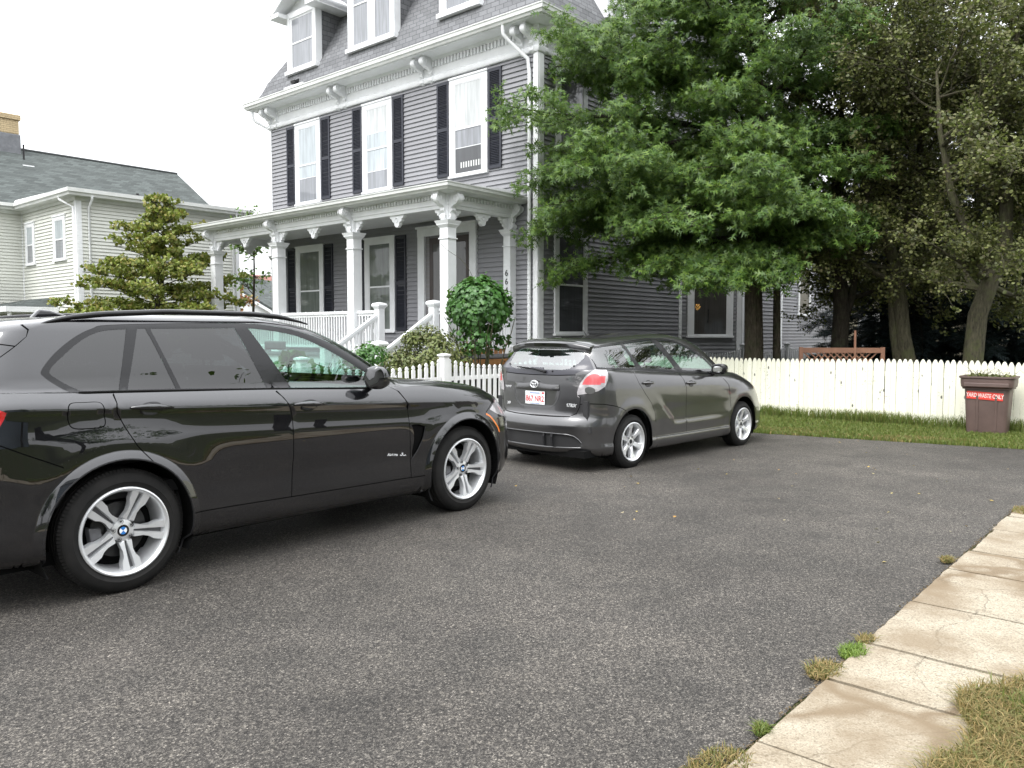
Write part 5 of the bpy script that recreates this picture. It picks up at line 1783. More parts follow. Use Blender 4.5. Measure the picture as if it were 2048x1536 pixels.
# character band, gaps, arches
for nm, pl in (('gap', [(-.012, 1.196), (-.015, 1.085), (.03, .99), (.09, .88), (.20, .745), (.32, .62), (.40, .50)]),
               ('gap', [(1.085, 1.155), (1.165, 1.03), (1.18, .96), (1.185, .70), (1.17, .408)]),
               ('gap', [(2.085, 1.150), (2.19, 1.095), (2.262, .985), (2.283, .80), (2.305, .388)]),
               ('gap', [(.42, .418), (1.17, .405), (2.45, .384)]),
               ('gap', [(-.62, .952), (-.50, .889), (-.40, .84), (-.32, .80)]),
               ('gap', [(3.42, .985), (3.33, .93), (3.21, .85)]),
               ('gap', [(-.64, 1.355), (-.585, 1.397), (-.483, 1.477), (-.42, 1.53), (-.405, 1.568), (-.425, 1.598)]), ('gap', [(-.62, 1.50), (-.483, 1.477)])):
    d = bs.inv(densify(pl, .04, False)); F_.append((nm, ribbon(d, .0065)))
fuel = cr_spline([(-.285, 1.10), (-.28, 1.14), (-.255, 1.157), (-.19, 1.156), (-.12, 1.154), (-.095, 1.135), (-.088, 1.08), (-.083, 1.03), (-.105, 1.008), (-.18, 1.006), (-.25, 1.012), (-.278, 1.04)], True, 3)
F_.append(('gap', ribbon(bs.inv(np.vstack([fuel, fuel[:1]])), .006)))
# lamps
F_.append(('orange', ribbon(bs.inv(densify([(3.205, .838), (3.26, .812), (3.33, .752), (3.378, .70), (3.405, .655)], .03, False)), .020)))
F_.append(('headlamp', bs.inv(densify([(3.27, .872), (3.43, .965), (3.52, .95), (3.62, .88), (3.70, .80), (3.64, .77), (3.50, .79), (3.38, .825)], .04))))
F_.append(('tail', bs.inv(densify([(-.585, 1.125), (-.592, 1.09), (-.64, 1.0), (-.76, .97), (-.86, .98), (-.86, 1.10), (-.76, 1.16), (-.64, 1.155)], .04))))
F_.append(('vent', bs.inv(cr_spline([(2.300, .815), (2.37, .815), (2.445, .795), (2.425, .72), (2.385, .64), (2.345, .575), (2.318, .545), (2.312, .60), (2.330, .70), (2.318, .78)], True, 3, sharp=(0, 2, 6)))))
F_.append(('hole', arch_hole(bs, .0, .375, .430, .438, .27)))
F_.append(('hole', arch_hole(bs, 2.938, .375, .436, .442, .27)))
# windscreen, rear window (domain boxes)
def domrect(sk, q0, q1, z0, z1, x=None):
    va = np.interp(z0, sk.r[:, 0], sk.v); vb = np.interp(z1, sk.r[:, 0], sk.v)
    return densify([(q0, va), (q1, va), (q1, vb), (q0, vb)], .05)
F_.insert(0, ('screen', domrect(bs, bs.LS + .42, bs.LS + bs.LE + .02, 1.20, 1.63)))
F_.insert(0, ('rearglass', domrect(bs, -bs.LE - .02, -.52, 1.17, 1.52)))
RD = (.444, .458, .472, .4805, .4855, .490, .505, .53, .57)
def number_gaps(L):
    out_ = []; k = 0
    for key, poly in L:
        if key == 'gap': key = 'gap%02d' % k; k += 1
        out_.append((key, poly))
    return out_, ['gap%02d' % i for i in range(k)]
F_, GK = number_gaps(F_)
V_, T_, K_ = cut_skin(bs, F_, .048, rings_=arch_rings(bs, .0, .375, RD, .27) + arch_rings(bs, 2.938, .375, [r_ + .010 for r_ in RD], .27))

SUV = empty('black_suv', (-3.0209, 5.3155, 0), R(90 - 40.16), 'glossy black SUV with five spoke alloy wheels and roof rails, parked at the left', 'car')
# the skin's +y is the visible right side: right side is -y in a right handed frame with x forward, so flip y through a helper parent
SUV.rotation_euler = (0, 0, R(90 - 40.16))
SUV.scale = (1, 1, 1)
class Flip:
    """build with y mirrored so the car's right side ends at -y"""
    pass
def finish_flip(root):
    # mirror every mesh of the car in y once (geometry, not scale)
    seen = set()
    def rec(o, top):
        for ch in o.children:
            if ch.type == 'MESH' and ch.data.name not in seen:
                seen.add(ch.data.name)
                me = ch.data
                n = len(me.vertices); co = np.empty(n * 3, np.float32); me.vertices.foreach_get('co', co); co = co.reshape(-1, 3); 
                nr = None
                if me.has_custom_normals:
                    nr = np.empty(len(me.loops) * 3, np.float32); me.corner_normals.foreach_get('vector', nr); nr = nr.reshape(-1, 3)
                    vi = np.empty(len(me.loops), np.int32); me.loops.foreach_get('vertex_index', vi)
                    vn = np.zeros((n, 3), np.float32); vn[vi] = nr; vn[:, 1] *= -1
                co[:, 1] *= -1; me.vertices.foreach_set('co', co.ravel()); me.flip_normals(); me.update()
                if nr is not None: me.normals_split_custom_set_from_vertices(vn.tolist())
            l = ch.location.copy(); l.y *= -1; ch.location = l
            e = ch.rotation_euler.copy(); ch.rotation_euler = (-e.x, e.y, -e.z)
            rec(ch, False)
    rec(root, True)

panel(bs, V_, T_, K_, ['body'], 'body', M_BLK, SUV)
for nm, key in (('door', 'rdoor'), ('door', 'fdoor')):
    panel(bs, V_, T_, K_, [key], nm, M_BLK, SUV, .0, merge=False)
panel(bs, V_, T_, K_, ['dlo'], 'window_trim', M_TRIM, SUV, -.002)
for k in GK: panel(bs, V_, T_, K_, [k], 'panel_gap', M_GAP, SUV, -.002, merge=False)
for k in ('g1', 'g2', 'g3'): panel(bs, V_, T_, K_, [k], 'window', M_GTINT, SUV, -.004, merge=False)
panel(bs, V_, T_, K_, ['g4'], 'window', M_GCLR, SUV, -.004, merge=False)
panel(bs, V_, T_, K_, ['screen'], 'windscreen', M_GCLR, SUV, -.003)
panel(bs, V_, T_, K_, ['rearglass'], 'rear_window', M_GTINT, SUV, -.003)
panel(bs, V_, T_, K_, ['orange'], 'side_marker', M_AMB, SUV, .002, merge=False)
panel(bs, V_, T_, K_, ['headlamp'], 'headlight', M_CLENS, SUV, .001, merge=False)
panel(bs, V_, T_, K_, ['tail'], 'tail_light', M_RLENS, SUV, .002, merge=False)
panel(bs, V_, T_, K_, ['vent'], 'side_vent', M_GAP, SUV, -.012, merge=False)
# bright strips: window base and vent edge
for pl, r_, m in (([(-.36, 1.235 + .0), (-.315, 1.255)], .0, None),):
    pass
def strip(sk, parent, name, pts, r_, mat, out_=.002, n=5):
    mb = MB(); mb.tube([sk.at(x, z, out_)[0] for x, z in densify(pts, .08, False)], r_, n); return mb.build(name, mat, parent, smooth=60)
strip(bs, SUV, 'belt_moulding', [(-.20, 1.209), (0, 1.204), (1.0, 1.170), (1.97, 1.130)], .006, M_CHR if False else M_TRIM, .003)
strip(bs, SUV, 'vent_strip', [(2.448, .79), (2.42, .70), (2.37, .61), (2.312, .540)], .004, M_TRIM, .004)
# roof rails
for s_ in (1, -1):
    mb = MB(); pts = []
    for i in range(29):
        t = i / 28; x = -.36 + t * 1.84
        z = float(np.interp(x, [-.36, -.30, -.2, 0, .4, 1.0, 1.25, 1.45, 1.6, 1.70], [1.588, 1.612, 1.638, 1.664, 1.686, 1.684, 1.667, 1.628, 1.58, 1.54]))
        pts.append((x, s_ * (.715 + .02 * math.exp(-((x - .5) / .9)**2)), z))
    mb.tube(pts, [.006 + .012 * min(1, min(i, 28 - i) / 4) for i in range(29)], 8)
    mb.build('roof_rail', M_TRIM, SUV, smooth=60)
mb = MB(); mb.prism([(-.16, 1.625), (.16, 1.645), (.08, 1.668), (-.02, 1.700), (-.085, 1.706)], 'y', -.025, .025); mb.build('antenna_fin', M_BLK, SUV, bevel=.012)
handle(bs, SUV, .187, 1.102, .255, M_BLK, -.05); handle(bs, SUV, 1.318, 1.047, .262, M_BLK, -.05)
# flanged arch lips (rounded edge catching the sky)
for (xc, rr_) in ((.0, .436), (2.938, .441)):
    for s_ in (1, -1):
        mb = MB(); pts = []
        for a in range(-30, 212, 6):
            x, z = xc + rr_ * math.cos(R(a)), .375 + rr_ * math.sin(R(a))
            p, n = bs.at(x, max(z, .24), -.006); pts.append((p.x, p.y * s_, z))
        mb.tube(pts, .007, 6); mb.build('arch_lip', M_RUB, SUV, smooth=60)
        liner(SUV, xc, .375, .455, .93, .50, s_)
for s_ in (1, -1):
    wheel(SUV, .022, .925, .372, .372, .262, .250, 'double', R(-8), sd=s_)
    wheel(SUV, 2.962, .922, .372, .372, .262, .250, 'double', R(-8), sd=s_)
# mirrors
for s_ in (1, -1):
    mb = MB()
    RG = []
    for (x, cy, cz, ay, az_) in ((1.835, 1.03, 1.212, .060, .066), (1.85, 1.03, 1.215, .082, .084), (1.88, 1.028, 1.217, .090, .090), (1.925, 1.02, 1.215, .080, .078), (1.965, 1.00, 1.210, .05, .05), (1.98, .99, 1.205, .02, .02)):
        RG.append([(x + .03 * (math.cos(2 * math.pi * k / 20)), s_ * (cy + ay * np.sign(math.cos(2 * math.pi * k / 20)) * abs(math.cos(2 * math.pi * k / 20))**.7), cz + az_ * np.sign(math.sin(2 * math.pi * k / 20)) * abs(math.sin(2 * math.pi * k / 20))**.75) for k in range(20)])
    rings(mb, RG, (True, True)); mo = mb.build('mirror', M_BLK, SUV, smooth=40)
    mb = MB(); mb.tube([(1.90, s_ * .97, 1.175), (1.93, s_ * .90, 1.15), (1.95, s_ * .855, 1.13)], [.028, .026, .035], 8); mb.build('mirror_arm', M_TRIM, mo, smooth=60)
# badge
p0, n0 = bs.at(2.165, .602, .003)
text_mesh('badge', 'xDrive', .050, M_BADGE, SUV, axes((p0.x - .055, p0.y - .004, p0.z), Vector((1, -.02, -.13)).normalized(), Vector((.13, 0, 1)).normalized(), Vector((-.02, 1, 0)).normalized() * -1), .0015, shear=.3, sx=.78, bold=.0012)
text_mesh('badge', '35i', .055, M_BADGE, SUV, axes((p0.x + .062, p0.y - .004, p0.z - .012), Vector((1, -.02, -.13)).normalized(), Vector((.13, 0, 1)).normalized(), Vector((-.02, 1, 0)).normalized() * -1), .0015, shear=.3, sx=1.25, bold=.001)
# cabin
mb = MB(); mb.box(-.85, 3.35, -.78, .78, .22, .30); mb.build('underbody', M_LINER, SUV)
mb = MB(); mb.box(-.8, 2.3, -.80, .80, .55, .62); mb.box(2.3, 3.4, -.6, .6, .4, .9); mb.box(.42, 2.45, .72, .78, .3, 1.0); mb.box(.42, 2.45, -.78, -.72, .3, 1.0); mb.build('cabin_floor', M_INT, SUV)
for (x, y) in ((1.02, .38), (1.02, -.38), (.05, .40), (.05, -.40), (.05, 0)): seat(SUV, x, y, .72 if x > .5 else .74, .60)
mb = MB(); mb.prism([(1.75, .75), (2.35, .75), (2.35, 1.09), (2.10, 1.13), (1.85, 1.10), (1.72, 1.0)], 'y', -.78, .78); mb.build('dashboard', M_INT, SUV, bevel=.03)
mb = MB(); mb.box(1.70, 1.72, -.12, .13, 1.10, 1.24); mb.build('screen_display', M_TRIM, SUV)
mb = MB(); mb.tube([(1.60 + .05 * math.sin(a * .2618), -.38 + .19 * math.cos(a * .2618), 1.04 + .17 * math.sin(a * .2618)) for a in range(25)], .014, 6); mb.build('steering_wheel', M_INT, SUV)
mb = MB(); mb.box(1.66, 1.70, -.13, .13, 1.42, 1.49); mb.build('rear_view_mirror', M_INTG, SUV, bevel=.012)
finish_flip(SUV)

# ================================================================== grey hatchback
def mat_disp(x, z):
    o = 0
    for (xc, zc, ro) in ((-.05, .305, .44), (2.55, .305, .44)):
        d = np.hypot(x - xc, z - zc)
        o = o + np.exp(-((np.minimum(d, ro + 1) - .40) / .09)**2) * .014 * (z > .1)
    # scooped lower doors
    t1 = sstep((z - .44) / .07) * sstep((.95 - z) / .4)
    dl = (x - .40) * .66 + (z - .77) * .75
    o = o - .016 * t1 * sstep(dl / .10) * sstep((2.2 - x) / .5)
    return o
MR = [(.17, 0, -.70, -.30, .78, 2.85, 3.45, .6, .7, 0, .6, .8, 0),
      (.19, 0, -.78, -.30, .835, 2.85, 3.52, .6, .7, 0, .6, .8, 0),
      (.28, 0, -.86, -.30, .864, 2.85, 3.66, .6, .7, 0, .62, .82, 0),
      (.33, 0, -.863, -.30, .854, 2.85, 3.66, .6, .7, 0, .62, .82, 0),
      (.42, 0, -.872, -.30, .858, 2.85, 3.66, .6, .7, 0, .62, .82, 0),
      (.51, 0, -.885, -.30, .865, 2.82, 3.62, .6, .7, 0, .62, .82, 0),
      (.525, 0, -.882, -.30, .866, 2.82, 3.61, .6, .7, 0, .62, .82, 0),
      (.60, 0, -.850, -.30, .866, 2.78, 3.56, .6, .72, 0, .62, .82, 0),
      (.64, 0, -.800, -.32, .866, 2.76, 3.53, .62, .72, 0, .62, .82, 0),
      (.72, -.01, -.79, -.34, .868, 2.70, 3.46, .64, .75, 0, .62, .82, 0),
      (.82, -.03, -.785, -.35, .866, 2.60, 3.36, .66, .78, 0, .62, .82, 0),
      (.92, -.05, -.78, -.36, .858, 2.42, 3.22, .70, .80, .0, .62, .82, 0),
      (1.00, -.055, -.775, -.36, .844, 2.15, 3.00, .74, .82, .01, .62, .82, 0),
      (1.055, -.058, -.765, -.36, .825, 1.95, 2.75, .78, .84, .02, .62, .82, 0),
      (1.070, -.056, -.76, -.36, .806, 1.85, 2.42, .78, .88, .03, .62, .82, 0),
      (1.12, -.045, -.74, -.36, .788, 1.84, 2.34, .6, .92, .01, .62, .84, 0),
      (1.26, -.0, -.67, -.36, .735, 1.60, 2.14, .5, .92, 0, .62, .86, 0),
      (1.38, .03, -.60, -.38, .682, 1.34, 1.90, .5, .92, 0, .62, .88, 0),
      (1.45, .048, -.58, -.40, .650, 1.14, 1.70, .5, .92, 0, .62, .90, 0),
      (1.49, .052, -.60, -.38, .615, .98, 1.50, .5, .92, 0, .62, .90, 0),
      (1.525, .052, -.58, -.30, .560, .85, 1.36, .5, .92, 0, .62, .90, .01),
      (1.550, .052, -.45, -.10, .42, .75, 1.15, .5, .92, 0, .62, .90, .015),
      (1.562, .052, .1, .3, .05, .6, .75, .5, .92, 0, .62, .90, .01)]
ms_ = Skin(MR, .9, .040, mat_disp, tc=(-.7, 1.9), LS=3.0)
G_F = []
rear_pts = lambda pts: ms_.inv(densify(pts, .03), 'rear')
# doors
G_F.append(('rdoor', ms_.inv(densify([(-.03, 1.43), (.012, 1.13), (.058, .985), (.184, .846), (.30, .735), (.375, .62), (.395, .45), (.394, .32), (1.095, .315), (1.085, .60), (1.071, .887), (1.03, .98), (.956, 1.067), (.545, 1.49), (.3, 1.475)], .04))))
G_F.append(('fdoor', ms_.inv(densify([(1.095, .315), (2.20, .309), (2.18, .62), (2.146, .872), (2.02, .96), (1.853, 1.015), (1.93, 1.02), (1.45, 1.375), (1.235, 1.45), (.95, 1.50), (.545, 1.49), (.956, 1.067), (1.03, .98), (1.071, .887), (1.085, .60)], .04))))
# black window surrounds + glass
mdlo = cr_spline([(-.585, 1.145), (-.52, 1.405), (-.2, 1.438), (.06, 1.46), (.55, 1.495), (.98, 1.487), (1.25, 1.43), (1.53, 1.325), (1.80, 1.17), (1.97, 1.03), (1.9, 1.012), (1.0, 1.068), (.0, 1.13)], True, 3, sharp=(0, 1, 9, 10, 12))
G_F.append(('dlo', ms_.inv(densify(mdlo, .04))))
mg = {'g1': ([(-.535, 1.385), (.000, 1.440), (.055, 1.30), (.095, 1.152), (-.56, 1.178)], 3), 'g2': ([(.060, 1.438), (.35, 1.462), (.630, 1.475), (.78, 1.29), (.925, 1.110), (.219, 1.150), (.13, 1.28)], 3),
      'g3': ([(.765, 1.475), (.988, 1.462), (1.234, 1.405), (1.511, 1.297), (1.733, 1.170), (1.875, 1.055), (1.078, 1.100), (.92, 1.28)], 3)}
for k, (p, n) in mg.items():
    G_F.append((k, ms_.inv(densify(cr_spline(p, True, n, sharp={'g1': (0, 1, 3, 4), 'g2': (0, 2, 4, 5), 'g3': (0, 5, 6)}[k]), .04))))
for pl in ([(-.02, 1.13), (.058, .985), (.184, .846), (.30, .735), (.375, .62), (.395, .50)], [(.956, 1.062), (1.03, .98), (1.071, .887), (1.085, .60), (1.095, .32)],
           [(1.86, 1.0), (2.02, .96), (2.146, .872), (2.18, .62), (2.20, .32)], [(.394, .318), (1.095, .312), (2.25, .306)]):
    G_F.append(('gap', ribbon(ms_.inv(densify(pl, .04, False)), .007)))
# bumper seam round the corner, tail lamp, tailgate, rear glass
d1 = ms_.inv(densify([(-.70, .775), (-.55, .768), (-.415, .745), (-.30, .715), (-.215, .676)], .03, False))
d0 = ms_.inv(densify([(.60, .765), (.635, .769)], .03, False), 'rear')
G_F.append(('gap', ribbon(np.concatenate([d0, d1]), .007)))
gate = [(0, .615), (.30, .618), (.50, .628), (.565, .66), (.600, .74), (.605, .85)]
G_F.append(('gap', ribbon(ms_.inv(densify(gate, .03, False), 'rear'), .009)))
blackpoly = np.concatenate([ms_.inv(densify([(-.004, 1.083), (.30, 1.085), (.52, 1.095), (.60, 1.14), (.66, 1.152)], .03, False), 'rear'),
                            ms_.inv(np.array([(-.60, 1.155), (-.56, 1.28), (-.545, 1.385)])),
                            ms_.inv(densify([(.50, 1.400), (.30, 1.408), (-.004, 1.410)], .03, False), 'rear')])
G_F.append(('rblack', blackpoly))
G_F.append(('rglass', rear_pts([(-.002, 1.165), (.10, 1.166), (.115, 1.140), (.36, 1.143), (.455, 1.16), (.53, 1.215), (.555, 1.28), (.535, 1.365), (.50, 1.388), (-.002, 1.397)])))
tl_r = ms_.inv(np.array([(.60, .838), (.575, .850), (.568, .90), (.60, 1.00), (.655, 1.09), (.70, 1.128)]), 'rear')
tl_s = ms_.inv(np.array([(-.60, 1.148), (-.475, 1.146), (-.482, 1.09), (-.50, 1.03), (-.535, .965), (-.60, .915), (-.68, .885), (-.72, .868)]))
G_F.append(('tl', np.concatenate([tl_r, tl_s])))
G_F.append(('tlred', np.concatenate([ms_.inv(cr_spline([(.622, .985), (.65, 1.05), (.705, 1.100), (.76, 1.095), (.79, 1.04), (.785, .985)], True, 4, sharp=(0, 5)), 'rear')])))
G_F.append(('tlred2', ms_.inv(densify([(-.575, 1.080), (-.515, 1.082), (-.535, 1.005), (-.60, 1.005)], .03))))
G_F.append(('tlclear', ms_.inv(cr_spline([(.655, .945), (.70, .963), (.74, .942), (.745, .905), (.705, .880), (.66, .900)], True, 4), 'rear')))
# dark lower bumper insert
G_F.append(('insert', rear_pts([(-.002, .428), (.50, .425), (.57, .412), (.615, .375), (.64, .335), (.64, .272), (-.002, .262)])))
G_F.append(('hole', arch_hole(ms_, -.05, .305, .375, .385, .20)))
G_F.append(('hole', arch_hole(ms_, 2.55, .305, .375, .385, .20)))
G_F.append(('headlamp', ms_.inv(densify([(2.965, .865), (3.08, .86), (3.16, .825), (3.10, .765), (3.02, .775)], .04))))
G_F.insert(0, ('screen', domrect(ms_, ms_.LS + .42, ms_.LS + ms_.LE + .02, 1.10, 1.47)))
RD = (.39, .405, .42, .44, .47, .51)
G_F, MGK = number_gaps(G_F)
mV, mT, mK = cut_skin(ms_, G_F, .045, rings_=arch_rings(ms_, -.05, .305, RD, .20) + arch_rings(ms_, 2.55, .305, RD, .20))
HB = empty('grey_hatchback', (.8214, 9.901, 0), R(90 - 44.08), 'dark grey metallic hatchback with six spoke wheels, seen from its rear corner', 'car')
panel(ms_, mV, mT, mK, ['body'], 'body', M_GRYP, HB)
for key in ('rdoor', 'fdoor'): panel(ms_, mV, mT, mK, [key], 'door', M_GRYP, HB, merge=False)
panel(ms_, mV, mT, mK, ['dlo'], 'window_trim', M_TRIM, HB, -.002)
for k in MGK: panel(ms_, mV, mT, mK, [k], 'panel_gap', M_GAP, HB, -.002, merge=False)
for k in ('g1', 'g2', 'g3'): panel(ms_, mV, mT, mK, [k], 'window', M_GCL2, HB, -.005, merge=False)
panel(ms_, mV, mT, mK, ['screen'], 'windscreen', M_GCLR, HB, -.003)
panel(ms_, mV, mT, mK, ['rblack'], 'rear_window_surround', flat('black glass surround', (.035, .035, .045), .3, coat=.3), HB, .001)
panel(ms_, mV, mT, mK, ['rglass'], 'rear_window', glass('sloping rear glass', (.62, .80, .76), refl=3.6), HB, -.001)
panel(ms_, mV, mT, mK, ['tl'], 'tail_light', M_CLENS, HB, .006, merge=False)
panel(ms_, mV, mT, mK, ['tlred', 'tlred2'], 'tail_light_red_lens', M_RLENS2, HB, .006, merge=False)
panel(ms_, mV, mT, mK, ['tlclear'], 'reversing_light', flat('smoked lens', (.12, .12, .12), .15, coat=1, m=.4), HB, .007, merge=False)
panel(ms_, mV, mT, mK, ['insert'], 'bumper_insert', flat('dark bumper plastic', (.022, .022, .023), .5, bump=.1), HB, -.012)
panel(ms_, mV, mT, mK, ['headlamp'], 'headlight', M_AMB, HB, .002, merge=False)
def rearstrip(sk, parent, name, pts, r_, mat, out_=.002):
    full = densify([(-a, b) for a, b in reversed(pts)] + list(pts), .06, False)
    P = []
    for y, z in full:
        g_ = sk.inv([(abs(y), z)], 'rear'); p = sk.P(g_[:, 0], g_[:, 1])[0]; n = sk.N(g_[:, 0], g_[:, 1])[0]; p = p + n * out_
        P.append((p[0], p[1] if y >= 0 else -p[1], p[2]))
    mb = MB(); mb.tube(P, r_, 6); return mb.build(name, mat, parent, smooth=60)
rearstrip(ms_, HB, 'bumper_lip', [(.01, .430), (.50, .427), (.575, .410), (.62, .372), (.645, .335)], .006, M_GRYP, .002)
rearstrip(ms_, HB, 'lower_valance', [(.01, .262), (.35, .264), (.64, .276)], .012, M_GRYP, -.004)
rearstrip(ms_, HB, 'glass_edge', [(.01, 1.079), (.30, 1.081), (.54, 1.092)], .005, M_GAP, .003)
for y in (.20, .32, -.42):
    mb = MB(); mb.prism([(-.880, .39), (-.872, .42), (-.85, .42), (-.85, .28), (-.868, .29)], 'y', y - .012, y + .012); mb.build('insert_fin', M_RUB, HB)
# spoiler lip over the glass
mb = MB(); RG = []
for i in range(17):
    y = -.60 + 1.2 * i / 16; e = abs(y / .60)
    xo = .10 * e**3; zz = 1.452 - .060 * e**3.2
    RG.append([(-.44 + xo, y, zz + .030), (-.56 + xo, y, zz + .026), (-.625 + xo * .9, y, zz + .012), (-.645 + xo, y, zz - .006), (-.640 + xo, y, zz - .050), (-.615 + xo, y, zz - .064), (-.54 + xo, y, zz - .060)])
rings(mb, RG, (True, True)); mb.build('spoiler', M_GRYP, HB, smooth=50)
mb = MB(); mb.box(-.652, -.64, -.025, .025, 1.425, 1.437); mb.build('brake_light', M_GAP, HB)
# number plate recess, garnish, plate, emblem
def rp_(y, z, o=0):
    g_ = ms_.inv([(abs(y), z)], 'rear'); p = ms_.P(g_[:, 0], g_[:, 1])[0]; n = ms_.N(g_[:, 0], g_[:, 1])[0]; p = p + n * o
    return Vector((p[0], p[1] if y >= 0 else -p[1], p[2]))
mb = MB()
rc = cr_spline([(-.36, .905), (-.335, .82), (-.28, .742), (-.20, .712), (0, .706), (.20, .712), (.28, .742), (.335, .82), (.36, .905)], False, 4)
o_ = [rp_(y, z, .003) for y, z in rc]; i_ = [rp_(y * .90, .905 - (.905 - z) * .90, -.0) + Vector((.012, 0, 0)) for y, z in rc]
# slightly raised rim with a flat bed inside
P = [tuple(p) for p in o_] + [tuple(p + Vector((-.006, 0, 0))) for p in i_]; n = len(o_)
F = [(k, k + 1, n + k + 1, n + k) for k in range(n - 1)]
mb.add(P, F)
mb.add([tuple(p + Vector((-.006, 0, 0))) for p in i_], [tuple(range(n))])
mb.build('plate_recess', M_GRYP, HB, smooth=40)
mb = MB(); RG = []
for i in range(15):
    y = -.345 + .69 * i / 14; b = .018 * math.exp(-(y / .10)**2); tp_ = .972 + b * 1.6; x = rp_(y, .95).x
    e = 1 if 0 < i < 14 else .3
    RG.append([(x, y, .905), (x - .030 * e, y, .912), (x - .034 * e, y, .925), (x - .018 * e, y, tp_), (x, y, tp_ + .004)])
rings(mb, RG, (True, True)); mb.build('gate_garnish', M_GRYP, HB, smooth=40)
xp = rp_(0, .81).x - .008
pr = MB(); pr.box(xp - .004, xp, -.152, .152, .737, .889); plate = pr.build('number_plate', flat('white plate', (.78, .79, .80), .4), HB, bevel=.003)
M_PRED = flat('plate red', (.52, .05, .05), .5); M_PBLU = flat('plate blue', (.16, .30, .62), .5)
# car frame here still has the visible right side at +y: text must read from behind after the flip, so lay it out along +y
def rtext(nm, s_, size, y, z, x, mat, parent, ex=.001, **k):
    return text_mesh(nm, s_, size, mat, parent, axes((x, y, z), (0, 1, 0), (0, 0, 1), (-1, 0, 0)), ex, **k)
rtext('plate_number', '867 NR2', .092, 0, .800, xp - .006, M_PRED, plate, sx=.84, bold=.0012)
rtext('plate_state', 'Massachusetts', .027, 0, .871, xp - .006, M_PBLU, plate)
rtext('plate_motto', 'The Spirit of America', .017, 0, .750, xp - .006, M_PBLU, plate)
for (y, t_) in ((-.122, 'MAR'), (.125, '18')):
    q = MB(); q.box(xp - .0055, xp - .004, y - .018, y + .018, .862, .882); q.build('plate_sticker', M_PRED if y > 0 else M_RWHT, plate)
# oval emblem from three rings
em = MB()
def oval(cy, cz, a, b, r_):
    return [(rp_(0, .968).x - .030, cy + a * math.cos(2 * math.pi * k / 28), cz + b * math.sin(2 * math.pi * k / 28)) for k in range(29)]
em.tube(oval(0, .972, .060, .040, 0), .0055, 6); em.tube(oval(0, .975, .020, .034, 0), .0045, 6); em.tube(oval(0, .990, .042, .017, 0), .0045, 6)
em.build('emblem', M_BADGE, HB, smooth=60)
rtext('badge', 'TOYOTA', .032, -.455, .925, rp_(.45, .925).x - .004, M_BADGE, HB, bold=.001)
rtext('badge', 'XR', .045, -.46, .728, rp_(.46, .73).x - .004, M_BADGE, HB, bold=.001, shear=.2)
rtext('badge', 'MATRIX', .052, .475, .748, rp_(.47, .75).x - .004, M_BADGE, HB, bold=.001, shear=.5, sx=1.05)
# wiper
mb = MB(); x0 = rp_(.0, 1.15).x - .02
mb.tube([(x0, .13, 1.120), (x0 - .012, .10, 1.128), (x0 - .01, -.02, 1.148), (x0 - .005, -.25, 1.166)], [.013, .016, .011, .005], 6); mb.tube([(x0 + .004, .02, 1.140), (x0 + .004, -.30, 1.165)], .006, 5)
mb.lathe([(.001, -.03), (.016, -.028), (.018, 0)], (x0 + .01, .135, 1.118), 10, 'x'); mb.build('wiper', M_RUB, HB, smooth=50)
for y in (-.50, .50, .24):
    mb = MB(); mb.lathe([(.001, -.010), (.009, -.008), (.010, 0)], tuple(rp_(y, 1.19 if abs(y) > .4 else 1.125, .001)), 8, 'x'); mb.build('glass_stud', M_RUB, HB)
handle(ms_, HB, .245, .972, .215, M_GRYP, -.05); handle(ms_, HB, 1.19, .932, .215, M_GRYP, -.05)
for s_ in (1, -1):
    wheel(HB, -.05, .855, .305, .312, .222, .205, 'six', R(97), sd=s_)
    wheel(HB, 2.55, .855, .305, .312, .222, .205, 'six', R(85), sd=s_)
    liner(HB, -.05, .305, .39, .82, .45, s_); liner(HB, 2.55, .305, .39, .82, .45, s_)
    mb = MB(); RG = []
    for (x, cy, cz, ay, az_) in ((1.66, .965, 1.095, .085, .056), (1.675, .965, 1.097, .10, .068), (1.72, .96, 1.098, .10, .068), (1.77, .95, 1.098, .078, .052), (1.795, .94, 1.098, .03, .02)):
        RG.append([(x + .02 * math.cos(2 * math.pi * k / 18), s_ * (cy + ay * np.sign(math.cos(2 * math.pi * k / 18)) * abs(math.cos(2 * math.pi * k / 18))**.7), cz + az_ * np.sign(math.sin(2 * math.pi * k / 18)) * abs(math.sin(2 * math.pi * k / 18))**.75) for k in range(18)])
    rings(mb, RG, (True, True)); mo = mb.build('mirror', M_TRIM, HB, smooth=40)
    mb = MB(); mb.add([(1.640 + .02 * math.cos(2 * math.pi * k / 18), s_ * (.965 + .058 * np.sign(math.cos(2 * math.pi * k / 18)) * abs(math.cos(2 * math.pi * k / 18))**.7), 1.095 + .036 * np.sign(math.sin(2 * math.pi * k / 18)) * abs(math.sin(2 * math.pi * k / 18))**.75) for k in range(18)], [tuple(range(18))])
    mb.build('mirror_glass', M_CHR, mo)
    mb = MB(); mb.tube([(1.72, s_ * .89, 1.06), (1.77, s_ * .82, 1.04)], [.03, .04], 8); mb.build('mirror_arm', M_TRIM, mo)
mb = MB(); mb.tube([(.30, -.10, 1.50), (.20, -.10, 1.60)], [.006, .002], 5); mb.lathe([(.001, .02), (.02, .012), (.03, 0)], (.31, -.10, 1.495), 10); mb.build('antenna', M_RUB, HB)
mb = MB(); mb.box(-.78, 3.1, -.72, .72, .17, .25); mb.build('underbody', M_LINER, HB)
mb = MB(); mb.box(-.7, 2.0, -.74, .74, .45, .52); mb.box(-.7, -.1, -.7, .7, .52, .80); mb.box(.38, 2.1, .68, .73, .3, .95); mb.box(.38, 2.1, -.73, -.68, .3, .95); mb.build('cabin_floor', M_INT, HB)
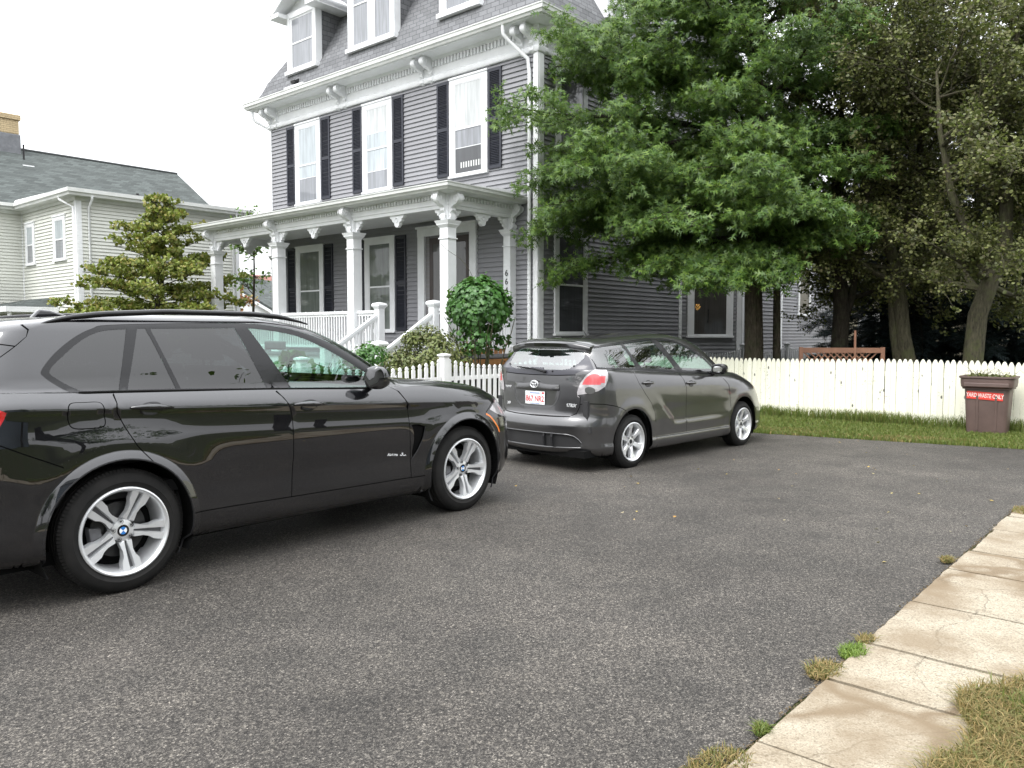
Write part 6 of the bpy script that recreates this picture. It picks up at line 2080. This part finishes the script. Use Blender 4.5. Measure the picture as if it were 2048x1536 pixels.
for (x, y) in ((.95, .36), (.95, -.36), (.05, .36), (.05, -.36)): seat(HB, x, y, .60, .55, M_INTG if x < .5 else M_INT)
mb = MB(); mb.prism([(1.55, .6), (2.1, .6), (2.2, .98), (1.8, 1.03), (1.55, .9)], 'y', -.70, .70); mb.build('dashboard', M_INT, HB, bevel=.03)
mb = MB(); mb.tube([(1.40 + .05 * math.sin(a * .2618), -.36 + .18 * math.cos(a * .2618), .96 + .16 * math.sin(a * .2618)) for a in range(25)], .013, 6); mb.build('steering_wheel', M_INT, HB)
finish_flip(HB)
# ------------------------------------------------------------------ trees and shrubs
def limb(mb, p, d, L, r0, r1, seg=6, wander=.15, droop=0.0, up=0.0, rnd=random):
    """wandering tapered limb; returns the list of points"""
    pts = [Vector(p)]; d = Vector(d).normalized()
    for i in range(seg):
        d = (d + Vector((rnd.gauss(0, wander), rnd.gauss(0, wander), rnd.gauss(0, wander) - droop + up))).normalized()
        pts.append(pts[-1] + d * (L / seg))
    rs = [r0 + (r1 - r0) * (i / seg) for i in range(seg + 1)]
    mb.tube(pts, rs, 7 if r0 > .04 else (5 if r0 > .012 else 3), cap=False)
    return pts
def trunk_mesh(name, pts, rs, mat, parent, n=14, wob=.08):
    mb = MB(); mb.tube(pts, rs, n)
    o = mb.build(name, mat, parent, smooth=True)
    return o

# pin oak in front of the side wall
OAK = Vector((5.38, 18.0, 0))
root = empty('oak_tree', OAK, 0, 'big green pin oak with lobed leaves in front of the grey house side wall', 'tree')
rnd = random.Random(21)
tp = [(0, 0, -.05), (.0, 0, .15), (.02, 0, 1.2), (-.02, .03, 3), (.03, 0, 5), (0, .05, 7.5), (.05, 0, 10), (0, 0, 12.5)]
trunk_mesh('trunk', tp, [.34, .235, .205, .18, .15, .11, .07, .03], M_BARK, root)
tp2 = [(.62, .2, -.05), (.61, .2, .2), (.59, .2, 1.3), (.56, .18, 2.6), (.50, .1, 4.4)]
trunk_mesh('trunk', tp2, [.14, .10, .085, .075, .05], M_BARK, root)
mb = MB()
LP = []; LN = []
def wall_limit(p):
    w_ = Vector((OAK.x + p[0] - HC.x, OAK.y + p[1] - HC.y, 0))
    return w_.dot(HW), w_.dot(HU)
def twigs_and_leaves(pts, L, n_tw, leaf_n, tw_len, flat_=.35):
    m = len(pts) - 1
    for k in range(n_tw):
        t = (.22 + .78 * (k + rnd.random()) / n_tw) * m
        i = min(int(t), m - 1); p = pts[i].lerp(pts[i + 1], t - i)
        d = (pts[i + 1] - pts[i]).normalized()
        side = Vector((-d.y, d.x, 0)).normalized() * rnd.choice((-1, 1))
        dd = (d * rnd.uniform(.3, .9) + side * rnd.uniform(.4, 1.0) + Vector((0, 0, rnd.gauss(-.05, .25)))).normalized()
        l = tw_len * rnd.uniform(.5, 1.25) * (1.1 - .5 * t / m)
        q = limb(mb, p, dd, l, .007, .002, 3, .12, .05, rnd=rnd)
        for s_ in range(leaf_n):
            f = rnd.uniform(.25, 1.05) * 3; j = min(int(f), 2); c = q[j].lerp(q[j + 1], min(f - j, 1.2))
            LP.append((c.x + rnd.gauss(0, .055), c.y + rnd.gauss(0, .055), c.z + rnd.gauss(0, .05)))
            LN.append((rnd.gauss(-.1, .55), -.75 + rnd.gauss(0, .5), .75))
def add_branch(z, az, L, el, droop):
    d = Vector((math.cos(az) * math.cos(el), math.sin(az) * math.cos(el), math.sin(el)))
    # keep clear of the wall
    end = d * L
    x_, dd_ = wall_limit(end)
    while (dd_ > -.4 and x_ < .35) and L > .8:
        L *= .9; end = d * L; x_, dd_ = wall_limit(end)
    pts = limb(mb, (0, 0, z), d, L, .02 + .011 * L, .005, 8, .07, droop, rnd=rnd)
    twigs_and_leaves(pts, L, int(5 + L * 8), 12, .66)
    for k in range(int(L * 2.4)):
        t = rnd.uniform(.25, .85) * 8; i = int(t); p = pts[i]
        dd = (pts[i + 1] - p).normalized()
        side = Vector((-dd.y, dd.x, 0)) * rnd.choice((-1, 1))
        l2 = L * rnd.uniform(.22, .42)
        pp = limb(mb, p, dd * .7 + side * .8 + Vector((0, 0, rnd.gauss(-.02, .12))), l2, .012, .004, 5, .09, droop, rnd=rnd)
        twigs_and_leaves(pp, l2, int(3 + l2 * 7), 12, .55)
# leftward tiers seen against the house, aimed low, and general whorls
aimed = [(3.6, 178, 4.5, 0, .035), (4.3, 192, 4.9, 4, .03), (4.8, 182, 5.3, 5, .028), (5.3, 174, 5.2, 7, .022), (5.9, 176, 5.8, 7, .02), (5.6, 190, 4.9, 6, .02),
         (6.6, 188, 4.9, 10, .02), (7.2, 180, 4.6, 14, .02), (7.8, 186, 4.2, 18, .015), (8.4, 172, 3.8, 22, .015), (3.2, 232, 3.2, 0, .04), (3.3, 262, 3.0, 0, .04), (3.6, 290, 2.8, 2, .03), (3.4, 212, 3.7, 0, .035),
         (3.2, 245, 3.6, 2, .03), (4.2, 225, 4.0, 4, .03), (4.4, 270, 3.6, 4, .03), (5.0, 240, 3.8, 6, .02)]
for (z, a, L, e, dr_) in aimed: add_branch(z, R(a), L, R(e), dr_)
ga = 0
for i in range(74):
    z = 3.7 + i * .118 + rnd.uniform(-.05, .05)
    ga += R(137.5)
    L = 4.4 * (1 - .62 * ((z - 3) / 9.5)) * rnd.uniform(.7, 1.1) * (1 - .32 * max(0, math.cos(ga)))
    el = R(-1 + (z - 3) * 4.2)
    add_branch(z, ga, L, el, .03 - .003 * (z - 3))
mb.build('branches', M_BARKD, root)
tris_leaves('leaves', LP, LN, .190, M_OAKL, root, 'oak', fold=.2, jitter=.45)
NOAK = len(LP)

def blob_leaves(c, rad, n, shell=.55, seed=0, lumps=7, up=.5):
    """clumped leaf cloud: returns positions and normals; irregular outline from random sub-clumps"""
    r = np.random.default_rng(seed)
    cs = r.normal(0, 1, (lumps, 3)); cs /= np.linalg.norm(cs, axis=1)[:, None]
    cs *= (r.uniform(.15, .85, lumps) ** .5)[:, None]
    rs = r.uniform(.25, .5, lumps)
    k = r.integers(0, lumps, n)
    d = r.normal(0, 1, (n, 3)); d /= np.linalg.norm(d, axis=1)[:, None]
    rr_ = (shell + (1 - shell) * r.uniform(0, 1, n)) * rs[k]
    Q = cs[k] + d * rr_[:, None]
    N2 = d + Q * .5; N2[:, 2] += up
    return np.asarray(c) + Q * np.asarray(rad), N2

def crown_tree(name, base, stems, spread, n_leaf, leafsize, lmat, bmat, label, shape='oval', seed=1, leaf_n=9, twn=9, gen2=(5, 8), extra=None, upb=.03, tw_len=.45, fruit=None, group=None):
    """stems: list of (points, radii); limbs and twigs grow from the upper part of every stem"""
    rn = random.Random(seed)
    root = empty(name, base, 0, label, 'tree', group)
    for pts, rs in stems:
        trunk_mesh('trunk', pts, rs, bmat, root)
    mb = MB(); P = []; N2 = []; T = []
    for pts, rs in stems:
        V_ = [Vector(p) for p in pts]
        m = len(V_) - 1
        for k in range(rn.randint(*gen2) + 4):
            t = rn.uniform(.45, 1.0) * m; i = min(int(t), m - 1); p = V_[i].lerp(V_[i + 1], t - i)
            a = rn.uniform(0, 6.28); el = rn.uniform(-.15, .9)
            L = spread * rn.uniform(.62, 1.1)
            q = limb(mb, p, (math.cos(a) * math.cos(el), math.sin(a) * math.cos(el), math.sin(el)), L, rs[i] * .45, .012, 6, .2, 0, upb, rnd=rn)
            for j in range(rn.randint(6, 9)):
                t2 = rn.uniform(.25, 1) * 6; i2 = min(int(t2), 5); p2 = q[i2].lerp(q[i2 + 1], t2 - i2)
                dd = (q[i2 + 1] - q[i2]).normalized() + Vector((rn.gauss(0, .7), rn.gauss(0, .7), rn.gauss(.05, .5)))
                q2 = limb(mb, p2, dd, L * rn.uniform(.3, .6), .014, .005, 4, .22, .02, rnd=rn)
                for s_ in range(twn):
                    t3 = rn.uniform(.1, 1) * 4; i3 = min(int(t3), 3); p3 = q2[i3].lerp(q2[i3 + 1], t3 - i3)
                    dd = (q2[i3 + 1] - q2[i3]).normalized() + Vector((rn.gauss(0, .8), rn.gauss(0, .8), rn.gauss(0, .6)))
                    q3 = limb(mb, p3, dd, tw_len * rn.uniform(.5, 1.2), .005, .002, 2, .25, .02, rnd=rn)
                    T.append(q3[-1])
                    for l_ in range(leaf_n):
                        c = q3[0].lerp(q3[-1], rn.uniform(.1, 1.1))
                        P.append((c.x + rn.gauss(0, .05), c.y + rn.gauss(0, .05), c.z + rn.gauss(0, .05)))
                        N2.append((rn.gauss(0, .6), rn.gauss(0, .6) - .2, .8))
    mb.build('branches', bmat, root)
    if len(P) > n_leaf:
        idx = np.random.default_rng(seed).choice(len(P), n_leaf, replace=False)
        P = np.array(P)[idx]; N2 = np.array(N2)[idx]
    tris_leaves('leaves', P, N2, leafsize, lmat, root, shape, jitter=.5)
    if fruit:
        for k in range(fruit[0]):
            p = rn.choice(T)
            q = MB(); q.lathe([(.001, -.026), (.018, -.022), (.027, -.004), (.024, .014), (.008, .022), (.001, .018)], tuple(p - Vector((0, 0, .03))), 8)
            q.build('crab_apple', fruit[1], root, smooth=True)
    return root
M_FRUIT = flat('yellow crab apple', (.55, .48, .12), .35)
# crab apple at the right: leaning main stem
crown_tree('crab_apple_tree', (8.48, 14.9, 0),
           [([(0, 0, -.05), (0, 0, .12), (.02, 0, .7), (.06, .0, 1.4), (.10, 0, 1.9), (.30, 0, 2.5), (.55, 0, 3.2), (.62, .1, 4.2), (.50, .1, 5.3), (.6, 0, 6.6), (.8, 0, 8.2)], [.26, .19, .175, .17, .165, .15, .13, .10, .08, .05, .02]),
            ([(.38, 0, 2.7), (.9, -.2, 3.1), (1.5, -.3, 3.9), (1.9, -.3, 5.0), (2.1, -.2, 6.4), (2.0, 0, 8)], [.11, .09, .075, .06, .04, .02]),
            ([(.3, 0, 2.4), (.05, .1, 3.2), (-.4, .1, 4.1), (-.7, 0, 5.2), (-.8, 0, 6.3)], [.10, .08, .07, .045, .02])],
           2.2, 100000, .056, M_CRABL, M_BARKC, 'leaning crab apple with mossy trunk, nearest the brown bin', seed=31, fruit=(30, M_FRUIT), leaf_n=15, gen2=(11, 14), twn=11)
crown_tree('crab_apple_tree', (8.05, 16.9, 0),
           [([(.42, 0, -.05), (.40, 0, .2), (.30, 0, .8), (.14, 0, 1.5), (.05, 0, 2.3), (-.1, 0, 3.1), (-.5, 0, 4.0), (-.9, 0, 5.2), (-.9, 0, 6.8), (-.6, 0, 8.4)], [.25, .19, .165, .15, .14, .12, .10, .07, .05, .02]),
            ([(.20, .1, 0), (.15, .1, .8), (.02, .1, 1.6), (-.02, .2, 2.6), (.3, .3, 3.6), (.5, .3, 5), (.6, .3, 6.8), (.9, .3, 8.5)], [.16, .125, .12, .11, .09, .07, .05, .02])],
           2.3, 100000, .058, M_CRABL, M_BARKC, 'twin stemmed crab apple behind the middle of the cream fence', seed=47, fruit=(12, M_FRUIT), leaf_n=14, gen2=(12, 15), twn=11)
crown_tree('crab_apple_tree', (11.1, 16.6, 0),
           [([(0, 0, -.05), (-.02, 0, .8), (-.15, 0, 1.7), (-.5, 0, 2.7), (-.8, 0, 4), (-.8, 0, 6), (-.6, 0, 8.4)], [.19, .14, .125, .11, .08, .06, .02])],
           2.3, 70000, .058, M_CRABL, M_BARKC, 'slim curved crab apple at the right edge of the view', seed=53, leaf_n=14, gen2=(14, 18), twn=11)
# dark trunk behind the bench
crown_tree('shade_tree', (7.15, 17.7, 0),
           [([(0, 0, -.05), (0, 0, .25), (.03, 0, 1.2), (.06, 0, 2.0), (.03, .1, 3.0), (-.1, .1, 4.2), (-.1, 0, 5.6), (0, 0, 7.6)], [.30, .22, .185, .17, .15, .12, .09, .03]),
            ([(.08, 0, 1.7), (.28, 0, 2.4), (.36, 0, 3.3), (.6, 0, 4.6), (.7, 0, 6.6)], [.10, .08, .07, .05, .02])],
           2.4, 80000, .062, M_CRABL, M_BARKD, 'dark trunked tree with dull brownish leaves behind the lattice bench', seed=61, leaf_n=14, gen2=(12, 15), twn=11)

# spruces behind
def spruce(base, h, r, label, seed, z0=.3, n=120):
    rn = random.Random(seed)
    root = empty('spruce_tree', base, 0, label, 'tree', 'dark blue spruces behind the crab apples')
    trunk_mesh('trunk', [(0, 0, -.05), (0, 0, h * .5), (0, 0, h)], [.2, .12, .02], M_BARKD, root, 8)
    mb = MB(); P = []; N2 = []; U = []
    for i in range(n):
        z = z0 + (h - z0) * (i / n) ** 1.15
        a = i * 2.4 + rn.uniform(-.2, .2)
        L = r * (1 - (z - z0) / (h - z0)) ** .8 * rn.uniform(.75, 1.1) + .15
        d = Vector((math.cos(a), math.sin(a), -.10))
        q = limb(mb, (0, 0, z), d, L, .022, .004, 5, .06, .04, rnd=rn)
        for k in range(int(16 + L * 75)):
            t = rn.uniform(.12, 1) * 5; j = min(int(t), 4); p = q[j].lerp(q[j + 1], t - j)
            s_ = rn.choice((-1, 1)); dd = (q[j + 1] - q[j]).normalized()
            side = Vector((-dd.y, dd.x, 0)) * s_
            off = rn.uniform(0, .38) * (1.1 - t / 6)
            c = p + side * off + Vector((0, 0, -off * .35 + rn.gauss(0, .03)))
            P.append(tuple(c)); N2.append((rn.gauss(0, .3), rn.gauss(0, .3), 1)); u_ = dd * .7 + side * .8 + Vector((0, 0, -.15)); U.append(tuple(u_))
    mb.build('branches', M_BARKD, root)
    n_ = len(P)
    tris_leaves('needles', P, N2, .30, M_SPRL, root, 'spray', jitter=.25, updir=np.array(U) * 1.6)
spruce((10.2, 20.4, 0), 10.5, 3.0, 'dark blue spruce behind the crab apple trunks, low branches near the ground', 3)
spruce((12.8, 19.6, 0), 10, 2.8, 'dark blue spruce at the right edge, behind the bin', 5)
spruce((10.9, 23.6, 0), 9.5, 2.4, 'dark spruce standing back between the bench and the leaning crab apple', 9, .4, 110)
spruce((14.0, 24.5, 0), 10, 3.0, 'dark spruce of the back row, behind the right hand crab apple', 19, .3, 110)
spruce((18.3, 25.0, 0), 10, 3.0, 'dark spruce of the back row, beyond the right edge of the view', 29, .3, 110)
spruce((15.5, 21.5, 0), 11, 3.2, 'dark spruce farthest right in the row', 12)

# shrubs by the porch
def shrub(name, base, rad, n, size, lmat, label, shape='oval', seed=1, stems=9, lumps=12, h0=.15, stemh=.6):
    rn = random.Random(seed)
    root = empty(name, base, 0, label, 'shrub')
    mb = MB()
    for k in range(stems):
        a = rn.uniform(0, 6.28)
        limb(mb, (rn.gauss(0, .06), rn.gauss(0, .06), 0), (math.cos(a) * .35, math.sin(a) * .35, 1), h0 + rad[2] * 1.5, .018, .006, 6, .12, rnd=rn)
    mb.build('stems', M_BARKC, root)
    P, N2 = blob_leaves((0, 0, h0 + rad[2]), rad, n, seed=seed, lumps=lumps)
    tris_leaves('leaves', P, N2, size, lmat, root, shape, jitter=.3, fold=.35)
    return root
# lilac-like bush with heart leaves (dense dome)
rt = empty('lilac_bush', (-.66, 16.3, 0), 0, 'rounded bright green bush with large heart shaped leaves, in front of the porch corner column', 'shrub')
rn = random.Random(3)
mb = MB()
for k in range(16):
    a = rn.uniform(0, 6.28)
    limb(mb, (rn.gauss(0, .09), rn.gauss(0, .09), 0), (math.cos(a) * .22, math.sin(a) * .22, 1), 2.0, .02, .007, 6, .1, rnd=rn)
mb.build('stems', M_BARKC, rt)
r5 = np.random.default_rng(5)
n = 3600
d = r5.normal(0, 1, (n, 3)); d /= np.linalg.norm(d, axis=1)[:, None]
rad = (.74 + .26 * r5.uniform(0, 1, n)) * (1 + .11 * np.sin(d[:, 0] * 9) * np.sin(d[:, 2] * 8 + d[:, 1] * 5))
Q = d * rad[:, None] * np.array((.66, .62, .62)); Q[:, 2] += 2.10
k = (Q[:, 2] > 1.62 + .2 * np.sin(Q[:, 0] * 9))
P = Q[k]; N2 = d[k] + np.array((0, 0, .35))
P2, N22 = blob_leaves((.08, 0, 1.45), (.62, .5, .5), 420, seed=8, lumps=9)
tris_leaves('leaves', np.concatenate([P, P2]), np.concatenate([N2, N22]), .088, M_HEART, rt, 'heart', jitter=.38, fold=.3)
shrub('spirea_shrub', (-1.80, 16.1, 0), (.88, .7, .62), 7600, .052, M_BUSHL, 'loose yellow green shrub between the porch steps and the heart leaved bush', seed=4, lumps=26, h0=.48, stems=16)
shrub('low_shrub', (.35, 17.7, 0), (.42, .35, .5), 1500, .05, M_OAKL, 'small dark green shrub at the foot of the house corner board', seed=6, h0=.45)
shrub('hosta_plant', (-3.5, 13.9, 0), (.6, .5, .45), 420, .26, M_HEART, 'broad leaved plant behind the picket fence, seen through the black SUV window', seed=7, h0=.45, lumps=5)
shrub('spirea_shrub', (-2.75, 15.0, 0), (.55, .5, .45), 1800, .06, M_HEART, 'green shrub behind the picket fence, left of the yellow green shrub', seed=14, h0=.45)
# wisp of vine in front of the column
vn = MB(); vpath = [(-.72, 16.2, 2.55), (-.86, 16.2, 2.85), (-1.02, 16.2, 3.05), (-1.28, 16.2, 3.22), (-1.42, 16.2, 3.35)]
vn.tube([(a + .66, b - 16.3, c) for a, b, c in vpath], .004, 4, cap=False)
vo = vn.build('vine', M_BARKC, rt)

# dogwood beside the neighbour's house: tiers of upturned leaf clusters
rn = random.Random(15)
dg = empty('dogwood_tree', (-10.7, 24.1, 0), 0, 'olive green dogwood with tiered leaf clusters in front of the cream house', 'tree')
trunk_mesh('trunk', [(0, 0, -.05), (.02, 0, .8), (.05, 0, 2.0), (.35, 0, 3.4), (.40, 0, 4.6), (.12, 0, 5.6)], [.15, .10, .08, .055, .03, .012], M_BARKD, dg, 10)
mb = MB(); P = []; N2 = []
for i in range(84):
    z = .9 + 4.6 * (i / 84) ** 1.35
    a = i * 2.4 + rn.uniform(-.3, .3)
    L = np.interp(z, [.9, 2.2, 3.2, 4.0, 4.8, 5.6], [2.5, 2.9, 2.5, 1.7, .85, .25]) * rn.uniform(.62, 1.1)
    x0 = np.interp(z, [0, 2, 3.4, 5], [0, .05, .35, .3])
    q = limb(mb, (x0, 0, z), (math.cos(a), math.sin(a), .16), L, .02, .005, 6, .08, 0, .01, rnd=rn)
    for k in range(int(5 + L * 10)):
        t = rn.uniform(.22, 1) * 6; j = min(int(t), 5); p = q[j].lerp(q[j + 1], t - j)
        dd = (q[j + 1] - q[j]).normalized(); side = Vector((-dd.y, dd.x, 0)) * rn.choice((-1, 1))
        e = p + side * rn.uniform(.0, .30) + Vector((0, 0, rn.uniform(0, .16)))
        mb.tube([p, e], [.005, .002], 3, cap=False)
        for l_ in range(13):
            P.append((e.x + rn.gauss(0, .055), e.y + rn.gauss(0, .055), e.z + abs(rn.gauss(0, .05)))); N2.append((rn.gauss(0, .8), rn.gauss(0, .8) - .3, .5))
mb.build('branches', M_BARKD, dg)
tris_leaves('leaves', P, N2, .095, M_DOGL, dg, 'oval', jitter=.5)

# gap between the two houses: sapling, maple, far roofs
crown_tree('sapling_tree', (-8.55, 26.6, 0), [([(0, 0, 0), (0, 0, 1.2), (.05, 0, 2.4), (.1, 0, 3.6), (.1, 0, 5.0)], [.06, .05, .04, .03, .01])], .8, 2600, .11,
           leaf_mat('sapling leaves', [(.08, .16, .03), (.12, .22, .05), (.16, .26, .06)], .5, .3), M_BARKD, 'bright green sapling seen between the porch columns and the cream house', seed=5, leaf_n=3, gen2=(1, 3), twn=4)
crown_tree('maple_tree', (-16.2, 46, 0), [([(0, 0, 0), (0, 0, 2), (.1, 0, 4)], [.15, .12, .05])], 1.3, 5200, .17,
           leaf_mat('reddening maple leaves', [(.30, .09, .05), (.35, .16, .06), (.20, .20, .05), (.25, .06, .04)], .5, .3), M_BARKD, 'reddening maple far behind, between the two houses', seed=9, leaf_n=5, gen2=(3, 4), twn=6)
def far_house(name, x, y, w, d, h, rh, wall, roof, label, rz=-HAZ):
    r_ = empty(name, (x, y, 0), rz, label, 'house')
    mb = MB(); mb.box(-w / 2, w / 2, -d / 2, d / 2, 0, h); mb.prism([(-w / 2, h), (w / 2, h), (0, h + rh)], 'y', -d / 2, d / 2); mb.build('wall', wall, r_)
    mb = MB()
    for s_ in (-1, 1):
        mb.prism([(s_ * (w / 2 + .3), h - .12), (s_ * (w / 2 + .3), h + .05), (0, h + rh + .18), (0, h + rh + .02)], 'y', -d / 2 - .3, d / 2 + .3)
    mb.build('roof', roof, r_)
    mb = MB()
    for s_ in (-1, 1):
        mb.prism([(s_ * (w / 2 + .3), h - .3), (s_ * (w / 2 + .3), h - .12), (0, h + rh + .02), (0, h + rh - .18)], 'y', -d / 2 - .36, -d / 2 - .3)
    mb.build('rake_board', M_WHITE, r_)
    fr = Frame((0, -d / 2, 0), (1, 0, 0), (0, -1, 0))
    for a in (-w * .28, w * .10):
        for z in ((1.0, 2.5), (3.6, 5.1)):
            if z[1] < h: window(r_, fr, a, a + .95, z[0], z[1], [(1, M_PGREY)], cas=.1, bands_low=[(1, M_PDARK)])
    fr = Frame((w / 2, 0, 0), (0, 1, 0), (1, 0, 0))
    for a in (-d * .3, d * .1):
        for z in ((1.0, 2.5), (3.6, 5.1)):
            if z[1] < h: window(r_, fr, a, a + .95, z[0], z[1], [(1, M_PGREY)], cas=.1, bands_low=[(1, M_PDARK)])
    return r_
far_house('far_house', -17.5, 56, 8, 10, 2.9, 2.3, M_WHITE, M_ROOFG, 'small white gabled house far behind the reddening maple', -HAZ + .5)
far_house('far_house', -26, 78, 16, 12, 4.6, 2.6, M_CREAM, flat('red brown roof', (.20, .09, .07), .9, var=.3), 'distant house with red brown roof beyond the white gable')
far_house('far_house', 18.5, 42, 11, 10, 5.6, 3, siding_mat('tan siding', (.55, .50, .38)), M_ROOFG, 'tan and white house glimpsed through the spruces, right of the rear wing')
# across the street (behind the camera): seen in the cars' paint and glass
far_house('street_house', -17, -19, 12, 10, 6.0, 3.4, M_CREAM, M_ROOFG, 'cream house across the street, reflected in the black SUV')
far_house('street_house', 16, -13, 12, 10, 6.0, 3.4, siding_mat('blue grey siding', (.20, .24, .28)), M_ROOFG, 'blue grey house across the walk, reflected in the cars')
def plain_tree(x, y, h, r, label, seed, bare=False):
    rn = random.Random(seed)
    t = empty('street_tree', (x, y, 0), 0, label, 'tree', 'street trees behind the camera')
    trunk_mesh('trunk', [(0, 0, 0), (0, 0, h * .4), (.2, 0, h * .8)], [.3, .22, .06], M_BARKD, t, 8)
    mb = MB(); P = []; N2 = []
    for k in range(26):
        a = rn.uniform(0, 6.28)
        q = limb(mb, (0, 0, h * rn.uniform(.3, .75)), (math.cos(a), math.sin(a), rn.uniform(.2, 1)), r * rn.uniform(.7, 1.2), .07, .015, 6, .2, rnd=rn)
        for j in range(9):
            p = q[rn.randint(2, 6)]
            q2 = limb(mb, p, (rn.gauss(0, 1), rn.gauss(0, 1), rn.gauss(.2, .6)), r * .35, .02, .006, 4, .25, rnd=rn)
            for l_ in range(9 if bare else 26):
                c = q2[rn.randint(1, 4)]; P.append((c.x + rn.gauss(0, .25), c.y + rn.gauss(0, .25), c.z + rn.gauss(0, .22))); N2.append((0, 0, 1))
    mb.build('branches', M_BARKD, t)
    tris_leaves('leaves', P, N2, .22, M_OAKL, t, 'oval', jitter=.8)
plain_tree(16.5, 3.5, 9, 3.4, 'street tree right of the camera, reflected in the hatchback windows', 71, True)
plain_tree(9.5, -26, 10, 4, 'street tree behind the camera, across the drive mouth', 72)
plain_tree(-9.5, -16, 9, 3.6, 'street tree behind the camera, left side of the road', 73)
plain_tree(12.0, -5.5, 8, 3.0, 'street tree behind the camera, beyond the walk', 74, True)

for i, (x, y, h, r) in enumerate(((-30, -24, 11, 5), (-20, -30, 12, 5.5), (-9, -30, 11, 5), (2, -33, 12, 5.5), (12, -30, 11, 5), (24, -24, 12, 5.5), (30, -10, 11, 5), (28, 4, 10, 4.5))):
    plain_tree(x, y, h, r, 'far street tree in the row beyond the road, number %s from the left' % ('one two three four five six seven eight'.split()[i]), 80 + i)
